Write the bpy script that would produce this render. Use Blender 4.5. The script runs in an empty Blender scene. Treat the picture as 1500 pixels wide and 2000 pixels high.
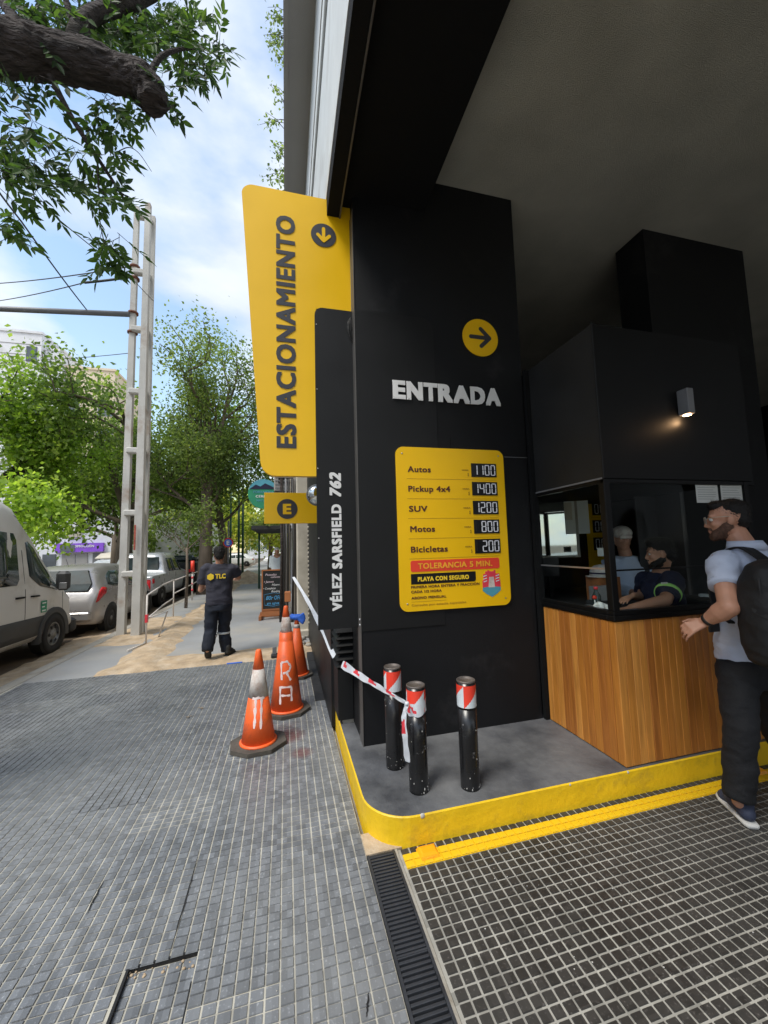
import bpy, bmesh, math, random
import numpy as np
from mathutils import Vector, Matrix, noise

SC = bpy.context.scene
COL = SC.collection
rnd = random.Random(7)

# ------------------------------------------------------------------ camera
F = 750.0
H = 1.62
def _n(v):
    v = np.array(v, float); return v / np.linalg.norm(v)
_Y = _n([558-750, 1073-1000, F])
_u = _n([523-750, -8302, F]); _U = _n(_u - _Y*_u.dot(_Y))
_X = np.cross(_Y, _U)
if _X[0] < 0: _X = -_X
RM = np.array([_X, _Y, _U])
CAM = np.array([0, 0, H])
def _ray(px, py): return RM @ np.array([px-750, py-1000, F])
def gz(px, py, z=0.0):
    d = _ray(px, py); return CAM + d*((z-H)/d[2])
def gx(px, py, x):
    d = _ray(px, py); return CAM + d*(x/d[0])
def gy(px, py, y):
    d = _ray(px, py); return CAM + d*(y/d[1])
cam_data = bpy.data.cameras.new("camera")
cam = bpy.data.objects.new("camera", cam_data)
COL.objects.link(cam)
right = RM @ np.array([1, 0, 0]); upv = RM @ np.array([0, -1, 0]); back = RM @ np.array([0, 0, -1])
cam.matrix_world = Matrix(((right[0], upv[0], back[0], 0), (right[1], upv[1], back[1], 0), (right[2], upv[2], back[2], H), (0, 0, 0, 1)))
cam_data.sensor_fit = 'VERTICAL'; cam_data.sensor_height = 36; cam_data.lens = 36*F/2000
cam_data.clip_start = 0.05; cam_data.clip_end = 600
SC.camera = cam

# ------------------------------------------------------------------ sky
SUN_ELEV, SUN_ROT = math.radians(58), math.radians(-125)
world = bpy.data.worlds.new("World"); SC.world = world; world.use_nodes = True
nt = world.node_tree; nt.nodes.clear()
def wn(t, **k):
    n = nt.nodes.new(t)
    for a, b in k.items(): setattr(n, a, b)
    return n
wo = wn('ShaderNodeOutputWorld'); bg1 = wn('ShaderNodeBackground'); bg2 = wn('ShaderNodeBackground'); mx = wn('ShaderNodeMixShader')
sky = wn('ShaderNodeTexSky', sky_type='NISHITA', sun_disc=False, sun_elevation=SUN_ELEV, sun_rotation=SUN_ROT)
sky.air_density = 1.6; sky.dust_density = 0.6
nt.links.new(sky.outputs[0], bg1.inputs[0]); bg1.inputs[1].default_value = 0.11
tc = wn('ShaderNodeTexCoord')
mp = wn('ShaderNodeMapping'); mp.inputs['Scale'].default_value = (1.0, 1.0, 2.2); mp.inputs['Location'].default_value = (3.1, 0.4, 1.7)
nz = wn('ShaderNodeTexNoise'); nz.inputs['Scale'].default_value = 1.55; nz.inputs['Detail'].default_value = 9; nz.inputs['Roughness'].default_value = 0.52
rp = wn('ShaderNodeValToRGB'); rp.color_ramp.elements[0].position = 0.41; rp.color_ramp.elements[1].position = 0.53
rp.color_ramp.elements[0].color = (0.06, .06, .06, 1)
nt.links.new(tc.outputs['Generated'], mp.inputs[0]); nt.links.new(mp.outputs[0], nz.inputs['Vector']); nt.links.new(nz.outputs['Fac'], rp.inputs[0])
nz2 = wn('ShaderNodeTexNoise'); nz2.inputs['Scale'].default_value = 3.0; nz2.inputs['Detail'].default_value = 7
nt.links.new(mp.outputs[0], nz2.inputs['Vector'])
rp2 = wn('ShaderNodeValToRGB'); rp2.color_ramp.elements[0].position = 0.3; rp2.color_ramp.elements[1].position = 0.7
rp2.color_ramp.elements[0].color = (0.62, 0.69, 0.80, 1); rp2.color_ramp.elements[1].color = (0.92, 0.95, 1.0, 1)
nt.links.new(nz2.outputs['Fac'], rp2.inputs[0]); nt.links.new(rp2.outputs[0], bg2.inputs[0]); bg2.inputs[1].default_value = 0.56
nt.links.new(rp.outputs[0], mx.inputs[0]); nt.links.new(bg1.outputs[0], mx.inputs[1]); nt.links.new(bg2.outputs[0], mx.inputs[2])
nt.links.new(mx.outputs[0], wo.inputs[0])

sun_d = bpy.data.lights.new("sun", 'SUN'); sun_d.energy = 1.5; sun_d.angle = math.radians(22); sun_d.color = (1.0, 0.96, 0.88)
sun = bpy.data.objects.new("sun", sun_d); COL.objects.link(sun)
# nishita: rotation 0 = +Y, clockwise seen from above
_sd = Vector((math.sin(SUN_ROT)*math.cos(SUN_ELEV), math.cos(SUN_ROT)*math.cos(SUN_ELEV), math.sin(SUN_ELEV)))
sun.rotation_euler = _sd.to_track_quat('Z', 'Y').to_euler(); sun.location = (0, 0, 20)
SC.view_settings.view_transform = 'Standard'; SC.view_settings.look = 'None'
SC.view_settings.exposure = 1.22; SC.view_settings.gamma = 1.0; SC.view_settings.use_curve_mapping = False
SC.cycles.max_bounces = 7; SC.cycles.transparent_max_bounces = 24
SC.cycles.use_denoising = True
SC.cycles.sample_clamp_indirect = 6

# ------------------------------------------------------------------ materials
def new_mat(name):
    m = bpy.data.materials.new(name); m.use_nodes = True
    t = m.node_tree; b = t.nodes['Principled BSDF']
    return m, t, b
def mat(name, col, rough=0.6, metal=0.0, var=0.12, vs=3.0, bump=0.0, bs=60.0, spec=0.5, dirt=None, dirt_amt=0.0, ds=2.0, trans=0.0, coord='Object', stretch=None, rvar=0.1, emit=None):
    m, t, b = new_mat(name)
    N = t.nodes.new; L = t.links.new
    tcn = N('ShaderNodeTexCoord'); co = tcn.outputs[coord]
    if stretch:
        mpn = N('ShaderNodeMapping'); mpn.inputs['Scale'].default_value = stretch; L(co, mpn.inputs[0]); co = mpn.outputs[0]
    n1 = N('ShaderNodeTexNoise'); n1.inputs['Scale'].default_value = vs; n1.inputs['Detail'].default_value = 6; L(co, n1.inputs['Vector'])
    hs = N('ShaderNodeMixRGB'); hs.blend_type = 'MIX'
    c = Vector(col)
    hs.inputs[1].default_value = (*(c*(1-var)), 1); hs.inputs[2].default_value = (*[min(1, x) for x in c*(1+var)], 1)
    r = N('ShaderNodeValToRGB'); r.color_ramp.elements[0].position = .3; r.color_ramp.elements[1].position = .7
    L(n1.outputs['Fac'], r.inputs[0]); L(r.outputs[0], hs.inputs[0])
    out = hs.outputs[0]
    if dirt:
        n2 = N('ShaderNodeTexNoise'); n2.inputs['Scale'].default_value = ds; n2.inputs['Detail'].default_value = 9; n2.inputs['Roughness'].default_value = .65; L(co, n2.inputs['Vector'])
        r2 = N('ShaderNodeValToRGB'); r2.color_ramp.elements[0].position = .62-.3*dirt_amt; r2.color_ramp.elements[1].position = .75; L(n2.outputs['Fac'], r2.inputs[0])
        mm = N('ShaderNodeMixRGB'); mm.inputs[2].default_value = (*dirt, 1); L(r2.outputs[0], mm.inputs[0]); L(out, mm.inputs[1]); out = mm.outputs[0]
    L(out, b.inputs['Base Color'])
    rr = N('ShaderNodeMapRange'); rr.inputs[3].default_value = max(0, rough-rvar); rr.inputs[4].default_value = min(1, rough+rvar); L(n1.outputs['Fac'], rr.inputs[0]); L(rr.outputs[0], b.inputs['Roughness'])
    b.inputs['Metallic'].default_value = metal; b.inputs['Specular IOR Level'].default_value = spec
    if bump:
        n3 = N('ShaderNodeTexNoise'); n3.inputs['Scale'].default_value = bs; n3.inputs['Detail'].default_value = 4; L(co, n3.inputs['Vector'])
        bp = N('ShaderNodeBump'); bp.inputs['Strength'].default_value = min(1, bump); bp.inputs['Distance'].default_value = .01; L(n3.outputs['Fac'], bp.inputs['Height']); L(bp.outputs[0], b.inputs['Normal'])
    if trans: b.inputs['Transmission Weight'].default_value = trans
    if emit:
        b.inputs['Emission Color'].default_value = (*emit[0], 1); b.inputs['Emission Strength'].default_value = emit[1]
    return m
M = {}
M['yellow_sign'] = mat('yellow_sign', (0.88, 0.515, 0.0), .38, var=.03, bump=.02, bs=4)
M['booth_side_lit'] = mat('booth_side_lit', (0.019, .0195, .0195), .55, var=.2, bump=.2, bs=200, spec=.35)  # lighter than the front panel: side light from the street put into the colour
M['ink'] = mat('ink', (0.035, 0.036, 0.045), .45, var=.05)
M['black_panel'] = mat('black_panel', (0.0065, 0.0070, 0.0080), .5, var=.12, vs=2, bump=.12, bs=350, spec=.35)
M['column_black'] = mat('column_black', (0.0052, 0.0058, 0.0072), .6, var=.3, vs=1.2, bump=.3, bs=260, spec=.3, dirt=(.026, .026, .028), dirt_amt=.15, ds=1.6)
M['beam_black'] = mat('beam_black', (0.0055, 0.006, 0.0065), .85, var=.15, bump=.4, bs=200, spec=.2)
M['ceiling_grey'] = mat('ceiling_grey', (0.46, 0.45, 0.39), .95, var=.12, vs=2, bump=1, bs=230, spec=.15)
M['white_wall'] = mat('white_wall', (0.62, 0.66, 0.68), .8, var=.06, bump=.1, bs=30, dirt=(.45, .46, .46), dirt_amt=.3)
M['soffit_grey'] = mat('soffit_grey', (0.30, 0.29, 0.275), .85, var=.06, vs=1, bump=.2, bs=80)
M['white_text'] = mat('white_text', (0.75, 0.75, 0.74), .5, var=.03)
M['cream_wall'] = mat('cream_wall', (0.50, 0.46, 0.38), .85, var=.08, dirt=(.3, .27, .22), dirt_amt=.4, bump=.3, bs=40, ds=1.2)
M['kerb_yellow'] = mat('kerb_yellow', (0.80, 0.52, 0.010), .5, var=.08, vs=5, bump=.35, bs=28, dirt=(.50, .33, .03), dirt_amt=.35, ds=7)
M['kerb_top'] = mat('kerb_top', (0.075, 0.078, 0.086), .5, var=.40, vs=2.6, bump=.35, bs=30, dirt=(.19, .195, .20), dirt_amt=.75, ds=2.3)
M['chip'] = mat('chip', (0.45, .44, .42), .9, var=.2)
M['tile_side'] = None
M['wire'] = mat('wire', (0.03, .03, .03), .6)
M['rust'] = mat('rust', (0.16, .06, .035), .85, var=.3, vs=9)
M['dark'] = mat('dark', (0.012, .012, .013), .6)
M['black_metal'] = mat('black_metal', (0.004, .0042, .0046), .5, var=.3, spec=.22)
M['rear_glass'] = mat('rear_glass', (0.030, .042, .045), .3, var=.6, vs=5, spec=.08)
M['rubber'] = mat('rubber', (0.022, .023, .025), .75, var=.3, bump=.2, bs=80)
M['grate'] = mat('grate', (0.030, .033, .040), .5, var=.3, vs=9)
M['concrete'] = mat('concrete', (0.33, .31, .27), .85, var=.10, vs=3, bump=.5, bs=50, dirt=(.2, .17, .13), dirt_amt=.35, ds=2.2)
M['pole_concrete'] = mat('pole_concrete', (0.52, .51, .48), .85, var=.12, vs=2, bump=.5, bs=45, dirt=(.30, .20, .14), dirt_amt=.25, ds=1.6)
M['sand'] = mat('sand', (0.42, .315, .205), .95, var=.25, vs=5, bump=1, bs=30, dirt=(.54, .45, .34), dirt_amt=.5, ds=4)
M['pavement_far'] = mat('pavement_far', (0.27, .275, .28), .7, var=.12, vs=1.2, bump=.2, bs=30, dirt=(.36, .33, .28), dirt_amt=.5, ds=.8)
M['asphalt'] = mat('asphalt', (0.075, .062, .05), .85, var=.3, vs=1.1, bump=.6, bs=50, dirt=(.27, .18, .10), dirt_amt=.62, ds=.5)
M['skin'] = mat('skin', (0.50, .255, .165), .5, var=.09, vs=14, bump=.06, bs=130)
M['skin'].node_tree.nodes['Principled BSDF'].inputs['Subsurface Weight'].default_value = .12
M['skin'].node_tree.nodes['Principled BSDF'].inputs['Subsurface Radius'].default_value = (.012, .005, .003)
M['hair'] = mat('hair', (0.007, .0055, .005), .6, var=.4, vs=60, bump=.8, bs=160)
M['beard'] = mat('beard', (0.115, .060, .040), .8, var=.4, vs=70, bump=.6, bs=200)
M['shirt_blue'] = mat('shirt_blue', (0.50, .56, .70), .9, var=.05, bump=.25, bs=70)
M['jeans_black'] = mat('jeans_black', (0.0055, .006, .008), .85, var=.3, vs=8, bump=.4, bs=60)
M['bag_black'] = mat('bag_black', (0.007, .0078, .0095), .7, var=.3, vs=4, bump=.6, bs=25)
M['navy'] = mat('navy', (0.014, .017, .045), .85, var=.2, bump=.2, bs=60)
M['navy_grey'] = mat('navy_grey', (0.032, .032, .046), .9, var=.12, vs=3, bump=.3, bs=40)
M['navy_trousers'] = mat('navy_trousers', (0.007, .011, .022), .88, var=.3, vs=5, bump=.4, bs=30)
M['reflect'] = mat('reflect', (0.6, .63, .66), .4)
M['neon'] = mat('neon', (0.45, .85, .22), .6)
M['shoe_navy'] = mat('shoe_navy', (0.035, .045, .085), .75, var=.2, bump=.3, bs=60)
M['shoe_dark'] = mat('shoe_dark', (0.022, .022, .02), .7, var=.3)
M['sole_white'] = mat('sole_white', (0.6, .6, .58), .7)
M['cone_orange'] = mat('cone_orange', (0.95, .14, .028), .45, var=.10, vs=6, dirt=(.55, .12, .05), dirt_amt=.3, ds=9)
M['cone_white'] = mat('cone_white', (0.62, .58, .54), .55, var=.12, dirt=(.33, .2, .15), dirt_amt=.6, ds=14)
M['cone_base'] = mat('cone_base', (0.085, .075, .062), .9, var=.3, vs=7, bump=.4, bs=40)
M['graffiti'] = mat('graffiti', (0.82, .68, .66), .7, var=.1)
M['white_plastic'] = mat('white_plastic', (0.7, .7, .7), .45, var=.05)
M['tape_white'] = mat('tape_white', (0.62, .65, .70), .4, var=.04)
M['tape_red'] = mat('tape_red', (0.72, .05, .07), .4, var=.08)
M['band_red'] = mat('band_red', (0.80, .055, .03), .35)
M['band_white'] = mat('band_white', (0.62, .68, .72), .35)
M['bollard'] = mat('bollard', (0.010, .010, .011), .28, var=.3, dirt=(.5, .5, .5), dirt_amt=-.12, ds=16, spec=.6)
M['bollard_top'] = mat('bollard_top', (0.16, .14, .13), .55, metal=.6, var=.3, vs=20)
M['stud'] = mat('stud', (0.95, .38, .01), .35, var=.05)
M['glove'] = mat('glove', (0.03, .14, .62), .6, var=.15, vs=20)
M['green_sign'] = mat('green_sign', (0.02, .25, .13), .5)
M['teal'] = mat('teal', (0.08, .32, .42), .5)
M['red_banner'] = mat('red_banner', (0.80, .06, .03), .4, var=.03)
M['pink_red'] = mat('pink_red', (0.72, .05, .08), .4)
M['brown_ink'] = mat('brown_ink', (0.085, .02, .012), .5)
M['thin_ink'] = mat('thin_ink', (0.38, .20, .01), .5)
M['orange_ink'] = mat('orange_ink', (0.95, .42, .03), .5)
M['yellow_ink'] = mat('yellow_ink', (0.9, .62, .03), .5)
M['digit'] = mat('digit', (0.80, .82, .88), .5)
M['digit_off'] = mat('digit_off', (0.035, .035, .035), .6)
M['display'] = mat('display', (0.006, .006, .007), .35)
M['steel'] = mat('steel', (0.45, .46, .48), .35, metal=.8)
M['strip_metal'] = mat('strip_metal', (0.11, .105, .10), .45, metal=.35)
M['lamp_grey'] = mat('lamp_grey', (0.16, .165, .175), .5)
M['paper'] = mat('paper', (0.62, .64, .62), .8, var=.06)
M['paper_ink'] = mat('paper_ink', (0.25, .27, .28), .8)
M['leaf_far'] = None
M['van_paint'] = mat('van_paint', (0.66, .64, .60), .35, var=.04, vs=1.5, dirt=(.42, .38, .32), dirt_amt=.35, ds=1.3)
M['van_cladding'] = mat('van_cladding', (0.055, .055, .055), .6, var=.1)
M['silver_paint'] = mat('silver_paint', (0.40, .38, .37), .3, metal=.5, var=.04)
M['pickup_paint'] = mat('pickup_paint', (0.50, .52, .55), .3, metal=.35, var=.04)
M['white_paint'] = mat('white_paint', (0.75, .76, .77), .35, var=.03)
M['car_glass'] = mat('car_glass', (0.030, .045, .046), .07, var=.5, vs=4, spec=.5, rvar=0.02)
M['tail_red'] = mat('tail_red', (0.55, .012, .02), .2, var=.1)
M['tyre'] = mat('tyre', (0.018, .017, .016), .85, var=.3)
M['rim'] = mat('rim', (0.24, .24, .24), .4, metal=.6)
M['purple'] = mat('purple', (0.24, .085, .62), .6)
M['facade_white'] = mat('facade_white', (0.72, .73, .76), .85, var=.06, vs=.4, dirt=(.5, .49, .47), dirt_amt=.3, ds=.5)
M['facade_cream'] = mat('facade_cream', (0.66, .56, .42), .85, var=.08, vs=.5)
M['facade_brick'] = mat('facade_brick', (0.42, .20, .13), .9, var=.15, vs=1)
M['shutter'] = mat('shutter', (0.32, .31, .30), .7, var=.1)
M['win_dark'] = mat('win_dark', (0.07, .09, .11), .15, var=.5, vs=.8, spec=.8)
M['bark'] = mat('bark', (0.045, .036, .034), .95, var=.6, vs=14, bump=1, bs=34, stretch=(.35, 1.6, 1.6))
for n_ in M['bark'].node_tree.nodes:
    if n_.type == 'BUMP': n_.inputs['Distance'].default_value = .05
M['bark_grey'] = mat('bark_grey', (0.14, .11, .085), .95, var=.3, vs=4, bump=1, bs=14, stretch=(1, 1, .35))
M['wood_dark'] = mat('wood_dark', (0.36, .13, .045), .6, var=.2, vs=3, stretch=(1, 6, 1))
M['chalkboard'] = mat('chalkboard', (0.012, .014, .014), .7, var=.2)
M['chalk_pink'] = mat('chalk_pink', (0.75, .6, .65), .9)
M['chalk_blue'] = mat('chalk_blue', (0.10, .40, .72), .9)
M['white_tube'] = mat('white_tube', (0.62, .58, .54), .5, var=.08)
M['green_metal'] = mat('green_metal', (0.02, .085, .05), .5)
M['brick_paint'] = mat('brick_paint', (.40, .09, .06), .8, var=.4, vs=12)
M['debris'] = mat('debris', (0.33, .27, .2), .9)

def leaf_mat(name, c0, c1, c2, scale=1.2, trans=.35):
    m, t, b = new_mat(name)
    N = t.nodes.new; L = t.links.new
    g = N('ShaderNodeNewGeometry'); tcn = N('ShaderNodeTexCoord')
    n1 = N('ShaderNodeTexNoise'); n1.inputs['Scale'].default_value = scale; n1.inputs['Detail'].default_value = 3; L(tcn.outputs['Object'], n1.inputs['Vector'])
    ad = N('ShaderNodeMath'); ad.operation = 'MULTIPLY_ADD'; ad.inputs[1].default_value = .55; L(g.outputs['Random Per Island'], ad.inputs[0]); 
    sb = N('ShaderNodeMath'); sb.operation = 'SUBTRACT'; sb.inputs[1].default_value = .27; L(n1.outputs['Fac'], sb.inputs[0]); L(sb.outputs[0], ad.inputs[2])
    r = N('ShaderNodeValToRGB'); e = r.color_ramp.elements; e[0].position = .15; e[1].position = .85; e[0].color = (*c0, 1); e[1].color = (*c2, 1)
    x = e.new(.5); x.color = (*c1, 1)
    L(ad.outputs[0], r.inputs[0]); L(r.outputs[0], b.inputs['Base Color']); b.inputs['Roughness'].default_value = .5
    b.inputs['Specular IOR Level'].default_value = .3
    tr = N('ShaderNodeBsdfTranslucent'); ms = N('ShaderNodeMixShader'); ms.inputs[0].default_value = trans
    mulc = N('ShaderNodeMixRGB'); mulc.blend_type = 'MULTIPLY'; mulc.inputs[0].default_value = 1; mulc.inputs[2].default_value = (1.5, 1.5, .75, 1); L(r.outputs[0], mulc.inputs[1])
    L(mulc.outputs[0], tr.inputs[0]); L(b.outputs[0], ms.inputs[1]); L(tr.outputs[0], ms.inputs[2])
    L(ms.outputs[0], t.nodes['Material Output'].inputs[0])
    return m
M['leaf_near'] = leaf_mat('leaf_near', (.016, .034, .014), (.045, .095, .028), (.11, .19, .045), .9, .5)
M['leaf_bright'] = leaf_mat('leaf_bright', (.14, .24, .035), (.29, .45, .065), (.48, .62, .13), .9, .55)
M['leaf_mid'] = leaf_mat('leaf_mid', (.07, .12, .035), (.15, .235, .06), (.30, .40, .11), .7, .55)
M['leaf_sparse'] = leaf_mat('leaf_sparse', (.07, .11, .04), (.15, .22, .07), (.30, .38, .12), .8, .55)
M['leaf_yellow'] = leaf_mat('leaf_yellow', (.18, .26, .04), (.38, .45, .08), (.60, .56, .15), .8, .55)

def wood_mat():
    m, t, b = new_mat('wood_plank'); N = t.nodes.new; L = t.links.new
    oi = N('ShaderNodeObjectInfo'); tcn = N('ShaderNodeTexCoord')
    r = N('ShaderNodeValToRGB'); e = r.color_ramp.elements; e[0].position = 0; e[1].position = 1; e[0].color = (.42, .155, .030, 1); e[1].color = (.66, .31, .075, 1)
    x = e.new(.35); x.color = (.50, .20, .034, 1); x = e.new(.7); x.color = (.57, .24, .044, 1)
    L(oi.outputs['Random'], r.inputs[0])
    ad = N('ShaderNodeVectorMath'); ad.operation = 'ADD'; cb = N('ShaderNodeCombineXYZ'); ml = N('ShaderNodeMath'); ml.operation = 'MULTIPLY'; ml.inputs[1].default_value = 37
    L(oi.outputs['Random'], ml.inputs[0]); L(ml.outputs[0], cb.inputs[0]); L(ml.outputs[0], cb.inputs[2]); L(tcn.outputs['Object'], ad.inputs[0]); L(cb.outputs[0], ad.inputs[1])
    mpn = N('ShaderNodeMapping'); mpn.inputs['Scale'].default_value = (16, 16, 1.1); L(ad.outputs[0], mpn.inputs[0])
    n1 = N('ShaderNodeTexNoise'); n1.inputs['Scale'].default_value = 2.2; n1.inputs['Detail'].default_value = 8; n1.inputs['Distortion'].default_value = .6; L(mpn.outputs[0], n1.inputs['Vector'])
    r2 = N('ShaderNodeValToRGB'); r2.color_ramp.elements[0].position = .3; r2.color_ramp.elements[1].position = .72
    r2.color_ramp.elements[0].color = (.55, .45, .38, 1); r2.color_ramp.elements[1].color = (1.25, 1.2, 1.1, 1); L(n1.outputs['Fac'], r2.inputs[0])
    mm = N('ShaderNodeMixRGB'); mm.blend_type = 'MULTIPLY'; mm.inputs[0].default_value = .6; L(r.outputs[0], mm.inputs[1]); L(r2.outputs[0], mm.inputs[2])
    L(mm.outputs[0], b.inputs['Base Color']); b.inputs['Roughness'].default_value = .42
    bp = N('ShaderNodeBump'); bp.inputs['Strength'].default_value = .25; bp.inputs['Distance'].default_value = .004; L(n1.outputs['Fac'], bp.inputs['Height']); L(bp.outputs[0], b.inputs['Normal'])
    return m
M['wood_plank'] = wood_mat()

def tile_mat(name, base, speck, grout_dust, rough=.5, dust_amt=.5, red=False, spec=.5):
    """stone-chip tile squares: per-piece shade, white specks, dust patches (world position)"""
    m, t, b = new_mat(name); N = t.nodes.new; L = t.links.new
    g = N('ShaderNodeNewGeometry')
    r = N('ShaderNodeMapRange'); r.inputs[3].default_value = .72; r.inputs[4].default_value = 1.28
    wnz = N('ShaderNodeTexWhiteNoise'); sn = N('ShaderNodeVectorMath'); sn.operation = 'SNAP'; sn.inputs[1].default_value = (.054, .0415, 1); L(g.outputs['Position'], sn.inputs[0]); L(sn.outputs[0], wnz.inputs['Vector'])
    L(wnz.outputs['Value'], r.inputs[0])
    v = N('ShaderNodeTexVoronoi'); v.inputs['Scale'].default_value = 260; L(g.outputs['Position'], v.inputs['Vector'])
    n0 = N('ShaderNodeTexNoise'); n0.inputs['Scale'].default_value = 90; n0.inputs['Detail'].default_value = 2; L(g.outputs['Position'], n0.inputs['Vector'])
    r0 = N('ShaderNodeValToRGB'); r0.color_ramp.elements[0].position = .60; r0.color_ramp.elements[1].position = .74; L(n0.outputs['Fac'], r0.inputs[0])
    mm0 = N('ShaderNodeMixRGB'); mm0.inputs[1].default_value = (*base, 1); mm0.inputs[2].default_value = (*speck, 1); L(r0.outputs[0], mm0.inputs[0])
    ml = N('ShaderNodeVectorMath'); ml.operation = 'SCALE'; L(mm0.outputs[0], ml.inputs[0]); L(r.outputs[0], ml.inputs['Scale'])
    n1 = N('ShaderNodeTexNoise'); n1.inputs['Scale'].default_value = .9; n1.inputs['Detail'].default_value = 10; n1.inputs['Roughness'].default_value = .6; L(g.outputs['Position'], n1.inputs['Vector'])
    r1 = N('ShaderNodeValToRGB'); r1.color_ramp.elements[0].position = .38; r1.color_ramp.elements[1].position = .72; L(n1.outputs['Fac'], r1.inputs[0])
    sc = N('ShaderNodeMath'); sc.operation = 'MULTIPLY'; sc.inputs[1].default_value = dust_amt; L(r1.outputs[0], sc.inputs[0])
    mm1 = N('ShaderNodeMixRGB'); mm1.inputs[2].default_value = (*grout_dust, 1); L(sc.outputs[0], mm1.inputs[0]); L(ml.outputs[0], mm1.inputs[1])
    out = mm1.outputs[0]
    if red:
        for (sx, sy, rad) in ((0.02, 3.62, .16), (.12, 3.3, .10)):
            ds = N('ShaderNodeVectorMath'); ds.operation = 'DISTANCE'; ds.inputs[1].default_value = (sx, sy, 0); L(g.outputs['Position'], ds.inputs[0])
            mr = N('ShaderNodeMapRange'); mr.inputs[1].default_value = rad; mr.inputs[2].default_value = rad*.4; mr.inputs[3].default_value = 0; mr.inputs[4].default_value = .6; L(ds.outputs['Value'], mr.inputs[0])
            mq = N('ShaderNodeMixRGB'); mq.inputs[2].default_value = (.16, .045, .035, 1); L(mr.outputs[0], mq.inputs[0]); L(out, mq.inputs[1]); out = mq.outputs[0]
    L(out, b.inputs['Base Color']); b.inputs['Roughness'].default_value = rough; b.inputs['Specular IOR Level'].default_value = spec
    rr = N('ShaderNodeMapRange'); rr.inputs[3].default_value = rough-.08; rr.inputs[4].default_value = rough+.2; L(r1.outputs[0], rr.inputs[0]); L(rr.outputs[0], b.inputs['Roughness'])
    bp = N('ShaderNodeBump'); bp.inputs['Strength'].default_value = .3; bp.inputs['Distance'].default_value = .002; L(n0.outputs['Fac'], bp.inputs['Height']); L(bp.outputs[0], b.inputs['Normal'])
    return m
M['tile_side'] = tile_mat('tile_side', (.142, .151, .165), (.28, .295, .32), (.29, .295, .29), .36, .50, red=True)
M['grout_side'] = tile_mat('grout_side', (.42, .40, .34), (.46, .44, .38), (.32, .31, .28), .8, .5)
M['tile_garage'] = tile_mat('tile_garage', (.033, .031, .029), (.10, .092, .088), (.085, .083, .077), .5, .35)
M['grout_garage'] = tile_mat('grout_garage', (.31, .30, .27), (.37, .36, .32), (.25, .24, .215), .85, .5)
M['tile_yellow'] = mat('tile_yellow', (.78, .50, .012), .5, var=.1, vs=12, dirt=(.5, .34, .05), dirt_amt=.3, ds=12)

def glass_mat(name, col=(.95, .98, .97), mixg=.12):
    m, t, b = new_mat(name); N = t.nodes.new; L = t.links.new
    tr = N('ShaderNodeBsdfTransparent'); tr.inputs[0].default_value = (*col, 1)
    gl = N('ShaderNodeBsdfGlossy'); gl.inputs['Roughness'].default_value = .01
    fr = N('ShaderNodeFresnel'); fr.inputs[0].default_value = 1.07
    ms = N('ShaderNodeMixShader'); L(fr.outputs[0], ms.inputs[0]); L(tr.outputs[0], ms.inputs[1]); L(gl.outputs[0], ms.inputs[2])
    L(ms.outputs[0], t.nodes['Material Output'].inputs[0]); return m
M['glass'] = glass_mat('glass')
m_, t_, b_ = new_mat('mirror'); b_.inputs['Metallic'].default_value = 1; b_.inputs['Roughness'].default_value = .03; b_.inputs['Base Color'].default_value = (.55, .58, .57, 1); M['mirror'] = m_
m_, t_, b_ = new_mat('lamp_glow'); b_.inputs['Emission Color'].default_value = (1, .62, .32, 1); b_.inputs['Emission Strength'].default_value = 6; M['lamp_glow'] = m_

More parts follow.
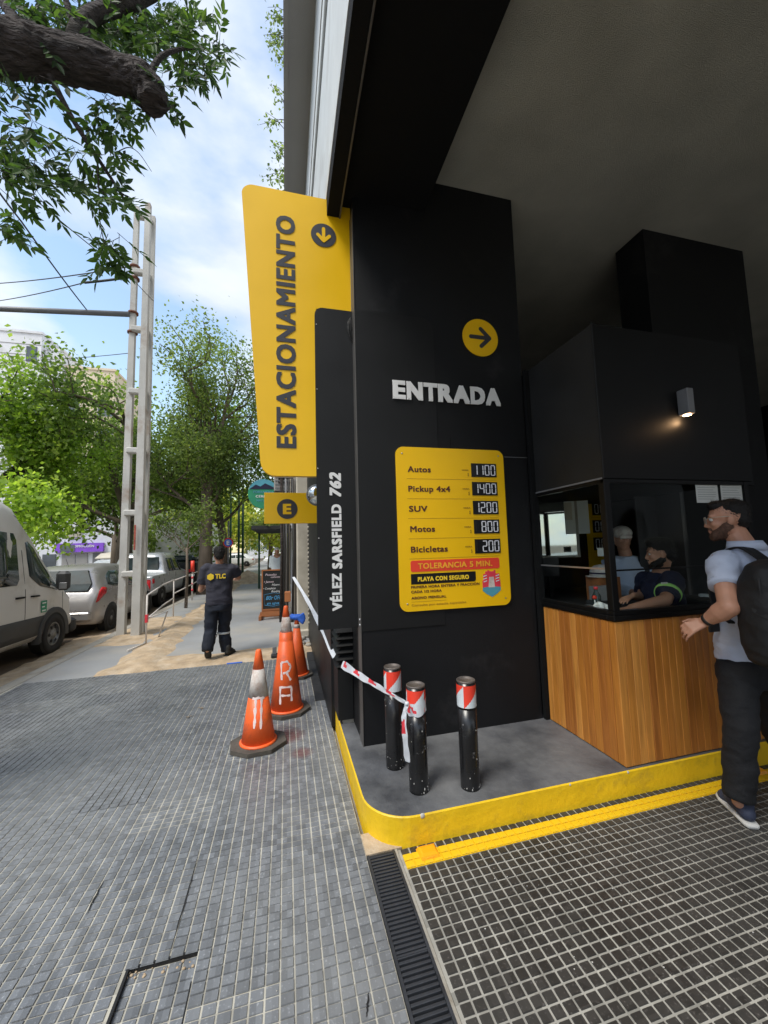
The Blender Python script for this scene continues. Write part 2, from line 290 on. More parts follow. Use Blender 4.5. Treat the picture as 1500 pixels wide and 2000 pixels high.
# ------------------------------------------------------------------ mesh helpers
class MB:
    def __init__(s): s.v = []; s.f = []; s.mi = []; s.sm = []
    def add(s, v, f, mi=0, sm=False):
        o = len(s.v); s.v += [tuple(map(float, p)) for p in v]; s.f += [tuple(i+o for i in q) for q in f]; s.mi += [mi]*len(f); s.sm += [sm]*len(f); return s
    def box(s, x0, x1, y0, y1, z0, z1, mi=0, ch=0.0):
        if ch > 0:
            pts = []
            c = ch
            for z, i in ((z0, c), (z0+c, 0), (z1-c, 0), (z1, c)):
                X0, X1, Y0, Y1 = x0+i, x1-i, y0+i, y1-i
                k = c if i == 0 else c*.5
                pts.append([(X0+k, Y0, z), (X1-k, Y0, z), (X1, Y0+k, z), (X1, Y1-k, z), (X1-k, Y1, z), (X0+k, Y1, z), (X0, Y1-k, z), (X0, Y0+k, z)])
            v = [p for r in pts for p in r]; f = [tuple(range(7, -1, -1)), tuple(range(24, 32))]
            for r in range(3):
                for k in range(8): f.append((r*8+k, r*8+(k+1) % 8, (r+1)*8+(k+1) % 8, (r+1)*8+k))
            return s.add(v, f, mi)
        v = [(x0, y0, z0), (x1, y0, z0), (x1, y1, z0), (x0, y1, z0), (x0, y0, z1), (x1, y0, z1), (x1, y1, z1), (x0, y1, z1)]
        return s.add(v, [(0, 3, 2, 1), (4, 5, 6, 7), (0, 1, 5, 4), (1, 2, 6, 5), (2, 3, 7, 6), (3, 0, 4, 7)], mi)
    def tube(s, pts, r, n=8, mi=0, cap=True, sm=True):
        pts = [Vector(p) for p in pts]
        rs = r if isinstance(r, (list, tuple)) else [r]*len(pts)
        v = []; ref = None
        for i, p in enumerate(pts):
            d = (pts[min(i+1, len(pts)-1)]-pts[max(i-1, 0)]).normalized()
            if ref is None:
                ref = d.orthogonal().normalized()
            ref = (ref-d*ref.dot(d)).normalized(); b = d.cross(ref)
            for k in range(n):
                a = 2*math.pi*k/n; v.append(p+(ref*math.cos(a)+b*math.sin(a))*rs[i])
        f = [(i*n+k, i*n+(k+1) % n, (i+1)*n+(k+1) % n, (i+1)*n+k) for i in range(len(pts)-1) for k in range(n)]
        s.add(v, f, mi, sm)
        if cap:
            o = len(s.v)-len(v); s.f += [tuple(o+k for k in range(n-1, -1, -1)), tuple(o+(len(pts)-1)*n+k for k in range(n))]; s.mi += [mi]*2; s.sm += [False]*2
        return s
    def cyl(s, c, r, z0, z1, n=20, mi=0): return s.tube([(c[0], c[1], z0), (c[0], c[1], z1)], r, n, mi)
    def lathe(s, c, prof, n=28, mi=0, sm=True, axis='z'):
        v = []
        for (r, z) in prof:
            for k in range(n):
                a = 2*math.pi*k/n; p = (r*math.cos(a), r*math.sin(a), z)
                if axis == 'y': p = (p[0], p[2], p[1])
                if axis == 'x': p = (p[2], p[0], p[1])
                v.append((c[0]+p[0], c[1]+p[1], c[2]+p[2]))
        f = [(i*n+k, i*n+(k+1) % n, (i+1)*n+(k+1) % n, (i+1)*n+k) for i in range(len(prof)-1) for k in range(n)]
        f += [tuple(range(n-1, -1, -1)), tuple((len(prof)-1)*n+k for k in range(n))]
        return s.add(v, f, mi, sm)
    def prism(s, poly, to3, d0, d1, mi=0, smi=None):
        """poly in (u,v); to3(u,v,d) -> point"""
        n = len(poly); v = [to3(u, w, d0) for u, w in poly]+[to3(u, w, d1) for u, w in poly]
        s.add(v, [tuple(range(n-1, -1, -1)), tuple(range(n, 2*n))]+[(k, (k+1) % n, n+(k+1) % n, n+k) for k in range(n)], mi)
        return s
    def ell(s, c, r, fr=None, nu=14, nv=9, mi=0):
        fr = fr or Matrix.Identity(3); v = []
        for j in range(nv+1):
            th = math.pi*j/nv
            for k in range(nu):
                a = 2*math.pi*k/nu
                p = fr @ Vector((r[0]*math.sin(th)*math.cos(a), r[1]*math.sin(th)*math.sin(a), r[2]*math.cos(th)))
                v.append(Vector(c)+p)
        f = [(j*nu+k, (j+1)*nu+k, (j+1)*nu+(k+1) % nu, j*nu+(k+1) % nu) for j in range(nv) for k in range(nu)]
        return s.add(v, f, mi, True)
    def cap(s, a, b, ra, rb, n=12, round_a=True, round_b=True):
        a = Vector(a); b = Vector(b); d = (b-a).normalized(); prof = []
        pts = []; rs = []
        if round_a:
            for t in (0.05, .35, .65, .88): pts.append(a-d*ra*math.cos(t*math.pi/2)); rs.append(ra*math.sin(t*math.pi/2))
        pts.append(a); rs.append(ra); pts.append((a+b)/2); rs.append((ra+rb)/2); pts.append(b); rs.append(rb)
        if round_b:
            for t in (.12, .35, .65, .95): pts.append(b+d*rb*math.sin(t*math.pi/2)); rs.append(rb*math.cos(t*math.pi/2))
        return s.tube(pts, rs, n)
    def loft(s, rings, mi=0, sm=True):
        n = len(rings[0]); v = [p for r in rings for p in r]
        f = [(i*n+k, i*n+(k+1) % n, (i+1)*n+(k+1) % n, (i+1)*n+k) for i in range(len(rings)-1) for k in range(n)]
        f += [tuple(range(n-1, -1, -1)), tuple((len(rings)-1)*n+k for k in range(n))]
        return s.add(v, f, mi, sm)
    def mesh(s, name, mats):
        me = bpy.data.meshes.new(name); me.from_pydata(s.v, [], s.f)
        for m in (mats if isinstance(mats, (list, tuple)) else [mats]): me.materials.append(m)
        me.polygons.foreach_set('material_index', s.mi); me.polygons.foreach_set('use_smooth', s.sm); me.update(); return me
    def build(s, name, mats, parent=None, fix=True, **k):
        me = s.mesh(name, mats)
        if fix:
            bm = bmesh.new(); bm.from_mesh(me); bmesh.ops.recalc_face_normals(bm, faces=bm.faces); bm.to_mesh(me); bm.free()
        return link(name, me, parent, **k)
def link(name, me, parent=None, **k):
    o = bpy.data.objects.new(name, me); COL.objects.link(o)
    if parent is not None:
        o.parent = parent; o.matrix_parent_inverse = Matrix.Translation(-Vector(parent.location))
        if parent.rotation_euler.z: o.matrix_parent_inverse = parent.matrix_basis.inverted()
    tag(o, **k); return o
def tag(o, label=None, cat=None, group=None, kind=None):
    if label: o['label'] = label
    if cat: o['category'] = cat
    if group: o['group'] = group
    if kind: o['kind'] = kind
    return o
def thing(name, loc, label, cat, group=None):
    o = bpy.data.objects.new(name, None); o.empty_display_size = .1; o.location = loc; COL.objects.link(o)
    return tag(o, label, cat, group)
def copy_tree(o, parent=None):
    c = o.copy(); COL.objects.link(c); c.parent = parent
    for ch in list(o.children): copy_tree(ch, c)
    return c
def box(name, x0, x1, y0, y1, z0, z1, m, parent=None, ch=0.0, **k): return MB().box(x0, x1, y0, y1, z0, z1, 0, ch).build(name, m, parent, **k)

DG = None
def text_mesh(s, bold=.02, depth=0.0, shear=0.0, res=3):
    """lettering mesh; weight is added by overlaying slightly shifted, slightly stepped copies"""
    cu = bpy.data.curves.new('txt', 'FONT'); cu.body = s; cu.extrude = .02; cu.resolution_u = res; cu.shear = shear
    cu.space_character = 1.0+bold*2.6
    ob = bpy.data.objects.new('txt', cu); COL.objects.link(ob)
    bpy.context.view_layer.update()
    me = bpy.data.meshes.new_from_object(ob.evaluated_get(bpy.context.evaluated_depsgraph_get()))
    bpy.data.objects.remove(ob); bpy.data.curves.remove(cu)
    if bold > 0:
        n = len(me.vertices); a = np.empty(n*3); me.vertices.foreach_get('co', a); a = a.reshape(-1, 3)
        fc = [tuple(p.vertices) for p in me.polygons]; V = []; Fc = []
        for k, (dx, dy) in enumerate(((0, 0), (1, 1), (-1, 1), (1, -1), (-1, -1), (1, 0), (-1, 0))):
            q = a.copy(); q[:, 0] += dx*bold; q[:, 1] += dy*bold*.8; q[:, 2] *= (1-.05*k); V.append(q); Fc += [tuple(i+k*n for i in f) for f in fc]
        bpy.data.meshes.remove(me); me = bpy.data.meshes.new('txt'); me.from_pydata(np.concatenate(V).tolist(), [], Fc); me.update()
    return me
def fit_text(name, s, org, U, V, w, h, m, parent, depth=.004, bold=.02, shear=0.0, capfit=True, **k):
    """org = lower left of the fitted text; baseline to cap height = h"""
    me = text_mesh(s, bold, shear=shear); n = len(me.vertices); a = np.empty(n*3); me.vertices.foreach_get('co', a); a = a.reshape(-1, 3)
    mn, mxx = a.min(0), a.max(0)
    y0, y1 = (0-bold, .70+bold) if capfit else (mn[1], mxx[1])
    U = Vector(U).normalized(); V = Vector(V).normalized(); W = U.cross(V)
    fx = (a[:, 0]-mn[0])/(mxx[0]-mn[0])*w; fy = (a[:, 1]-y0)/(y1-y0)*h; fz = (a[:, 2]-mn[2])/(mxx[2]-mn[2]+1e-9)*depth
    P = np.outer(fx, U)+np.outer(fy, V)+np.outer(fz, W)+np.array(org)
    me.vertices.foreach_set('co', P.ravel()); me.materials.clear(); me.materials.append(m); me.update()
    return link(name, me, parent, **k)
def rrect(x0, x1, y0, y1, r, n=6, corners=(1, 1, 1, 1)):
    """corners: bl br tr tl"""
    p = []
    for (cx, cy, a0, on, kx, ky) in ((x0+r, y0+r, 180, corners[0], x0, y0), (x1-r, y0+r, 270, corners[1], x1, y0), (x1-r, y1-r, 0, corners[2], x1, y1), (x0+r, y1-r, 90, corners[3], x0, y1)):
        if on:
            for i in range(n+1):
                a = math.radians(a0+90*i/n); p.append((cx+r*math.cos(a), cy+r*math.sin(a)))
        else: p.append((kx, ky))
    return p
def disc(cx, cz, r, n=32): return [(cx+r*math.cos(2*math.pi*k/n), cz+r*math.sin(2*math.pi*k/n)) for k in range(n)]
def XZ(y, s=-1): return lambda u, v, d: (u, y+s*d, v)   # plates facing the camera side (-Y)
def evalmods(me, mods):
    ob = bpy.data.objects.new('tmp', me); COL.objects.link(ob)
    for t, kv in mods:
        md = ob.modifiers.new('m', t)
        for a, b in kv.items(): setattr(md, a, b)
    bpy.context.view_layer.update()
    r = bpy.data.meshes.new_from_object(ob.evaluated_get(bpy.context.evaluated_depsgraph_get()))
    bpy.data.objects.remove(ob); bpy.data.meshes.remove(me); return r
def flesh(name, mb, m, parent=None, voxel=.012, smooth=4, wrinkle=0.0, wsc=9.0, **k):
    """one continuous skin around the overlapping shapes in mb"""
    me = evalmods(mb.mesh('tmp', m), [('REMESH', dict(mode='VOXEL', voxel_size=voxel)), ('SMOOTH', dict(factor=.5, iterations=smooth))])
    n = len(me.vertices)
    if wrinkle:
        co = np.empty(n*3); me.vertices.foreach_get('co', co); co = co.reshape(-1, 3); no = np.empty(n*3); me.vertices.foreach_get('normal', no); no = no.reshape(-1, 3)
        for i in range(n):
            p = Vector(co[i]); p.z *= 1.7
            q = p*wsc; a = noise.noise(q+Vector((3.1, 0, 0))*1); b = 1-abs(noise.noise(q*1.3+Vector((0, 7.7, 0))))*2
            co[i] += no[i]*wrinkle*(a*.8+b*.45)
        me.vertices.foreach_set('co', co.ravel())
    me.materials.clear(); me.materials.append(m); me.polygons.foreach_set('use_smooth', [True]*len(me.polygons)); me.update()
    return link(name, me, parent, **k)
def ring(c, rx, ry, U, V, n=20, pw=1.0):
    c = Vector(c); out = []
    for k in range(n):
        a = 2*math.pi*k/n; ca, sa = math.cos(a), math.sin(a)
        ca = math.copysign(abs(ca)**pw, ca); sa = math.copysign(abs(sa)**pw, sa)
        out.append(c+Vector(U)*rx*ca+Vector(V)*ry*sa)
    return out

# ------------------------------------------------------------------ ground and paving
KX, KY = 0.43, 2.135          # left and front faces of the raised plinth
def plane(name, x0, x1, y0, y1, z, m, **k):
    return MB().add([(x0, y0, z), (x1, y0, z), (x1, y1, z), (x0, y1, z)], [(0, 1, 2, 3)]).build(name, m, **k)
plane('ground', -260, 260, -200, 420, -.16, M['asphalt'], kind='structure')
plane('road', -13.2, -3.5, -60, 200, -.14, M['asphalt'], kind='structure')
box('kerb', -3.5, -3.3, -30, 90, -.3, -.001, M['concrete'], kind='structure', ch=.02)
box('opposite_pavement', -18, -13.2, -60, 29, -.3, 0, M['pavement_far'], kind='structure')
plane('pavement', -3.3, 6, 6.6, 90, -.006, M['pavement_far'], kind='structure')
box('pavement_base', -3.3, 14, -14, 6.6, -.3, -.045, M['concrete'], kind='structure')
HX0, HX1, HY0, HY1 = -.605, -.352, 1.32, 1.872        # sunken patch of tiles

def squares(name, parent, xs, ys, px_, py_, skip, zoff, m, n_single=300, gap=.0045, th=.0045, gapy=None):
    """small raised tile squares; the nearest n_single in view are single objects, the rest one mesh"""
    cells = []
    for i, x in enumerate(xs):
        for j, y in enumerate(ys):
            if skip(x, y): continue
            g = gap*(1.0 if (i % 8) else 1.0)
            cells.append((x, y, zoff(i, j, x, y)))
    def inview(c):
        v = RM.T @ (np.array([c[0], c[1], c[2]])-CAM)
        if v[2] < .1: return False
        X, Y = v[0]/v[2]*F+750, v[1]/v[2]*F+1000
        return 0 < X < 1500 and 0 < Y < 2000
    order = sorted(range(len(cells)), key=lambda k: (not inview(cells[k]), (cells[k][0]**2+cells[k][1]**2)))
    hx, hy, c = px_/2-gap/2, py_/2-(gapy or gap)/2, .0016
    def sq(x, y, z):
        v = [(x-hx, y-hy, z-th), (x+hx, y-hy, z-th), (x+hx, y+hy, z-th), (x-hx, y+hy, z-th), (x-hx+c, y-hy+c, z), (x+hx-c, y-hy+c, z), (x+hx-c, y+hy-c, z), (x-hx+c, y+hy-c, z)]
        return v
    fc = [(4, 5, 6, 7), (0, 1, 5, 4), (1, 2, 6, 5), (2, 3, 7, 6), (3, 0, 4, 7)]
    one = bpy.data.meshes.new('tile'); one.from_pydata(sq(0, 0, 0), [], fc); one.materials.append(m)
    for k in order[:n_single]:
        o = bpy.data.objects.new('tile', one); o.location = cells[k]; COL.objects.link(o); o.parent = parent
        o.rotation_euler = (rnd.gauss(0, .006), rnd.gauss(0, .006), 0)
    v = []; f = []
    for k in order[n_single:]:
        b = len(v); v += sq(*cells[k]); f += [tuple(b+q for q in t) for t in fc]
    me = bpy.data.meshes.new('tiles'); me.from_pydata(v, [], f); me.materials.append(m)
    o = link('tiles', me, parent); o['kind'] = 'stuff'
    return o

# sidewalk
PX, PY = .054, .0415
sw = MB()
for (a, b, c, d, z) in ((-3.3, HX0, -1, 6.1, -.0045), (HX1, .405, -1, 6.1, -.0045), (HX0, HX1, HY1, 6.1, -.0045), (HX0, HX1, -1, HY0, -.0045), (HX0, HX1, HY0, HY1, -.0225)):
    sw.box(a, b, c, d, -.05, z)
sidewalk = sw.build('sidewalk', M['grout_side'], kind='structure')
rp_ = random.Random(3); pan = {}
def z_side(i, j, x, y):
    k = (i//8, j//8)
    if k not in pan: pan[k] = (rp_.gauss(0, .0011), rp_.gauss(0, .004), rp_.gauss(0, .004))
    a, bx, by = pan[k]
    z = a+bx*((i % 8)-4)*PX*.35+by*((j % 8)-4)*PY*.35
    if HX0 < x < HX1 and HY0 < y < HY1: z -= .018
    return z
def skip_side(x, y):
    if HY1-.024 < y < HY1+.01 and HX0 < x < HX1: return True
    if x > .27 and y > 4.3: return True
    return False
xs = [.405-PX/2-PX*i for i in range(68)]; ys = [.35+PY*j for j in range(139)]
squares('tile', sidewalk, xs, ys, PX, PY, skip_side, z_side, M['tile_side'], gap=.0062, gapy=.0040)
box('broken_edge', HX0-.006, HX0+.004, HY0, HY1+.004, -.05, -.0012, M['dark'], sidewalk); box('broken_edge', HX0+.004, HX1, HY1-.003, HY1+.004, -.05, -.0012, M['dark'], sidewalk); box('broken_edge', HX1-.004, HX1+.0, HY0, HY1-.12, -.05, -.0012, M['dark'], sidewalk)
# rubble in the sunken patch
rb = MB()
for k in range(26):
    x = HX0+rnd.random()*(HX1-HX0); y = HY1-.002-rnd.random()*.05; r = rnd.uniform(.002, .008)
    rb.ell((x, y, -.02+r*.4), (r, r*.8, r*.6), nu=6, nv=4)
rb.build('rubble', M['sand'], sidewalk, kind='stuff')
# cracks: dark thin gaps between slabs
for (a, b) in (((168, 1788), (202, 1722)), ((333, 1858), (386, 1680)), ((716, 1988), (720, 1940))):
    p, q = gz(*a), gz(*b); d = Vector(q-p).normalized(); nn = Vector((-d.y, d.x, 0))*.0028; pts = []
    mb = MB(); N = 14
    for i in range(N+1):
        c = Vector(p).lerp(Vector(q), i/N)+nn*rnd.uniform(-.8, .8); w = .3+math.sin(math.pi*i/N)
        mb.v += [tuple(c-nn*w+Vector((0, 0, .0035))), tuple(c+nn*w+Vector((0, 0, .0035)))]
    for i in range(N): mb.f.append((2*i, 2*i+1, 2*i+3, 2*i+2)); mb.mi.append(0); mb.sm.append(False)
    mb.build('crack', M['dark'], sidewalk)

# garage floor
GX, GY = .050, .0455
gf = MB().box(.575, 12, -9, 2.14, -.05, -.0045)
garage_floor = gf.build('garage_floor', M['grout_garage'], kind='structure')
gxs = [.585+GX/2+GX*i for i in range(96)]; gys = [2.14-GY/2-GY*j for j in range(66)]
YROWS = (1, 2)
yset = set(round(gys[j], 4) for j in YROWS)
squares('tile', garage_floor, gxs, gys, GX, GY, lambda x, y: round(y, 4) in yset, lambda i, j, x, y: rnd.gauss(0, .0004), M['tile_garage'], gap=.0085)
# painted yellow line: a thin film over the grout and painted squares on top
ly0, ly1 = gys[2]-GY/2, gys[1]+GY/2
MB().add([(.60, ly0, -.0005), (7, ly0, -.0005), (7, ly1, -.0005), (.60, ly1, -.0005)], [(0, 1, 2, 3)]).build('painted_line', M['tile_yellow'], garage_floor, label='yellow line painted along the foot of the kerb')
me1 = MB().box(-GX/2+.003, GX/2-.003, -GY/2+.003, GY/2-.003, -.004, .0045).mesh('painted_tile', M['tile_yellow'])
for x in gxs:
    for j in YROWS:
        if len([1 for _ in range(1)]) and x < 4.3:
            o = bpy.data.objects.new('painted_tile', me1); o.location = (x, gys[j], 0); COL.objects.link(o); o.parent = garage_floor

# floor drain between sidewalk and garage
dr = thing('floor_drain', (.49, 1.2, 0), 'long black slotted drain channel between sidewalk and garage floor', 'drain')
box('frame', .408, .420, -1, 2.145, -.04, .0, M['grate'], dr); box('frame', .560, .572, -1, 2.145, -.04, .0, M['concrete'], dr)
box('frame', .548, .559, -1, 2.145, -.04, .0, M['grate'], dr)
box('channel', .421, .547, -1, 2.145, -.045, -.03, M['dark'], dr)
slat = MB().box(-.063, .063, -.0055, .0055, -.02, -.002, 0, .0015).mesh('slat', M['grate'])
y = 2.13; k = 0
while y > .2:
    o = bpy.data.objects.new('slat', slat); o.location = (.4845, y, 0); COL.objects.link(o); o.parent = dr; o.matrix_parent_inverse = Matrix.Translation((-.49, -1.2, 0)); y -= .0205
for yy in (2.137, 1.62, 1.1, .6): box('crossbar', .421, .547, yy-.004, yy+.004, -.022, -.0005, M['grate'], dr)
box('mortar', .405, .60, 2.147, 2.30, -.05, .002, M['sand'], sidewalk)

# black channel covers further along the wall
dc = thing('channel_cover', (.38, 5, 0), 'row of black channel cover plates along the wall past the yellow kerb', 'drain cover')
yy = 4.33
while yy < 6.15:
    box('plate', .30, .425, yy, yy+.245, -.03, .004+rnd.uniform(-.003, .003), M['rubber'], dc, ch=.005); yy += .25

# sand strip and trench
def sand_patch(name, poly, h, m, z0=-.004, n=60, kind='stuff', sc=2.2):
    xs_ = [p[0] for p in poly]; ys_ = [p[1] for p in poly]; x0, x1, y0, y1 = min(xs_), max(xs_), min(ys_), max(ys_)
    def inside(x, y):
        c = False; j = len(poly)-1; dmin = 9
        for i in range(len(poly)):
            xi, yi = poly[i]; xj, yj = poly[j]
            if ((yi > y) != (yj > y)) and (x < (xj-xi)*(y-yi)/(yj-yi)+xi): c = not c
            L2 = (xj-xi)**2+(yj-yi)**2; t = max(0, min(1, ((x-xi)*(xj-xi)+(y-yi)*(yj-yi))/L2)); dmin = min(dmin, math.hypot(x-xi-t*(xj-xi), y-yi-t*(yj-yi))); j = i
        return dmin if c else -dmin
    v = []; nx = n; ny = int(n*min(3, max(1, (y1-y0)/(x1-x0))))
    for j in range(ny+1):
        for i in range(nx+1):
            x = x0-.2+(x1-x0+.4)*i/nx; y = y0-.2+(y1-y0+.4)*j/ny
            d = inside(x, y)+noise.noise(Vector((x*3, y*3, 0)))*.14
            a = max(-.3, min(1, d/.18))
            hh = h*(.4+.6*noise.fractal(Vector((x*sc, y*sc, 1)), 1, 2, 5)+.5)
            v.append((x, y, z0+(hh*a if a > 0 else a*.05)))
    f = [(j*(nx+1)+i, j*(nx+1)+i+1, (j+1)*(nx+1)+i+1, (j+1)*(nx+1)+i) for j in range(ny) for i in range(nx)]
    mb = MB().add(v, f, 0, True); return mb.build(name, m, kind=kind, label='loose orange-brown sand', cat='sand')
def slab_strip(): pass
plane('pavement', -3.3, -2.25, 6.1, 6.6, -.006, M['pavement_far'], kind='structure')
plane('bare_mortar', -2.25, .43, 6.1, 6.6, -.02, M['sand'], kind='structure')
o = sand_patch('sand', [(-2.0, 6.12), (-1.2, 6.16), (.40, 6.05), (.42, 7.0), (-.2, 6.95), (-1.0, 6.75), (-1.7, 6.9), (-2.0, 7.0)], .022, M['sand'])
o['label'] = 'strip of loose sand crossing the sidewalk behind the cones'
o = sand_patch('sand', [(-2.45, 6.12), (-1.75, 6.15), (-1.95, 9), (-2.05, 13), (-2.1, 23), (-2.5, 23), (-2.5, 9), (-2.45, 7)], .06, M['sand'], n=40)
o['label'] = 'long sandy trench running up the sidewalk beside the poles'
o = sand_patch('sand', [(-3.3, 8), (-2.5, 8), (-2.5, 11), (-3.3, 11)], .02, M['sand'], n=30)
o['label'] = 'sandy patch around the feet of the concrete pole'
o = sand_patch('sand', [(-4.0, 4.5), (-3.5, 4.5), (-3.5, 12), (-4.6, 12), (-4.2, 8)], .03, M['sand'], z0=-.145, n=30)
o['label'] = 'sand washed along the gutter beside the parked van'
sp = MB()
for j in range(13):
    pass
hp = thing('sand_pile', (-1.9, 21, 0), 'conical pile of orange sand on the far sidewalk', 'sand pile')
v = []
for j in range(9):
    for i in range(24):
        a = 2*math.pi*i/24; r = 1.15*(1-j/8.0)*(1+.15*noise.noise(Vector((math.cos(a), math.sin(a), j*.3)))); v.append((-1.9+r*math.cos(a), 21+r*math.sin(a), .62*(j/8.0)**.9+.02*noise.noise(Vector((i, j, 0)))))
f = [(j*24+i, j*24+(i+1) % 24, (j+1)*24+(i+1) % 24, (j+1)*24+i) for j in range(8) for i in range(24)]
MB().add(v, f, 0, True).build('heap', M['sand'], hp)

# ------------------------------------------------------------------ raised yellow plinth
def kerb_poly(off=0.0, r=.26, x1=8.0, y1=4.28):
    p = [(x1, KY+off)]
    cx, cy = KX+r, KY+r
    for k in range(11):
        a = math.radians(270-9*k); p.append((cx+(r-off)*math.cos(a), cy+(r-off)*math.sin(a)))
    p += [(KX+off, 3.2), (KX+.01+off, y1), (x1, y1)]
    return p
pl = MB(); A = kerb_poly(); B = kerb_poly(.005)
n = len(A)
rngk = random.Random(5)
zt = .15
v = [(x, y, -.04) for x, y in A]+[(x, y, zt-.005) for x, y in A]+[(x, y, zt) for x, y in B]
f = [(k, (k+1) % n, n+(k+1) % n, n+k) for k in range(n)]+[(n+k, n+(k+1) % n, 2*n+(k+1) % n, 2*n+k) for k in range(n)]
plinth = thing('plinth', (1.5, 3, 0), 'raised concrete plinth with rounded corner and yellow painted kerb edge under the black column', 'kerb')
MB().add(v, f).build('kerb_side', M['kerb_yellow'], plinth)
C_ = kerb_poly(.008)
MB().add([(x, y, zt+.001) for x, y in C_], [tuple(range(n))]).build('top_surface', M['kerb_top'], plinth)
MB().add([(x, y, zt) for x, y in B]+[(x, y, zt+.001) for x, y in C_], [(k, (k+1) % n, n+(k+1) % n, n+k) for k in range(n)]).build('top_edge', M['kerb_yellow'], plinth)
for (px, py, r) in ((825, 1574, .016), (1112, 1507, .008), (1226, 1495, .010)):
    c = gy(px, py, KY); MB().ell((c[0], KY+.004, zt-.008), (r, .008, r*.9), nu=8, nv=6).build('chipped_spot', M['chip'], plinth)

# ------------------------------------------------------------------ garage building
CF = 2.94
gb = thing('garage_building', (3, 3, 0), 'black painted parking garage front with overhanging beam and grey ceiling', 'building')
column = MB().box(.555, 2.088, CF, 3.62, .145, 4.868, 0, .006).build('column', M['column_black'], gb)
MB().prism(rrect(.557, 1.236, .985, 3.56, .10, corners=(0, 0, 1, 0)), XZ(CF-.0005), 0, .006).build('cladding_panel', M['black_panel'], column)
box('seam', 1.352, 1.355, CF-.003, CF-.0005, 1.1, 2.52, M['beam_black'], column); box('seam', 1.86, 2.086, CF-.003, CF-.0005, 2.372, 2.376, M['lamp_grey'], column)
MB().box(.467, 1.197, -4.5, 3.3, 4.56, 4.90).box(.467, .56, 3.3, 7.3, 4.56, 4.9).build('beam', M['beam_black'], gb)
box('ceiling', 1.197, 12, -4.5, 8, 4.868, 5.1, M['ceiling_grey'], gb)
box('fascia', .352, .455, -4.5, 7.3, 4.452, 4.62, M['beam_black'], gb); box('edge_trim', .455, .468, -4.5, 3.3, 4.444, 4.47, M['strip_metal'], gb, ch=.003)
box('upper_wall', .348, .46, -4.5, 7.38, 4.62, 7.65, M['white_wall'], gb)
box('ledge', .325, .348, -4.5, 7.38, 6.05, 6.15, M['white_wall'], gb, ch=.008); box('ledge', .34, .348, -4.5, 7.38, 6.6, 6.62, M['soffit_grey'], gb)
box('upper_floor', -.002, 1.0, -4.5, 7.38, 7.65, 12.5, M['soffit_grey'], gb); box('drip_edge', -.002, .05, -4.5, 7.38, 7.62, 7.65, M['soffit_grey'], gb)
rc = gz(1200, 492, 4.868); rf_ = gz(1258, 447, 4.868)
box('rear_column', 3.64, 5.063, 2.937, 3.28, .15, 4.866, M['column_black'], gb)
box('unseen_dark_wall', 1.6, 12, -9.4, -9, -.05, 4.86, M['dark'], gb)  # unseen dark wall added behind the camera to darken the booth glass reflections
box('back_wall', 2.1, 12, 7.6, 8, 0, 4.86, M['beam_black'], gb); box('side_wall', 11.6, 12, -4.5, 7.6, -.05, 4.86, M['beam_black'], gb)
box('street_wall', .40, .60, 3.66, 7.38, .0, 4.45, M['black_panel'], gb)
box('inner_floor', .6, 12, 4.29, 7.6, -.05, .1, M['kerb_top'], gb)
box('corner_trim', .548, .556, 2.935, 3.07, .152, 4.45, M['strip_metal'], column, ch=.002)
MB().tube([(.551, 3.045, .2), (.551, 3.045, 4.44)], .006, 6).build('conduit', M['wire'], column)
for z in (1.07, 1.03): MB().ell((.548, 2.95, z), (.009, .006, .009), nu=8, nv=6).build('rivet', M['steel'], column)

# tangled wires where the big sign meets the column
w = MB(); 
for k in range(7):
    p0 = gy(686+rnd.uniform(-3, 3), 618, 3.04); p3 = gy(692, 670+rnd.uniform(-10, 8), 3.04); mid = gy(672+rnd.uniform(-6, 14), 640+rnd.uniform(-12, 12), 2.97+rnd.uniform(-.03, .03))
    pts = []
    for i in range(13):
        t = i/12; pts.append(Vector(p0)*(1-t)**2+Vector(mid)*2*t*(1-t)*1.35-Vector(mid)*.7*t*(1-t)+Vector(p3)*t*t)
    pts = [Vector(p0)*(1-t)**2+Vector(mid)*2*t*(1-t)+Vector(p3)*t*t for t in [i/12 for i in range(13)]]
    w.tube(pts, .0022, 5)
w.build('wire_bundle', M['wire'], label='loose bundle of thin black wires at the sign and column joint', cat='wires')

# ribbed vent box against the column's street side
vb = thing('vent_box', (.48, 3.6, .2), 'black box with ribbed louvres below the address panel', 'vent box')
box('case', .42, .552, 3.34, 3.98, .185, .60, M['black_panel'], vb, ch=.004)
box('foot', .46, .552, 3.36, 3.9, .151, .19, M['concrete'], vb)
for k in range(6):
    z = .60+k*.057
    MB().add([(.455, 3.37, z), (.552, 3.37, z), (.552, 3.98, z), (.455, 3.98, z), (.405, 3.33, z+.018), (.552, 3.33, z+.018), (.552, 3.98, z+.018), (.405, 3.98, z+.018), (.455, 3.37, z+.055), (.552, 3.37, z+.055), (.552, 3.98, z+.055), (.455, 3.98, z+.055)],
             [(0, 3, 2, 1), (8, 9, 10, 11), (0, 1, 5, 4), (4, 5, 9, 8), (3, 0, 4, 7), (7, 4, 8, 11), (1, 2, 6, 5), (5, 6, 10, 9), (2, 3, 7, 6), (6, 7, 11, 10)]).build('louvre', M['black_panel'], vb)

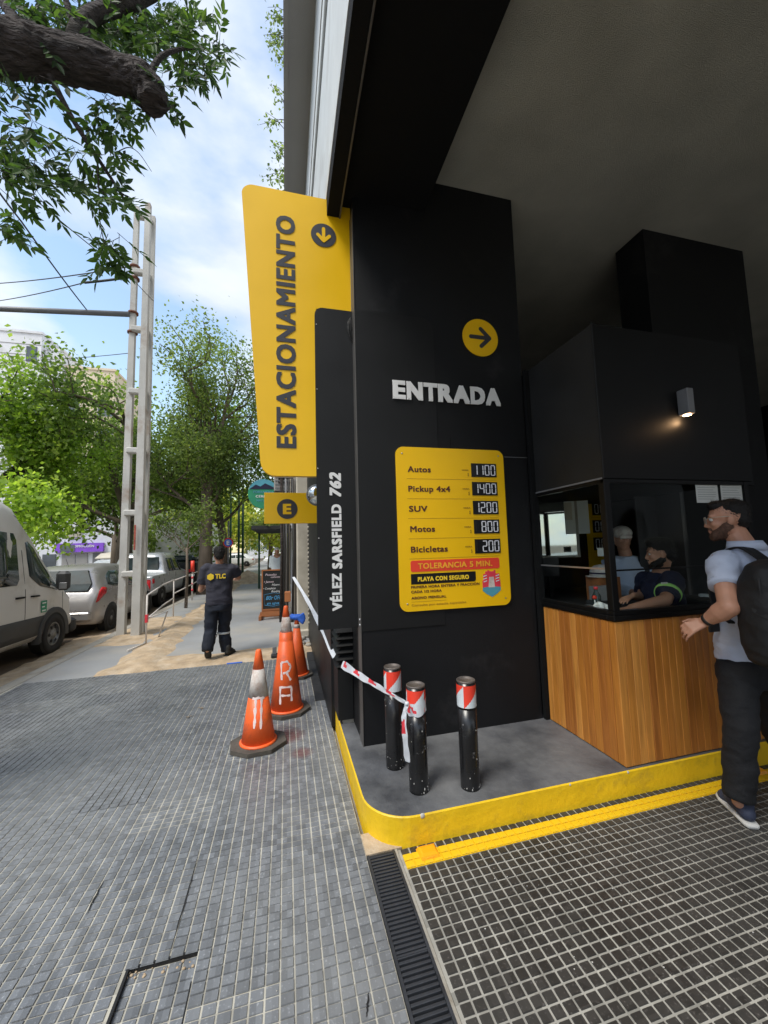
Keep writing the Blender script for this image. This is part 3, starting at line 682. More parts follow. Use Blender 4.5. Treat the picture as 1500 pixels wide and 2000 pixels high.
# ------------------------------------------------------------------ signs
def arrow_poly(cx, cz, r, ang, w=.13):
    """rounded stroke arrow pointing along +u rotated by ang; returns list of stroke polygons"""
    out = []
    def stroke(a, b, w):
        a = Vector(a); b = Vector(b); d = (b-a).normalized(); nn = Vector((-d.y, d.x))*w
        pts = []
        for k in range(7): t = math.radians(90-30*k); pts.append(b+(d*math.cos(t)+Vector((-d.y, d.x))*math.sin(t))*w)
        for k in range(7): t = math.radians(-90-30*k); pts.append(a+(d*math.cos(t)+Vector((-d.y, d.x))*math.sin(t))*w)
        return pts
    for a, b in (((-.55, 0), (.45, 0)), ((.02, .46), (.5, 0)), ((.02, -.46), (.5, 0))):
        poly = stroke(a, b, w); c, s = math.cos(ang), math.sin(ang)
        out.append([(cx+r*(p.x*c-p.y*s), cz+r*(p.x*s+p.y*c)) for p in poly])
    return out
SY = 3.05
ps = thing('parking_sign', (.1, SY, 2.2), 'tall yellow flag sign reading ESTACIONAMIENTO upwards with a down arrow', 'sign')
def arc(cx, cz, r, a0, a1, n=8): return [(cx+r*math.cos(math.radians(a0+(a1-a0)*k/n)), cz+r*math.sin(math.radians(a0+(a1-a0)*k/n))) for k in range(n+1)]
poly = arc(-.075, 2.30, .11, 184, 270)+[(.243, 2.192), (.252, 3.5), (.252, 3.60), (.553, 3.60), (.553, 4.60)]+arc(-.245, 4.515, .09, 92, 176)
poly[0] = (-.187, 2.30)
MB().prism(poly, XZ(SY), -.055, 0).build('sign_panel', M['yellow_sign'], ps)
fit_text('lettering', 'ESTACIONAMIENTO', (.086, SY-.002, 2.412), (0, 0, 1), (-1, 0, 0), 1.965, .157, M['ink'], ps, depth=.003, bold=.036)
MB().prism(disc(.322, 4.262, .106), XZ(SY-.0015), 0, .003).build('arrow_disc', M['ink'], ps)
for i, p in enumerate(arrow_poly(.322, 4.262, .106, -math.pi/2)): MB().prism(p, XZ(SY-.0045), 0, .003+.0006*i).build('arrow', M['yellow_sign'], ps)
ad = thing('address_panel', (.4, SY, 1), 'narrow black panel reading VÉLEZ SARSFIELD 762 upwards below the yellow sign', 'sign')
AY = SY-.022
MB().prism(rrect(.238, .553, 1.0, 3.60, .065, corners=(0, 0, 0, 1)), XZ(AY), -.02, 0).build('panel', M['black_panel'], ad)
def zpx(py, px=655): return gy(px, py, AY)[2]
for s, a, b, xb, xc, bo, sh in (('VÉLEZ', 1193, 1120, .424, .345, .05, 0), ('SARSFIELD', 1111, 985, .430, .348, .05, 0), ('762', 970, 923, .432, .335, .05, .22)):
    fit_text('lettering', s, (xb, AY-.0015, zpx(a)), (0, 0, 1), (-1, 0, 0), zpx(b)-zpx(a), (xb-xc), M['white_text'], ad, depth=.003, bold=bo, shear=sh)
for z in (3.45, 2.9, 2.25, 1.7): MB().ell((.25, AY-.002, z), (.005, .003, .005), nu=8, nv=5).build('rivet', M['steel'], ad)

EY = 5.0
c1 = gy(516, 962, EY); c2 = gy(606, 967, EY); c3 = gy(517, 1023, EY); cc = gy(561, 994, EY)
es = thing('exit_sign', tuple(c3), 'small yellow flag sign with a yellow E in a black disc', 'sign')
MB().box(c1[0], .405, EY, EY+.03, c3[2], c1[2], 0, .003).build('panel', M['yellow_sign'], es)
rr_ = gy(581, 994, EY)[0]-cc[0]
MB().prism(disc(cc[0], cc[2], rr_), XZ(EY-.001), 0, .003).build('disc', M['ink'], es)
fit_text('letter', 'E', (cc[0]-rr_*.42, EY-.0045, cc[2]-rr_*.55), (1, 0, 0), (0, 0, 1), rr_*.82, rr_*1.1, M['yellow_sign'], es, depth=.003, bold=.06)

# entrance lettering and arrow on the column
en = thing('entrance_lettering', (1.35, CF, 2.82), 'white raised letters reading ENTRADA across the black column', 'lettering')
xx = .853
for ch, wd in zip('ENTRADA', (.120, .150, .132, .142, .158, .148, .150)):
    fit_text('letter', ch, (xx, CF-.012, 2.822), (1, 0, 0), (0, 0, 1), wd-.008, .165, M['white_text'], en, depth=.010, bold=.055); xx += wd
    if ch == 'T': xx -= .004
ea = thing('entrance_arrow', (1.68, CF, 3.44), 'round yellow disc with a black arrow pointing right above ENTRADA', 'sign')
MB().prism(disc(1.68, 3.442, .172, 40), XZ(CF-.006), 0, .008).build('disc', M['yellow_sign'], ea)
for i, p in enumerate(arrow_poly(1.68, 3.442, .172, 0, .105)): MB().prism(p, XZ(CF-.0145), 0, .003+.0006*i).build('arrow', M['ink'], ea)

# price board
PBY = CF-.012
pb = thing('price_board', (1.35, PBY, 1.1), 'yellow price board with five lit number rows below ENTRADA', 'price board')
bx0, bx1, bz0, bz1 = .862, 1.836, 1.108, 2.425
def bu(u): return bx0+(bx1-bx0)*u
def bv(v): return bz1-(bz1-bz0)*v
MB().prism(rrect(bx0, bx1, bz0, bz1, .065), XZ(PBY), -.010, .006).build('board', M['yellow_sign'], pb)
FY = PBY-.006
def bt(s, u0, u1, v0, v1, m, bold=.02, par=None): return fit_text('lettering', s, (bu(u0), FY-.001, bv(v1)), (1, 0, 0), (0, 0, 1), bu(u1)-bu(u0), bv(v0)-bv(v1), m, par or pb, depth=.0012, bold=bold)
def bbx(name, u0, u1, v0, v1, m, d0=.001, d1=.003, par=None): return box(name, bu(u0), bu(u1), FY-d1, FY-d0, bv(v1), bv(v0), m, par or pb)
SEG = {'a': ((.12, 1), (.88, 1)), 'b': ((.9, .97), (.9, .53)), 'c': ((.9, .47), (.9, .03)), 'd': ((.12, 0), (.88, 0)), 'e': ((.1, .47), (.1, .03)), 'f': ((.1, .97), (.1, .53)), 'g': ((.14, .5), (.86, .5))}
DIG = {'0': 'abcdef', '1': 'bc', '2': 'abged', '4': 'fgbc', '8': 'abcdefg', '9': 'abcdfg'}
def digit(ch, x, z, w, h, y, par, th=None):
    mb = MB(); th = th or w*.085
    for s, (a, b) in SEG.items():
        on = ch in DIG and s in DIG[ch]
        if not on and ch != ' ': continue
        if ch == ' ' and s not in 'ef': continue
        x0, z0 = x+a[0]*w, z+a[1]*h; x1, z1 = x+b[0]*w, z+b[1]*h; t = th*(1.0 if on else .35)
        if abs(x1-x0) > abs(z1-z0): mb.box(min(x0, x1), max(x0, x1), y-.003, y, z0-t, z0+t, 0)
        else: mb.box(x0-t, x0+t, y-.003, y, min(z0, z1), max(z0, z1), 0)
    return mb.build('digit', M['digit'] if ch != ' ' else M['digit_off'], par)
rows = [('Autos', .10, .305, .120, .158, '1100', .092, .180), ('Pickup 4x4', .10, .475, .242, .280, '1400', .213, .300), ('SUV', .10, .262, .366, .404, '1200', .335, .422), ('Motos', .105, .322, .490, .528, ' 800', .456, .545), ('Bicicletas', .105, .43, .614, .652, ' 200', .580, .670)]
for s, u0, u1, v0, v1, dg, d0, d1 in rows:
    bt(s, u0, u1, v0, v1, M['brown_ink'], .03)
    dp = bbx('display', .680, .922, d0, d1, M['display'], 0, .005)
    for k, ch in enumerate(dg):
        w0 = (bu(.922)-bu(.680)); x = bu(.680)+w0*(.055+.235*k); digit(ch, x, bv(d1)+(bv(d0)-bv(d1))*.14, w0*.185, (bv(d0)-bv(d1))*.72, FY-.0055, dp)
    bt('HORA', .592, .655, d0+.040, d0+.050, M['thin_ink'], .03); bt('$', .643, .655, d0+.062, d0+.084, M['thin_ink'], .02)
for v_ in (.198, .322, .444, .567, .688): bbx('ruled_line', .09, .92, v_, v_+.0018, M['thin_ink'], 0, .0012)
def plate(name, u0, u1, v0, v1, r, m, cor=(1, 1, 1, 1), d=.002): return MB().prism(rrect(bu(u0), bu(u1), bv(v1), bv(v0), r, corners=cor), XZ(FY), -.001, d).build(name, m, pb)
rbn = plate('red_banner', .098, .905, .700, .768, .018, M['red_banner'])
for w_, ua, ub in (('TOLERANCIA', .16, .595), ('5', .622, .655), ('MIN.', .682, .835)): fit_text('lettering', w_, (bu(ua), FY-.0032, bv(.752)), (1, 0, 0), (0, 0, 1), bu(ub)-bu(ua), bv(.716)-bv(.752), M['orange_ink'], rbn, depth=.0012, bold=.03)
bbn = plate('black_banner', .098, .675, .780, .842, .02, M['display'], (0, 1, 0, 0))
fit_text('lettering', 'PLAYA CON SEGURO', (bu(.155), FY-.0032, bv(.826)), (1, 0, 0), (0, 0, 1), bu(.61)-bu(.155), bv(.798)-bv(.826), M['yellow_ink'], bbn, depth=.0012, bold=.05)
bt('PRIMERA HORA ENTERA Y FRACCIÓN', .096, .705, .850, .866, M['brown_ink'], .03); bt('CADA 1/2 HORA', .096, .36, .878, .894, M['brown_ink'], .03); bt('ABONO MENSUAL', .096, .40, .914, .930, M['brown_ink'], .03)
bbx('ruled_line', .096, .40, .944, .9455, M['thin_ink'], 0, .0012); bt('Consulte por estadía especiales', .096, .575, .957, .970, M['thin_ink'], .0)
for u, v_ in ((.055, .042), (.95, .038), (.062, .955), (.948, .958)): MB().ell((bu(u), FY-.001, bv(v_)), (.007, .004, .007), nu=8, nv=5).build('screw', M['steel'], pb)
cr = thing_c = MB()
def cpoly(pts, m, d, par): return MB().prism([(bu(u), bv(v_)) for u, v_ in pts], XZ(FY), -.0005, d).build(m[0], m[1], par)
shield = cpoly([(.735, .84), (.905, .84), (.905, .905), (.87, .925), (.82, .945), (.77, .925), (.735, .905)], ('crest', M['pink_red']), .0015, pb)
shield['label'] = 'small castle coat of arms printed on the price board'
cpoly([(.735, .885), (.82, .878), (.905, .885), (.905, .905), (.87, .925), (.82, .945), (.77, .925), (.735, .905)], ('wave_field', M['teal']), .002, shield)
cpoly([(.765, .785), (.785, .785), (.785, .778), (.805, .778), (.805, .785), (.845, .785), (.845, .778), (.862, .778), (.862, .815), (.85, .845), (.78, .845), (.765, .815)], ('castle_top', M['pink_red']), .0018, shield)
cpoly([(.79, .885), (.80, .82), (.843, .82), (.85, .885)], ('castle_tower', M['cone_white']), .0026, shield)
for sgn, u0 in ((-1, .745), (1, .862)):
    cpoly([(u0, .80), (u0+.035, .80), (u0+.035, .86), (u0, .86)], ('flag', M['pink_red']), .0022, shield)
    for k in range(3): cpoly([(u0, .812+k*.017), (u0+.033, .806+k*.017), (u0+.033, .812+k*.017), (u0, .818+k*.017)], ('flag_stripe', M['band_white']), .0028, shield)

# ------------------------------------------------------------------ ticket booth
BX0, BX1, BY0, BY1 = 2.125, 3.56, 2.16, 3.9
bo = thing('ticket_booth', (2.8, 3, .15), 'wood clad ticket booth with black framed glass and black upper box', 'booth')
pm = MB().box(-.0295, .0295, -.006, .006, .156, 1.075, 0, .003).mesh('plank', M['wood_plank'])
box('core_panel', BX0+.012, BX1-.012, BY0+.012, BY1, .151, 1.08, M['dark'], bo)
k = 0; x = BX0+.030
bo_inv = Matrix.Translation(-Vector(bo.location))
while x < BX1:
    o = bpy.data.objects.new('plank', pm); o.location = (x, BY0+.006+rnd.uniform(-.0012, .0012), 0); COL.objects.link(o); o.parent = bo; o.matrix_parent_inverse = bo_inv; x += .0615
y = BY0+.030
while y < CF-.02:
    o = bpy.data.objects.new('plank', pm); o.location = (BX0+.006+rnd.uniform(-.0012, .0012), y, 0); o.rotation_euler.z = math.pi/2; COL.objects.link(o); o.parent = bo; o.matrix_parent_inverse = bo_inv; y += .0615
MB().box(BX0-.012, BX1, BY0-.012, BY0+.05, 1.083, 1.115, 0, .004).box(BX0-.012, BX0+.05, BY0+.05, CF-.002, 1.083, 1.115, 0, .004).build('counter_edge', M['black_metal'], bo)
MB().box(BX0-.002, BX1, BY0-.002, BY0+.05, 1.1155, 1.145, 0, .003).box(BX0-.002, BX0+.05, BY0+.0505, CF-.002, 1.1155, 1.145, 0, .003).build('sill', M['black_metal'], bo)
box('counter_top', BX0+.05, BX1, BY0+.05, 2.75, 1.04, 1.075, M['black_metal'], bo)
box('corner_post', BX0, BX0+.052, BY0, BY0+.052, 1.1455, 2.046, M['black_metal'], bo, ch=.004)
box('post', 3.44, 3.48, BY0, BY0+.045, 1.1455, 2.046, M['black_metal'], bo); box('post', BX0, BX0+.03, CF-.035, CF-.002, 1.1455, 2.046, M['black_metal'], bo)
box('top_rail', BX0, BX1, BY0+.002, BY0+.03, 2.020, 2.046, M['black_metal'], bo); box('top_rail', BX0+.002, BX0+.03, BY0+.055, CF-.036, 2.020, 2.046, M['black_metal'], bo)
zr = gx(1120, 1108, BX0)[2]; zf = gy(1300, 1110, BY0)[2]
box('middle_rail', BX0+.008, BX0+.02, BY0+.053, CF-.036, zr-.005, zr+.006, M['steel'], bo); box('middle_rail', BX0+.053, 3.44, BY0+.008, BY0+.02, zf-.005, zf+.006, M['black_metal'], bo)
box('glass_pane', BX0+.053, 3.439, BY0+.022, BY0+.027, 1.146, 2.019, M['glass'], bo); box('glass_pane', BX0+.022, BX0+.027, BY0+.053, CF-.036, 1.146, 2.019, M['glass'], bo)
ub = box('upper_box', BX0+.02, 3.543, BY0+.012, BY1, 2.05, 3.175, M['beam_black'], bo)
box('box_panel', BX0+.008, 3.543, BY0-.002, BY0+.011, 2.052, 3.17, M['black_metal'], bo); box('box_panel', BX0+.006, BX0+.019, BY0+.013, CF-.002, 2.052, 3.17, M['booth_side_lit'], bo); box('filler_panel', 2.089, BX0+.002, 2.90, 2.938, .152, 3.17, M['beam_black'], bo)
box('edge_trim', BX0-.004, BX0+.007, BY0-.006, BY0+.006, 2.046, 3.178, M['black_panel'], bo, ch=.002)
box('bottom_trim', BX0-.003, BX0+.005, BY0+.01, CF-.002, 2.046, 2.058, M['lamp_grey'], bo)
box('rear_wall', BX0, BX1, BY1, BY1+.04, 1.08, 2.046, M['dark'], bo); box('rear_wall', BX1, BX1+.03, BY0+.6, BY1, 1.08, 2.046, M['dark'], bo)
# lamp on the upper box
lp = thing('wall_lamp', (2.885, BY0, 2.6), 'small grey box lamp glowing orange on the black upper box', 'lamp')
box('lamp_body', 2.845, 2.905, BY0-.085, BY0-.004, 2.53, 2.72, M['lamp_grey'], lp, ch=.004)
MB().prism(disc(2.875, 2.5, .01), lambda u, v, d: (u, BY0-.045, v), 0, .01)
MB().cyl((2.875, BY0-.046), .026, 2.524, 2.531, 20).build('bulb', M['lamp_glow'], lp)
ld = bpy.data.lights.new('lamp_light', 'POINT'); ld.energy = .4; ld.color = (1, .6, .3); ld.shadow_soft_size = .02
lo = bpy.data.objects.new('lamp_light', ld); lo.location = (2.875, BY0-.046, 2.49); COL.objects.link(lo)
# notices taped to the glass
for (a, b, lab) in (((1358, 947), (1404, 982), 'left of two white notices taped inside the booth glass'), ((1406, 943), (1453, 979), 'right of two white notices taped inside the booth glass')):
    p0 = gy(*a, BY0+.02); p1 = gy(*b, BY0+.02)
    t = thing('notice', tuple(p1), lab, 'notice', 'white notices on the booth glass')
    box('sheet', p0[0], p1[0], BY0+.0185, BY0+.0215, p1[2], p0[2], M['paper'], t)
    for r_ in range(6):
        z = p0[2]-.018-r_*(p0[2]-p1[2]-.03)/6; x1_ = p1[0]-.02-rnd.random()*.04; box('text_line', p0[0]+.015, x1_, BY0+.0175, BY0+.0186, z-.003, z, M['paper_ink'], t)
# inside: mirror, second price board, papers
BI = 3.84
p0 = gy(1046, 975, BI); p1 = gy(1122, 1082, BI)
mi = thing('mirror', tuple(p1), 'framed mirror reflecting the street inside the booth', 'mirror')
zt_, zb_ = gy(1118, 966, BI)[2], gy(1122, 1082, BI)[2]; xl_, xr_ = 2.5, 2.92
box('mirror_glass', xl_, xr_, BI, BI+.01, zb_, zt_, M['mirror'], mi)
for (a, b, c, d) in ((xl_, xr_, zt_, zt_+.02), (xl_, xr_, zb_-.02, zb_), (xr_, xr_+.025, zb_-.02, zt_+.02)): box('frame', a, b, BI-.01, BI+.015, c, d, M['concrete'], mi)
q0 = gy(1050, 985, BI-.01); q1 = gy(1088, 1045, BI-.01)
mi.location = ((xl_+xr_)/2, BI, zb_)
for c_ in mi.children: c_.matrix_parent_inverse = Matrix.Translation(-Vector(mi.location))
box('paper', q0[0], q1[0], BI-.006, BI-.003, q1[2], q0[2], M['paper'], mi); q2 = gy(1066, 1020, BI-.01); box('yellow_note', q0[0], q2[0]-.02, BI-.010, BI-.007, q2[2], q0[2]-.02, M['leaf_yellow'] if 0 else M['cream_wall'], mi)
mi.rotation_euler.z = math.radians(-30); mi.location.y = 3.56; mi.location.x = gy(1082, 1020, 3.56)[0]
p0 = gy(1141, 945, 3.7); p1 = gy(1200, 1150, 3.7)
b2 = thing('rate_panel', tuple(p1), 'yellow rate panel with double zero number rows seen through the booth glass', 'price board')
box('board', p0[0], p1[0], 3.7, 3.72, p1[2], p0[2]+.02, M['yellow_sign'], b2)
for k, (a, b) in enumerate(((948, 972), (982, 1006), (1016, 1040), (1050, 1074))):
    u0 = gy(1155+k*1.5, a, 3.69); u1 = gy(1183+k*1.5, b, 3.69); dp = box('display', u0[0], u1[0], 3.69, 3.699, u1[2], u0[2], M['display'], b2)
    w0 = u1[0]-u0[0]
    for q in range(2): digit('0', u0[0]+w0*(.12+.42*q), u1[2]+(u0[2]-u1[2])*.14, w0*.3, (u0[2]-u1[2])*.72, 3.689, dp)
    box('ruled_line', p0[0]+.06, p1[0], 3.697, 3.6999, u1[2]-.03, u1[2]-.027, M['thin_ink'], b2)
# vertical conduit and small fixtures inside
pa = gy(1284, 940, 3.2); pb_ = gy(1293, 1045, 3.2)
MB().tube([(pa[0], 3.2, pa[2]+.05), (pb_[0], 3.2, pb_[2])], .011, 8).build('pipe', M['cream_wall'], label='thin beige pipe hanging down inside the booth', cat='pipe')
pa = gy(1240, 938, 3.0); pb_ = gy(1264, 949, 3.0)
tag(box('green_label', pa[0], pb_[0], 3.0, 3.01, pb_[2], pa[2], M['leaf_yellow'] if 0 else M['green_sign']), 'small green label under the booth ceiling', 'label')
# counter things
CT = 1.075
mbg = MB()
c = gy(1168, 1168, 2.42)
for k in range(9): mbg.ell((c[0]+rnd.uniform(-.05, .05), 2.42+rnd.uniform(-.04, .04), CT+.02+rnd.uniform(0, .06)*(1 if k < 6 else .3)), (rnd.uniform(.025, .05), rnd.uniform(.02, .045), rnd.uniform(.02, .045)))
flesh('plastic_bag', mbg, M['white_plastic'], voxel=.006, smooth=3, wrinkle=.012, wsc=22, label='crumpled white plastic bag on the booth counter', cat='bag')
c = gy(1160, 1150, 2.5)
t = thing('bell_push', (c[0], 2.5, CT), 'small stick with a red ball on the booth counter', 'stick')
MB().tube([(c[0], 2.5, CT), (c[0], 2.5, CT+.10)], .004, 6).build('stem', M['white_plastic'], t); MB().ell((c[0], 2.5, CT+.115), (.016, .016, .016)).build('ball', M['band_red'], t)
c = (2.40, 2.6)
t = thing('bottle', (c[0], 2.6, CT), 'dark bottle with a red cap on the booth counter', 'bottle')
MB().lathe((c[0], 2.6, CT), [(.03, 0), (.032, .02), (.032, .11), (.014, .145), (.013, .16)]).build('body', M['car_glass'], t); MB().cyl((c[0], 2.6), .016, CT+.16, CT+.18, 14).build('cap', M['tape_red'], t)
c = (2.27, 2.55)
tag(MB().lathe((c[0], 2.55, CT), [(.045, 0), (.055, .03), (.05, .045), (.03, .05)]).build('ashtray', M['steel']), 'round steel dish beside the dark bottle on the counter', 'dish')
c = (2.44, 2.5)
tag(box('calculator', c[0]-.02, c[0]+.05, 2.47, 2.56, CT, CT+.02, M['pink_red'], ch=.004), 'small pink gadget lying on the booth counter', 'gadget')
t = thing('till', (2.52, 2.68, CT), 'small dark till with a slanted screen on the booth counter', 'till')
box('drawer', 2.42, 2.66, 2.62, 2.74, CT, CT+.06, M['rubber'], t, ch=.006); MB().add([(2.45, 2.64, CT+.06), (2.63, 2.64, CT+.06), (2.63, 2.70, CT+.17), (2.45, 2.70, CT+.17), (2.45, 2.73, CT+.06), (2.63, 2.73, CT+.06), (2.63, 2.73, CT+.17), (2.45, 2.73, CT+.17)], [(0, 1, 2, 3), (4, 7, 6, 5), (0, 3, 7, 4), (1, 5, 6, 2), (3, 2, 6, 7), (0, 4, 5, 1)]).build('screen_block', M['lamp_grey'], t)
t = thing('mug', (3.28, 2.42, CT), 'white mug on the booth counter to the right of the cashier', 'mug'); MB().lathe((3.28, 2.42, CT), [(.034, 0), (.038, .01), (.038, .09), (.035, .092), (.033, .02)]).build('cup', M['white_plastic'], t); MB().tube([(3.318, 2.42, CT+.02), (3.345, 2.42, CT+.03), (3.345, 2.42, CT+.065), (3.318, 2.42, CT+.075)], .005, 6).build('handle', M['white_plastic'], t)
for k_, (x_, y_) in enumerate(((2.34, 2.36), (2.36, 2.37), (3.1, 2.3))): tag(box('receipt', x_, x_+.09, y_, y_+.13, CT+.001+.003*k_, CT+.003+.003*k_, M['paper']), ('bottom slip of the two papers at the booth corner', 'upper slip of the two papers at the booth corner', 'loose white paper on the counter in front of the cashier')[k_], 'paper')
c = gy(1195, 1165, 2.45)
t = thing('keyboard', (c[0], 2.45, CT), 'dark keyboard in front of the seated cashier', 'keyboard')
box('case', c[0]-.05, c[0]+.30, 2.38, 2.50, CT, CT+.015, M['dark'], t, ch=.003)
key = MB().box(-.007, .007, -.007, .007, 0, .005).mesh('key', M['rubber'])
for i in range(16):
    for j in range(5):
        o = bpy.data.objects.new('key', key); o.location = (c[0]-.035+i*.02, 2.395+j*.02, CT+.015); COL.objects.link(o); o.parent = t; o.matrix_parent_inverse = Matrix.Translation(-Vector(t.location))
c = gy(1240, 1178, 2.36)
tag(box('receipt', c[0]-.05, c[0]+.09, 2.30, 2.37, CT+.001, CT+.004, M['paper']), 'white paper slip on the counter below the cashier\'s hand', 'paper')
c = gy(1074, 1085, 3.3)
t = thing('monitor', (c[0], 3.3, CT), 'dark computer monitor below the mirror in the booth', 'monitor')
box('screen', c[0]-.12, c[0]+.10, 3.3, 3.33, 1.28, 1.47, M['display'], t, ch=.004); box('stand', c[0]-.02, c[0]+.02, 3.31, 3.33, CT, 1.28, M['black_metal'], t); box('desk', 2.16, 3.5, 3.2, BY1, CT-.04, CT-.001, M['black_metal'], bo)
pa = gy(1237, 940, 2.98); pb_ = gy(1290, 1100, 2.98); box('inner_partition', pa[0], pb_[0], 2.98, 3.0, CT, 2.04, M['dark'], bo)
c = gy(1176, 1078, 2.75)
o = box('reflected_slip', c[0]-.045, c[0]+.045, 2.75, 2.754, c[2]-.035, c[2]+.035, M['paper'], label='pale slip with orange print modelled in place of a mirrored reflection inside the booth', cat='paper')  # solid slip added in place of a reflected paper
c = gy(1176, 1115, 2.9)
t = thing('reflected_cap', (c[0], 2.9, c[2]-.06), 'solid white cap with a dark band standing in for a mirrored reflection behind the booth post', 'cap')  # solid cap and shelf built where only a mirrored hat reflection appears
mbc = MB().lathe((c[0], 2.9, c[2]-.04), [(.105, 0), (.105, .03), (.092, .065), (.06, .09), (.01, .10)]); mbc.build('crown', M['cone_white'], t)
MB().lathe((c[0], 2.9, c[2]-.044), [(.107, .02), (.1075, .034)]).build('band', M['navy'], t); MB().lathe((c[0]-.02, 2.9, c[2]-.05), [(.12, 0), (.125, .006), (.1, .008)]).build('brim', M['cone_white'], t)
MB().box(c[0]-.11, c[0]+.11, 2.82, 2.98, CT, c[2]-.052).build('shelf', M['wood_dark'], t)

# ------------------------------------------------------------------ bollards and tape
def bollard(x, y, h, label, swap, stripes=True):
    t = thing('bollard', (x, y, .151), label, 'bollard', 'three black bollards on the plinth')
    r = .058
    post = MB().lathe((x, y, .151), [(r, 0), (r, .02), (r, .3), (r, h-.155)]).build('post', M['bollard'], t)
    MB().lathe((x, y, .151), [(r*.98, h-.155), (r*.98, h)]).build('neck', M['bollard'], t)
    MB().lathe((x, y, .151), [(r*.98, h), (r, h+.002), (r, h+.010), (r*.93, h+.013), (r*.9, h+.004), (.01, h+.003)]).build('top_cap', M['bollard_top'], t)
    z0, z1 = .151+h-.142, .151+h-.012
    n = 120; R = r+.0016; v = []; rows = 30
    for j in range(rows+1):
        for k in range(n+1):
            a = 2*math.pi*k/n; v.append((x+R*math.cos(a), y+R*math.sin(a), z0+(z1-z0)*j/rows))
    wf = []; rf = []
    for j in range(rows):
        for k in range(n):
            q = (j*(n+1)+k, j*(n+1)+k+1, (j+1)*(n+1)+k+1, (j+1)*(n+1)+k)
            u = (k/n*3+swap) % 1.0; (rf if u < j/rows*(1 if swap < 5 else -1)+.04 else wf).append(q)
    MB().add(v, wf, 0, True).build('white_band', M['band_white'], t, fix=False); MB().add(v, rf, 0, True).build('red_band', M['band_red'], t, fix=False)
    rr = random.Random(int(x*1000)); pm_ = MB()
    for k in range(18):
        a = rr.uniform(math.pi, 2*math.pi); z = .151+(rr.random()**2.4)*(h-.2)+.01; s = rr.uniform(.0012, .0045)
        pm_.ell((x+r*math.cos(a), y+r*math.sin(a), z), (s, .0012, s*rr.uniform(.7, 2.2)), nu=6, nv=4)
    pm_.build('paint_chips', M['chip'], t, kind='stuff')
    return t
bollard(.705, 2.63, .640, 'rearmost black bollard, closest to the column, with red and white band', .25)
bollard(.775, 2.345, .605, 'front left bollard with barrier tape knotted round its red and white band', .45)
bollard(1.085, 2.285, .620, 'right bollard standing alone near the wooden booth', .1)

def ribbon(name, pts, w0, w1, parent, twist=None, sagdir=(0, 0, -1), red=((0, 0),), n=60, wn_=None):
    """flat tape along a 3D polyline with red marks, as two meshes (white, red)"""
    P = []
    for i in range(n+1):
        t = i/n*(len(pts)-1); k = min(int(t), len(pts)-2); u = t-k
        p0 = Vector(pts[max(k-1, 0)]); p1 = Vector(pts[k]); p2 = Vector(pts[k+1]); p3 = Vector(pts[min(k+2, len(pts)-1)])
        P.append(.5*((2*p1)+(p2-p0)*u+(2*p0-5*p1+4*p2-p3)*u*u+(3*p1-p0-3*p2+p3)*u**3))
    v = []
    for i, p in enumerate(P):
        t = i/n; d = (P[min(i+1, n)]-P[max(i-1, 0)]).normalized(); side = d.cross(Vector((0, 1, 0))).normalized()
        if twist: side = Matrix.Rotation(twist*t, 3, d) @ side
        w = (w0*(1-t)+w1*t)/2*(1+.12*math.sin(t*23)); nn = d.cross(side)*.0015*math.sin(t*40)
        for s in (-1, -.35, .35, 1): v.append(p+side*w*s+nn*(1 if abs(s) < .5 else -1))
    wf, rf = [], []
    for i in range(n):
        for s in range(3):
            q = (4*i+s, 4*i+s+1, 4*i+s+5, 4*i+s+4); t = (i+.5)/n+(s-1)*.012
            (rf if s == 1 and any(a < t < b for a, b in red) or s == 0 and any(a+.02 < t < b-.02 for a, b in red) else wf).append(q)
    MB().add(v, wf, 0, True).build('white_strip', M['tape_white'], parent, fix=False)
    if rf: MB().add(v, rf, 0, True).build('red_mark', M['tape_red'], parent, fix=False, kind='stuff')
K = gy(795, 1374, 2.285)
tp = thing('barrier_tape', tuple(K), 'white and red barrier tape stretched from the front left bollard to the ribbed vent box', 'tape')
E1 = gy(668, 1297, 3.30)
ribbon('tape', [K, Vector(K).lerp(Vector(E1), .33)+Vector((0, 0, -.004)), Vector(K).lerp(Vector(E1), .66)+Vector((0, 0, -.006)), E1], .022, .062, tp, .5, red=((.16, .27), (.40, .52), (.66, .76), (.88, .95)))
ribbon('tape', [K, Vector(gy(789, 1400, 2.27)), Vector(gy(791, 1440, 2.27)), Vector(gy(796, 1488, 2.29))], .022, .036, tp, .8, red=((.38, .62),))
v = []; n = 40; zc = K[2]-.012
for j in range(5):
    for k in range(n+1):
        a = 2*math.pi*k/n; R = .0605+.002*math.sin(a*9+j); v.append((.775+R*math.cos(a), 2.345+R*math.sin(a), zc-.055+j*.018+.022*math.sin(a+.6)+.004*math.sin(5*a)))
wf, rf = [], []
for j in range(4):
    for k in range(n):
        (rf if (18 < k+j*2 < 30) and j in (1, 2) else wf).append((j*(n+1)+k, j*(n+1)+k+1, (j+1)*(n+1)+k+1, (j+1)*(n+1)+k))
MB().add(v, wf, 0, True).build('wrap', M['tape_white'], tp, fix=False); MB().add(v, rf, 0, True).build('red_mark', M['tape_red'], tp, fix=False)
MB().ell((K[0], K[1], K[2]), (.014, .012, .012)).build('knot', M['tape_white'], tp)
t2 = thing('barrier_tape', (.4, 5, 1), 'white barrier tape running from the vent box back to the facade behind the cones', 'tape')
ribbon('tape', [gx(655, 1282, .415), gx(620, 1210, .38), gy(596, 1165, 6.4), gy(573, 1127, 7.6)], .055, .05, t2, .4)

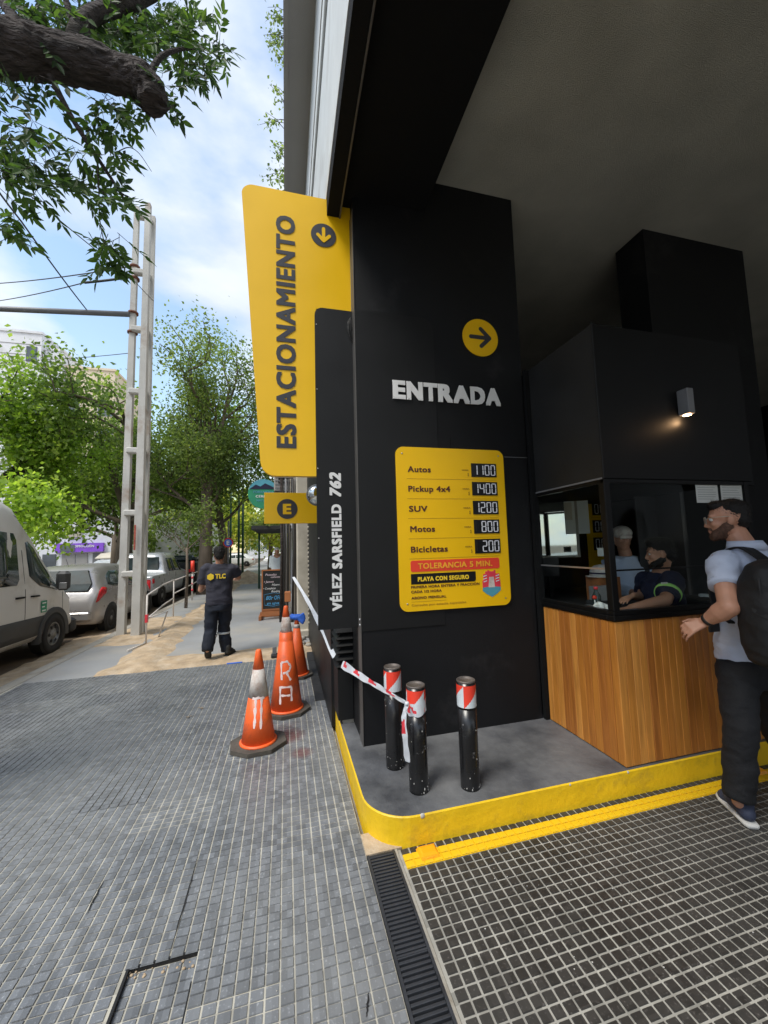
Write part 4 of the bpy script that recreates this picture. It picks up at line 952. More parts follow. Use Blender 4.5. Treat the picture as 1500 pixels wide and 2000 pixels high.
# ------------------------------------------------------------------ cones
def cone(x, y, h, r0, label, graff=None, base=.19, rot=0, band=(.55, .84), top='orange', stack=False):
    t = thing('traffic_cone', (x, y, 0), label, 'cone', 'orange traffic cones beside the wall')
    b = []
    for k in range(8):
        a = math.radians(22.5+45*k)+rot; rr = base*1.06; b.append((x+rr*math.cos(a)*1.12, y+rr*math.sin(a)))
    MB().prism(b, lambda u, v, d: (u, v, d), .001, .032).build('base', M['cone_base'], t)
    r1 = .024
    def R(f): return r0+(r1-r0)*f
    def seg(name, f0, f1, m, off=0): return MB().lathe((x, y, 0), [(R(f0)+off, .032+(h-.032)*f0), (R(f1)+off, .032+(h-.032)*f1)], 32).build(name, m, t)
    MB().lathe((x, y, 0), [(r0+.012, .030), (r0+.014, .040), (r0+.002, .05)], 32).build('skirt', M['cone_orange'], t)
    seg('lower_body', 0, band[0], M['cone_orange']); seg('white_band', band[0], band[1], M['cone_white'], .0012)
    MB().lathe((x, y, 0), [(R(band[1]), .032+(h-.032)*band[1]), (r1, h-.004), (r1*.8, h+.008), (r1*.5, h+.012)], 32).build('tip', M['cone_orange'], t)
    if stack:
        f = .70; MB().lathe((x, y, 0), [(R(f)+.006, h*f-.09), (R(f)+.007, h*f-.08), (R(f)+.001, h*f+.06)], 32).build('collar', M['cone_orange'], t)
    if graff:
        va = math.atan2(-y, -x)
        for pts in graff:
            P_ = []
            for a_, b_ in zip(pts[:-1], pts[1:]):
                for q in range(5): P_.append((a_[0]+(b_[0]-a_[0])*q/5, a_[1]+(b_[1]-a_[1])*q/5))
            P_.append(pts[-1]); v = []; f = []
            for i_, (u, z) in enumerate(P_):
                a_ = P_[max(0, i_-1)]; b_ = P_[min(len(P_)-1, i_+1)]; L = math.hypot(b_[0]-a_[0], b_[1]-a_[1]) or 1; nu_, nz_ = -(b_[1]-a_[1])/L, (b_[0]-a_[0])/L; w = .0085*(1+.35*math.sin(i_*1.7))
                for sg in (-1, 0, 1):
                    uu, zz = u+nu_*w*sg, z+nz_*w*sg; rr = R((zz-.032)/(h-.032))+.0018; ang = va+uu/rr; v.append((x+rr*math.cos(ang), y+rr*math.sin(ang), zz))
            for i_ in range(len(P_)-1):
                for sg in (0, 1): f.append((3*i_+sg, 3*i_+sg+1, 3*i_+sg+4, 3*i_+sg+3))
            MB().add(v, f).build('painted_stroke', M['graffiti'], t)
    return t
PI_ = [[(-.05, .40), (.0, .405), (.05, .395)], [(-.022, .40), (-.025, .30), (-.035, .18)], [(.025, .40), (.022, .30), (.018, .17)], [(-.03, .33), (-.028, .22)]]
RE_ = [[(-.045, .34), (-.05, .50)], [(-.05, .50), (.01, .51), (.045, .46), (.03, .42), (-.03, .40)], [(.0, .41), (.045, .33)], [(-.06, .12), (-.06, .28)], [(-.06, .275), (.05, .27)], [(-.05, .20), (.04, .195)], [(.05, .27), (.052, .14)]]
cone(-.228, 3.54, .765, .138, 'nearest traffic cone with scuffed white band and smeared paint marks', PI_, .20, .1, band=(.50, .80))
cone(0.0, 4.16, 1.03, .158, 'tallest traffic cone painted with white letters RE, second from the front', RE_, .205, .2, band=(.73, .9), stack=True)
cone(.135, 5.22, .70, .14, 'rear traffic cone with blue gloves lying on its tip', None, .175, 0, band=(.86, .93))
t = thing('sandbag_foot', (-.17, 6.2, 0), 'small dark weighted foot on the sand behind the tall cone', 'weight')
MB().box(-.22, -.12, 6.15, 6.28, 0, .05, 0, .01).build('weight', M['rubber'], t); MB().box(-.20, -.14, 6.18, 6.25, .05, .16, 0, .005).build('socket', M['lamp_grey'], t)
# gloves
g = MB(); gc = Vector((.145, 5.22, .735))
for k in range(5):
    a = -0.6+k*.34; g.cap(gc+Vector((.0, -.03, .0)), gc+Vector((.085*math.cos(a), -.06, .02-.05*math.sin(a)-.012*k)), .024, .018)
for k in range(4):
    a = 2.4+k*.35; g.cap(gc+Vector((0, .02, .01)), gc+Vector((.10*math.cos(a), .03, .05*math.sin(a))), .02, .015)
g.ell(gc+Vector((0, 0, .005)), (.08, .06, .04))
flesh('work_gloves', g, M['glove'], voxel=.007, smooth=2, label='pair of bright blue work gloves draped over the rear cone', cat='gloves')

# ------------------------------------------------------------------ road studs, bits on the floor
def stud(x, y, lab, s=1.0):
    t = thing('road_stud', (x, y, 0), lab, 'road stud', 'orange road studs on the yellow line')
    MB().add([(x+a*.055*s, y+b*.045*s, 0) for a, b in ((-1, -1), (1, -1), (1, 1), (-1, 1))]+[(x+a*.045*s, y+b*.036*s, .018) for a, b in ((-1, -1), (1, -1), (1, 1), (-1, 1))]+[(x+a*.036*s, y+b*.02*s, .024) for a, b in ((-1, -1), (1, -1), (1, 1), (-1, 1))],
             [(0, 1, 5, 4), (1, 2, 6, 5), (2, 3, 7, 6), (3, 0, 4, 7), (4, 5, 9, 8), (5, 6, 10, 9), (6, 7, 11, 10), (7, 4, 8, 11), (8, 9, 10, 11)]).build('body', M['stud'], t)
    box('lens', x-.022*s, x+.022*s, y-.041*s, y-.036*s, .004, .014, M['orange_ink'], t)
c = gz(835, 1668); stud(c[0]+.005, c[1], 'orange road stud at the near end of the yellow line')
c = gz(1480, 1508); stud(c[0], c[1], 'orange road stud beside the standing man\'s shoe', .8)
a, b = gz(443, 1297), gz(472, 1297)
tag(MB().box(a[0], b[0], a[1]-.02, a[1]+.02, .002, .009).build('plastic_strip', M['glove']), 'blue plastic strip lying on the sidewalk behind the walking man', 'strip')
for (px, py, lab) in ((394, 1384, 'dry curled leaf on the grey tiles left of the nearest cone'), (368, 1402, 'small pale twig on the sidewalk left of the cones')):
    c = gz(px, py); mb = MB()
    for k in range(4): mb.cap((c[0]+rnd.uniform(-.03, .03), c[1]+rnd.uniform(-.02, .02), .008), (c[0]+rnd.uniform(-.04, .04), c[1]+rnd.uniform(-.02, .02), .012), .004, .003, 6)
    mb.build('litter', M['debris'], label=lab, cat='litter')
lit = MB()
for k in range(150):
    x = rnd.uniform(-3.1, .38) if rnd.random() < .6 else rnd.uniform(.6, 3); y = rnd.uniform(1.3, 6) if x < .4 else rnd.uniform(1.3, 2.0); r = rnd.uniform(.0015, .004)
    lit.ell((x, y, r*.5), (r*1.2, r, r*.6), nu=5, nv=3)
o = lit.build('grit', M['chip'], label='scattered pale grit on the floor tiles', cat='grit', kind='stuff')
lit = MB()
for k in range(40):
    c = gz(rnd.uniform(560, 640), rnd.uniform(1238, 1262)); r = rnd.uniform(.02, .07); lit.ell((c[0], c[1], r*.4), (r*1.2, r, r*.6), nu=6, nv=4)
lit.build('rubble', M['concrete'], label='broken concrete rubble at the foot of the cream pilaster', cat='rubble', kind='stuff')
c = gz(640, 1255, 0); mb = MB()
for k in range(5): mb.ell((c[0]-.05+rnd.uniform(-.07, .07), c[1]+.3, .05+rnd.uniform(0, .05)), (.08, .06, .06))
flesh('yellow_sack', mb, M['yellow_sign'], voxel=.015, smooth=2, wrinkle=.02, label='crumpled yellow sack on the sand beside the black wall', cat='sack')

# ------------------------------------------------------------------ chalkboard
CY = 9.6
a0 = gy(511, 1113, CY); a1 = gy(558, 1113, CY); zb = gy(512, 1190, CY)[2]
t = thing('chalkboard', (-.3, CY, 0), 'wooden a-frame chalkboard with pink and blue handwriting on the sidewalk', 'sign')
X0, X1, Z0, Z1 = a0[0], a1[0], zb, a0[2]
box('board', X0+.03, X1-.03, CY, CY+.02, Z0, Z1-.03, M['chalkboard'], t)
for (a, b, c, d) in ((X0, X0+.03, .02, Z1), (X1-.03, X1, .02, Z1), (X0+.03, X1-.03, Z1-.03, Z1), (X0+.03, X1-.03, Z0-.03, Z0)): box('frame', a, b, CY-.01, CY+.03, c, d, M['wood_dark'], t)
box('base_board', X0-.03, X1+.03, CY-.04, CY-.012, .08, Z0-.06, M['wood_dark'], t); box('foot', X0-.06, X0+.0, CY-.12, CY+.3, .0, .09, M['wood_dark'], t); box('foot', X1, X1+.05, CY-.12, CY+.3, .0, .09, M['wood_dark'], t)
MB().box(X0, X1, CY+.33, CY+.36, .0, Z1-.2).build('rear_panel', M['wood_dark'], t)
Wd = X1-X0; Hd = Z1-Z0
for s, u0, u1, v0, h_, m in (('Pastelas', .15, .62, .07, .055, 'chalk_pink'), ('calientes', .38, .82, .135, .05, 'chalk_pink'), ('• Jamon', .10, .50, .25, .055, 'chalk_pink'), ('Huevos', .42, .85, .33, .055, 'white_text'), ('• Completas', .08, .58, .42, .055, 'white_text'), ('Rodrigo', .40, .86, .50, .055, 'white_text'), ('80r', .18, .48, .64, .10, 'chalk_blue'), ('OFF', .52, .80, .64, .10, 'chalk_blue'), ('en agua', .22, .72, .79, .07, 'chalk_blue')):
    fit_text('writing', s, (X0+Wd*u0, CY-.002, Z1-Hd*(v0+h_)-.03), (1, 0, 0), (0, 0, 1), Wd*(u1-u0), Hd*h_, M[m], t, depth=.001, bold=.0, shear=.25)
MB().tube([(X0+Wd*.12, CY-.002, Z0+Hd*.1), (X0+Wd*.1, CY-.002, Z0+Hd*.36), (X0+Wd*.5, CY-.002, Z0+Hd*.4), (X0+Wd*.9, CY-.002, Z0+Hd*.36), (X0+Wd*.88, CY-.002, Z0+Hd*.1), (X0+Wd*.5, CY-.002, Z0+Hd*.06), (X0+Wd*.12, CY-.002, Z0+Hd*.1)], .003, 4).build('chalk_outline', M['chalk_blue'], t)

# ------------------------------------------------------------------ concrete trolley pole (twin shafts with rungs) and wires
pol = thing('concrete_pole', (-3.0, 8.9, 0), 'tall double shafted pale concrete pole with short crossbars at the kerb', 'pole')
def shaft(x, y, zt, r0, r1, name='shaft'): return MB().tube([(x, y, -.05), (x, y, zt*.5), (x, y, zt)], [r0, (r0+r1)/2, r1], 8).build(name, M['pole_concrete'], pol)
xa0, xb0 = gy(247, 1240, 8.9)[0], gy(274, 1240, 8.9)[0]
def leg(pb_, pt_, y, r0, r1):
    a, b = gy(*pb_, y), gy(*pt_, y); MB().tube([(a[0], y, -.05), ((a[0]+b[0])/2, y, b[2]/2), (b[0], y, b[2])], [r0, (r0+r1)/2, r1], 4, sm=False).build('shaft', M['pole_concrete'], pol); return lambda py: gy(pb_[0]+(pt_[0]-pb_[0])*(pb_[1]-py)/(pb_[1]-pt_[1]), py, y)
LA = leg((237, 1240), (268, 406), 8.95, .098, .066); LB = leg((266, 1240), (290, 399), 8.78, .108, .072); LC = leg((276, 1234), (300, 424), 9.02, .085, .056)
for py in (418, 528, 640, 762, 878, 1000, 1120):
    a, b, c = LA(py), LB(py), LC(py); z = b[2]; MB().box(a[0], b[0], 8.80, 8.94, z-.07, z+.05, 0, .02).build('crossbar', M['pole_concrete'], pol); MB().box(b[0], c[0], 8.86, 8.99, z-.08, z+.03, 0, .02).build('crossbar', M['pole_concrete'], pol)
for py in (522, 612, 650, 545): q_ = LA(py); z = q_[2]; MB().lathe((q_[0], 8.95, z), [(.094, -.02), (.10, -.018), (.10, .02), (.094, .022)], 12).build('clamp', M['rust'], pol)
z = gy(280, 1055, 8.9)[2]; MB().box(-2.93, -2.90, 8.655, 8.67, z-.2, z+.3).build('red_paint_mark', M['brick_paint'], pol)
ar = gy(254, 614, 8.9); MB().tube([(ar[0], 8.9, ar[2]), (-6, 9.3, ar[2]+.02), (-9.5, 9.9, ar[2]+.05)], .055, 10).build('bracket_arm', M['lamp_grey'], pol)
def wirez(name, pts, r, lab, m='wire'): 
    P = []
    for i in range(len(pts)-1):
        a, b = Vector(pts[i]), Vector(pts[i+1])
        for k in range(10): t_ = k/10; P.append(a.lerp(b, t_)-Vector((0, 0, .02*(a-b).length*4*t_*(1-t_)*.4)))
    P.append(Vector(pts[-1])); MB().tube(P, r, 5).build(name, M[m], label=lab, cat='cable')
wirez('cable', [gy(258, 520, 8.9), gx(-60, 556, -11)], .014, 'upper of two black span cables leaving the concrete pole to the left')
wirez('cable', [gy(255, 541, 8.9), gy(165, 552, 9.4)], .026, 'thick insulated end of the lower span cable at the concrete pole')
wirez('cable', [gy(165, 552, 9.4), gx(-60, 594, -11)], .012, 'lower black span cable leaving the concrete pole to the left')
wirez('cable', [gy(300, 588, 8.8), gy(255, 540, 7.5), gy(75, 395, 5.0), gy(20, 350, 4.5)], .007, 'thin diagonal cable dropping from the tree to the pole')
wirez('cable', [gy(175, 612, 9.3), gy(40, 430, 6), gy(-20, 350, 5)], .012, 'steep stay cable from the bracket arm up into the branches')
wirez('cable', [gx(-10, 703, -12), gy(250, 690, 12)], .010, 'faint cable crossing in front of the white apartment block')
wirez('cable', [gy(430, 915, 24), gy(500, 893, 24), gy(560, 905, 24)], .02, 'low cable over the far pavement beside the yellow sign')

# ------------------------------------------------------------------ white tubular barriers by the kerb
def barrier(pts, lab, post=True):
    t = thing('barrier', (*pts[0][0], 0), lab, 'barrier')
    for (p, h) in pts: MB().tube([(p[0], p[1], 0), (p[0], p[1], h)], .017, 6).build('post', M['white_tube'], t)
    for i in range(len(pts)-1):
        (p, h), (q, k) = pts[i], pts[i+1]
        for fz in (1.0, .5): MB().tube([(p[0], p[1], h*fz), ((p[0]+q[0])/2, (p[1]+q[1])/2, (h+k)/2*fz+.03), (q[0], q[1], k*fz)], .016, 6).build('rail', M['white_tube'], t)
    return t
b = barrier([((-2.43, 7.9), .86), ((-2.78, 11.0), .92)], 'white tube barrier leaning across the sandy strip beside the concrete pole')
p = Vector((-2.43, 7.9, .45)); MB().tube([(-2.43, 7.9, .45), (-2.2, 8.3, .5), (-2.35, 8.3, .0)], .014, 6).build('brace', M['white_tube'], b)
MB().tube([(-2.43, 7.9, .02), (-2.55, 7.4, .02)], .014, 6).build('foot', M['white_tube'], b)
MB().box(-2.45, -2.41, 7.87, 7.93, .38, .52, 0).build('pink_tape', M['tape_red'], b)
p1_, p2_ = gz(375, 1172), gz(378, 1172)
t = thing('warning_post', (p1_[0], p1_[1], 0), 'red topped post wrapped in pink tape near the big tree trunk', 'post')
MB().tube([(p1_[0], p1_[1], 0), (p1_[0], p1_[1], .95)], .025, 8).build('post', M['white_tube'], t); MB().tube([(p1_[0], p1_[1], .951), (p1_[0], p1_[1], 1.32)], .06, 8).build('red_head', M['band_red'], t)
for z in (.3, .5, .72): MB().tube([(p1_[0], p1_[1], z), (p1_[0], p1_[1], z+.07)], .032, 8).build('tape_band', M['tape_red'], t)
t = thing('post_rail', (-2.95, 12.5, 0), 'low white rail between the sapling and the warning post', 'barrier')
for z in (.62, .95): MB().tube([(-2.78, 11, z-.05), (-2.9, 14.3, z)], .015, 6).build('rail', M['white_tube'], t)

# ------------------------------------------------------------------ vehicles
class Car:
    """body as one parametric surface: stations along the length, t runs from the sill (0) to the roof centre (1) on one side"""
    def __init__(s, st): s.st = st
    def sec(s, y):
        st = s.st; k = 0
        while k < len(st)-2 and y > st[k+1][0]: k += 1
        a, b = st[k], st[k+1]; u = (y-a[0])/(b[0]-a[0]); u = max(0, min(1, u))
        return [a[i]+(b[i]-a[i])*u for i in range(1, len(a))]
    def pt(s, y, t, side=1, off=0.0):
        zb, zm, zt, wl, wm, wt = s.sec(y)     # sill z, belt z, roof z, half widths low/mid/top
        ctl = [(wl*.93, zb), (wl, zb+.10), (wm*1.0, zb+(zm-zb)*.55), (wm*.985, zm), (wt*1.02, zm+(zt-zm)*.80), (wt*.86, zt-.012), (wt*.45, zt+.01), (0, zt+.015)]
        ts = [0, .10, .28, .5, .80, .88, .95, 1.0]
        k = 0
        while k < 6 and t > ts[k+1]: k += 1
        u = (t-ts[k])/(ts[k+1]-ts[k]); u = max(0, min(1, u))
        x = ctl[k][0]+(ctl[k+1][0]-ctl[k][0])*u; z = ctl[k][1]+(ctl[k+1][1]-ctl[k][1])*u
        if off:
            dx, dz = ctl[k+1][0]-ctl[k][0], ctl[k+1][1]-ctl[k][1]; L = math.hypot(dx, dz) or 1; x += dz/L*off; z += -dx/L*off
        return Vector((x*side, y, z))
    TS = [0, .05, .10, .19, .28, .39, .5, .6, .7, .8, .84, .88, .92, .96, 1.0]
    def body(s, m, parent, ys):
        rings = []
        for y in ys: rings.append([s.pt(y, t) for t in s.TS]+[s.pt(y, t, -1) for t in s.TS[::-1][1:]])
        return MB().loft(rings).build('body', m, parent)
    def patch(s, name, m, parent, pts, side=1, off=.006, res=4):
        """polygon in (y,t) fan-triangulated from its middle and following the body surface"""
        P = []
        for i in range(len(pts)):
            a, b = pts[i], pts[(i+1) % len(pts)]
            for k in range(res): P.append((a[0]+(b[0]-a[0])*k/res, a[1]+(b[1]-a[1])*k/res))
        cy = sum(p[0] for p in P)/len(P); ct = sum(p[1] for p in P)/len(P)
        v = [s.pt(cy, ct, side, off)]; f = []
        n = len(P)
        for r_ in (.5, 1.0):
            for p in P: v.append(s.pt(cy+(p[0]-cy)*r_, ct+(p[1]-ct)*r_, side, off))
        v += [s.pt(p[0], p[1], side, -.004) for p in P]
        for k in range(n):
            k2 = (k+1) % n; f += [(0, 1+k, 1+k2), (1+k, 1+n+k, 1+n+k2, 1+k2), (1+n+k, 1+2*n+k, 1+2*n+k2, 1+n+k2)]
        return MB().add(v, f, 0, True).build(name, m, parent)
def wheel(parent, x, y, z, r, w, side):
    wt = MB().lathe((x, y, z), [(r*.62, -w/2), (r*.95, -w/2), (r, -w/2+.03), (r, w/2-.03), (r*.95, w/2), (r*.64, w/2), (r*.62, w/2-.02)], 28, axis='x').build('wheel', M['tyre'], parent)
    q = w/2-.018 if side > 0 else -w/2+.018
    MB().lathe((x+q, y, z), [(r*.61, 0), (r*.58, .006*side), (r*.5, -.01*side), (r*.2, .004*side), (r*.17, .02*side), (.01, .022*side)], 28, axis='x').build('rim', M['rim'], wt)
    for k in range(6):
        a = k*math.pi/3; MB().ell((x+q+.008*side, y+math.cos(a)*r*.38, z+math.sin(a)*r*.38), (.01, r*.085, r*.085), nu=8, nv=5).build('rim_hole', M['dark'], wt)
    return wt
ROAD = -.14
def finish_vehicle(t, x, y, rz=0):
    t.location = (x, y, ROAD); t.rotation_euler.z = rz

# --- white high roof van, front pointing away (+Y); local y: 0 = nose tip
van = thing('van', (0, 0, 0), 'cream white high roof passenger van parked at the kerb, front end pointing away', 'van')
S = [(-5.6, .32, 1.25, 2.66, 1.0, 1.0, .86), (-2.05, .32, 1.25, 2.66, 1.0, 1.0, .86), (-1.70, .32, 1.24, 2.56, 1.0, 1.0, .82), (-1.34, .32, 1.22, 2.24, 1.0, 1.0, .80), (-1.0, .32, 1.20, 1.80, 1.0, .99, .80), (-.72, .32, 1.16, 1.38, .99, .97, .84), (-.5, .32, 1.08, 1.20, .98, .95, .84), (-.22, .33, .92, 1.08, .95, .92, .80), (-.05, .38, .78, .92, .88, .84, .7), (0, .5, .65, .72, .80, .76, .6)]
S = [(a, b-.0, c, d, e, f_, g_) for a, b, c, d, e, f_, g_ in S]
C = Car(S)
ysv = sorted(set([-5.6+.35*k for k in range(11)]+[s[0] for s in S]+[-1.8, -1.45, -1.15, -.85, -.6, -.35, -.12]))
C.body(M['van_paint'], van, ysv)
for sd in (1, -1):
    C.patch('side_window', M['car_glass'], van, [(-3.35, .535), (-3.3, .515), (-1.95, .515), (-1.88, .54), (-1.88, .715), (-1.95, .74), (-3.3, .74), (-3.35, .715)], sd)
    C.patch('side_window', M['car_glass'], van, [(-5.2, .515), (-3.5, .515), (-3.5, .74), (-5.2, .74)], sd)
    C.patch('door_window', M['car_glass'], van, [(-1.60, .56), (-1.35, .51), (-.80, .47), (-.72, .53), (-.98, .70), (-1.30, .75), (-1.52, .75), (-1.60, .73)], sd)
    C.patch('lower_cladding', M['van_cladding'], van, [(-5.6, .10), (-1.25, .10), (-1.15, .24), (-5.6, .245)], sd, .012)
    C.patch('sill_strip', M['van_paint'], van, [(-5.6, .03), (-1.3, .03), (-1.25, .095), (-5.6, .095)], sd, .01)
    for y0 in (-1.74, -.55, -3.45): C.patch('door_gap', M['dark'], van, [(y0-.006, .1), (y0+.006, .1), (y0+.006, .86 if y0 < -1 else .48), (y0-.006, .86 if y0 < -1 else .48)], sd, .002)
    C.patch('roof_gutter', M['soffit_grey'], van, [(-5.6, .835), (-1.7, .835), (-1.7, .845), (-5.6, .845)], sd, .008)
    for y0 in (-1.98, -1.60): C.patch('door_handle', M['black_metal'], van, [(y0, .415), (y0+.2, .415), (y0+.2, .43), (y0, .43)], sd, .03)
    ym = -.88; MB().box(1.0*sd if sd > 0 else -1.22, 1.22 if sd > 0 else -1.0, ym-.08, ym+.05, 1.12, 1.47, 0, .05).build('wing_mirror', M['van_cladding'], van); MB().box(1.08 if sd > 0 else -1.2, 1.2 if sd > 0 else -1.08, ym-.086, ym-.079, 1.15, 1.26, 0, .002).build('mirror_glass', M['steel'], van)
    # arch and wheel
    for yc in (-.92, -4.4):
        mb = MB(); n = 20
        for rr_a, rr_b in ((.37, .47),):
            v = []
            for k in range(n+1):
                a = math.radians(-12+204*k/n); 
                for rr2, xo in ((rr_a, 1.0), (rr_b, 1.012), (rr_b, .9)): v.append((sd*xo*1.012, yc+rr2*math.cos(a), .35+rr2*math.sin(a)))
            f = []
            for k in range(n): f += [(3*k, 3*k+1, 3*k+4, 3*k+3), (3*k+1, 3*k+2, 3*k+5, 3*k+4)]
            MB().add(v, f, 0, True).build('wheel_arch', M['van_cladding'], van)
        MB().lathe((sd*.995, yc, .38), [(.001, 0), (.42, 0), (.42, .009*sd), (.001, .009*sd)], 24, axis='x').build('arch_well', M['dark'], van)
        wheel(van, sd*.905, yc, .345, .345, .235, sd)
C.patch('windscreen', M['car_glass'], van, [(-1.5, .9), (-.62, .9), (-.62, 1.0), (-1.5, 1.0)], 1, .006); C.patch('windscreen', M['car_glass'], van, [(-1.5, .9), (-.62, .9), (-.62, 1.0), (-1.5, 1.0)], -1, .006)
MB().box(1.006, 1.010, -1.33, -1.17, .78, .98).build('logo_plate', M['green_sign'], van)
for z in (.80, .865, .93): MB().box(1.0105, 1.013, -1.31, -1.20 if z != .865 else -1.235, z, z+.022).build('logo_bar', M['white_text'], van)
MB().box(-.95, .95, -.12, .04, .22, .5, 0, .05).build('bumper', M['van_cladding'], van)
finish_vehicle(van, -5.12, 9.38)

# --- small hatchback seen from behind; local y: 0 = rear bumper, front at 3.9
hb = thing('hatchback', (0, 0, 0), 'silver beige hatchback with red tail lights parked in front of the van', 'car')
S = [(0, .42, .60, .66, .66, .72, .6), (.04, .30, .80, .90, .78, .80, .68), (.12, .26, .94, 1.02, .82, .84, .72), (.34, .24, .98, 1.36, .84, .845, .60), (.55, .22, .99, 1.47, .845, .848, .60), (.9, .22, .98, 1.52, .845, .85, .62), (1.7, .22, .96, 1.53, .845, .85, .62), (2.3, .22, .93, 1.44, .845, .85, .60), (2.9, .22, .90, 1.10, .845, .84, .64), (3.2, .22, .86, .96, .83, .82, .66), (3.7, .26, .66, .76, .76, .74, .60), (3.88, .35, .55, .6, .6, .6, .5)]
C = Car(S); C.body(M['silver_paint'], hb, sorted(set([s[0] for s in S]+[.08, .22, .44, .7, 1.1, 1.4, 2.0, 2.6, 3.05, 3.45])))
C2 = C
for sd in (1, -1):
    C.patch('side_window', M['car_glass'], hb, [(.62, .56), (.85, .52), (1.45, .50), (1.45, .76), (.95, .77), (.72, .70)], sd); C.patch('side_window', M['car_glass'], hb, [(1.5, .50), (2.45, .50), (2.3, .70), (2.0, .77), (1.5, .76)], sd)
    C.patch('tail_light', M['tail_red'], hb, [(.045, .42), (.10, .38), (.42, .44), (.46, .52), (.30, .56), (.14, .54)], sd, .012)
    for yc in (.72, 3.15): MB().lathe((sd*.838, yc, .30), [(.001, 0), (.36, 0), (.36, .012*sd), (.001, .012*sd)], 24, axis='x').build('arch_well', M['dark'], hb); wheel(hb, sd*.76, yc, .295, .295, .19, sd)
    C.patch('door_gap', M['dark'], hb, [(1.47, .1), (1.48, .1), (1.48, .5), (1.47, .5)], sd, .002)
MB().add([(-.62, .15, 1.0), (.62, .15, 1.0), (.66, .20, 1.12), (.50, .42, 1.40), (-.50, .42, 1.40), (-.66, .20, 1.12), (-.62, .06, .99), (.62, .06, .99), (.66, .14, 1.13), (.50, .33, 1.42), (-.50, .33, 1.42), (-.66, .14, 1.13)],
         [(6, 7, 8, 11), (11, 8, 9, 10), (0, 5, 2, 1), (5, 4, 3, 2), (0, 1, 7, 6), (1, 2, 8, 7), (2, 3, 9, 8), (3, 4, 10, 9), (4, 5, 11, 10), (5, 0, 6, 11)]).build('rear_window', M['rear_glass'], hb)
MB().box(-.26, .26, .005, .035, .74, .86, 0, .004).build('number_plate', M['white_paint'], hb); MB().box(-.74, .74, -.03, .10, .33, .56, 0, .05).build('bumper', M['silver_paint'], hb); MB().box(-.55, .55, -.035, -.028, .50, .515).build('bumper_crease', M['silver_paint'], hb)
MB().tube([(0, .62, 1.50), (0, .50, 1.68)], .004, 5).build('aerial', M['wire'], hb)
finish_vehicle(hb, -4.78, 9.68)

# --- silver pickup
pk = thing('pickup', (0, 0, 0), 'silver crew cab pickup seen from behind beyond the concrete pole', 'pickup')
S = [(0, .45, .95, 1.02, .84, .86, .82), (.05, .42, .98, 1.06, .86, .88, .84), (1.45, .40, 1.0, 1.07, .87, .88, .84), (1.5, .38, 1.05, 1.2, .87, .88, .74), (1.62, .36, 1.08, 1.68, .87, .88, .66), (1.8, .36, 1.08, 1.76, .87, .88, .68), (3.0, .36, 1.06, 1.76, .87, .88, .68), (3.3, .36, 1.05, 1.62, .87, .88, .66), (3.75, .36, 1.02, 1.16, .87, .87, .7), (4.6, .38, .9, 1.05, .84, .84, .7), (4.95, .45, .7, .8, .75, .75, .6)]
C = Car(S); C.body(M['pickup_paint'], pk, sorted(set([s[0] for s in S]+[.6, 1.0, 2.2, 2.6, 4.1])))
for sd in (1, -1):
    C.patch('side_window', M['car_glass'], pk, [(1.72, .52), (2.3, .52), (2.3, .77), (1.8, .77)], sd); C.patch('side_window', M['car_glass'], pk, [(2.36, .52), (3.4, .52), (3.1, .77), (2.36, .77)], sd)
    C.patch('tail_light', M['tail_red'], pk, [(.01, .36), (.14, .36), (.14, .49), (.01, .49)], sd, .012)
    for yc in (.95, 3.95): MB().lathe((sd*.862, yc, .40), [(.001, 0), (.42, 0), (.42, .012*sd), (.001, .012*sd)], 24, axis='x').build('arch_well', M['dark'], pk); wheel(pk, sd*.78, yc, .35, .35, .22, sd)
MB().box(-.6, .6, 1.49, 1.52, 1.14, 1.62, 0, .02).build('rear_window', M['car_glass'], pk); MB().box(-.8, .8, -.08, .06, .42, .6, 0, .04).build('bumper', M['white_paint'], pk); MB().box(-.25, .25, -.012, -.003, .72, .84).build('number_plate', M['white_text'], pk)
for sd in (1, -1): MB().box(sd*.64-.17, sd*.64+.17, -.012, .0, .62, .94, 0, .02).build('tail_light', M['tail_red'], pk)
finish_vehicle(pk, -4.85, 13.4)

# --- box truck and generic far cars
tk = thing('box_truck', (0, 0, 0), 'white box truck parked beyond the silver pickup', 'truck')
MB().box(-1.15, 1.15, 0, 5.2, .95, 3.35, 0, .03).build('cargo_box', M['white_paint'], tk); MB().box(-1.0, 1.0, 5.25, 7.0, .5, 2.5, 0, .2).build('cab', M['white_paint'], tk)
MB().box(-1.1, 1.1, .05, 5.2, .6, .93).build('chassis', M['dark'], tk); box('rear_bumper', -1.1, 1.1, -.08, 0, .45, .62, M['tail_red'], tk)
for sd in (1, -1):
    box('tail_light', sd*.9-.15, sd*.9+.15, -.03, .04, .68, .88, M['tail_red'], tk)
    for yc in (1.2, 6.0): wheel(tk, sd*.95, yc, .45, .45, .3, sd)
box('door_seam', -.008, .008, -.008, -.001, 1.0, 3.3, M['lamp_grey'], tk)
finish_vehicle(tk, -5.3, 22)
MB_blk = thing('small_van', (0, 0, 0), 'dark vehicle with a red and white rear strip between pickup and truck', 'van')
MB().box(-.85, .85, 0, 3.6, .35, 1.35, 0, .08).build('body', M['dark'], MB_blk); MB().box(-.72, .72, .25, 2.4, 1.35, 1.62, 0, .08).build('cabin', M['car_glass'], MB_blk); box('rear_strip', -.8, .8, -.02, 0, .9, 1.02, M['tail_red'], MB_blk); box('plate_strip', -.8, .8, -.02, 0, .72, .82, M['white_paint'], MB_blk)
for sd in (1, -1):
    for yc in (.7, 2.9): wheel(MB_blk, sd*.76, yc, .32, .32, .2, sd)
finish_vehicle(MB_blk, -4.6, 18.2)
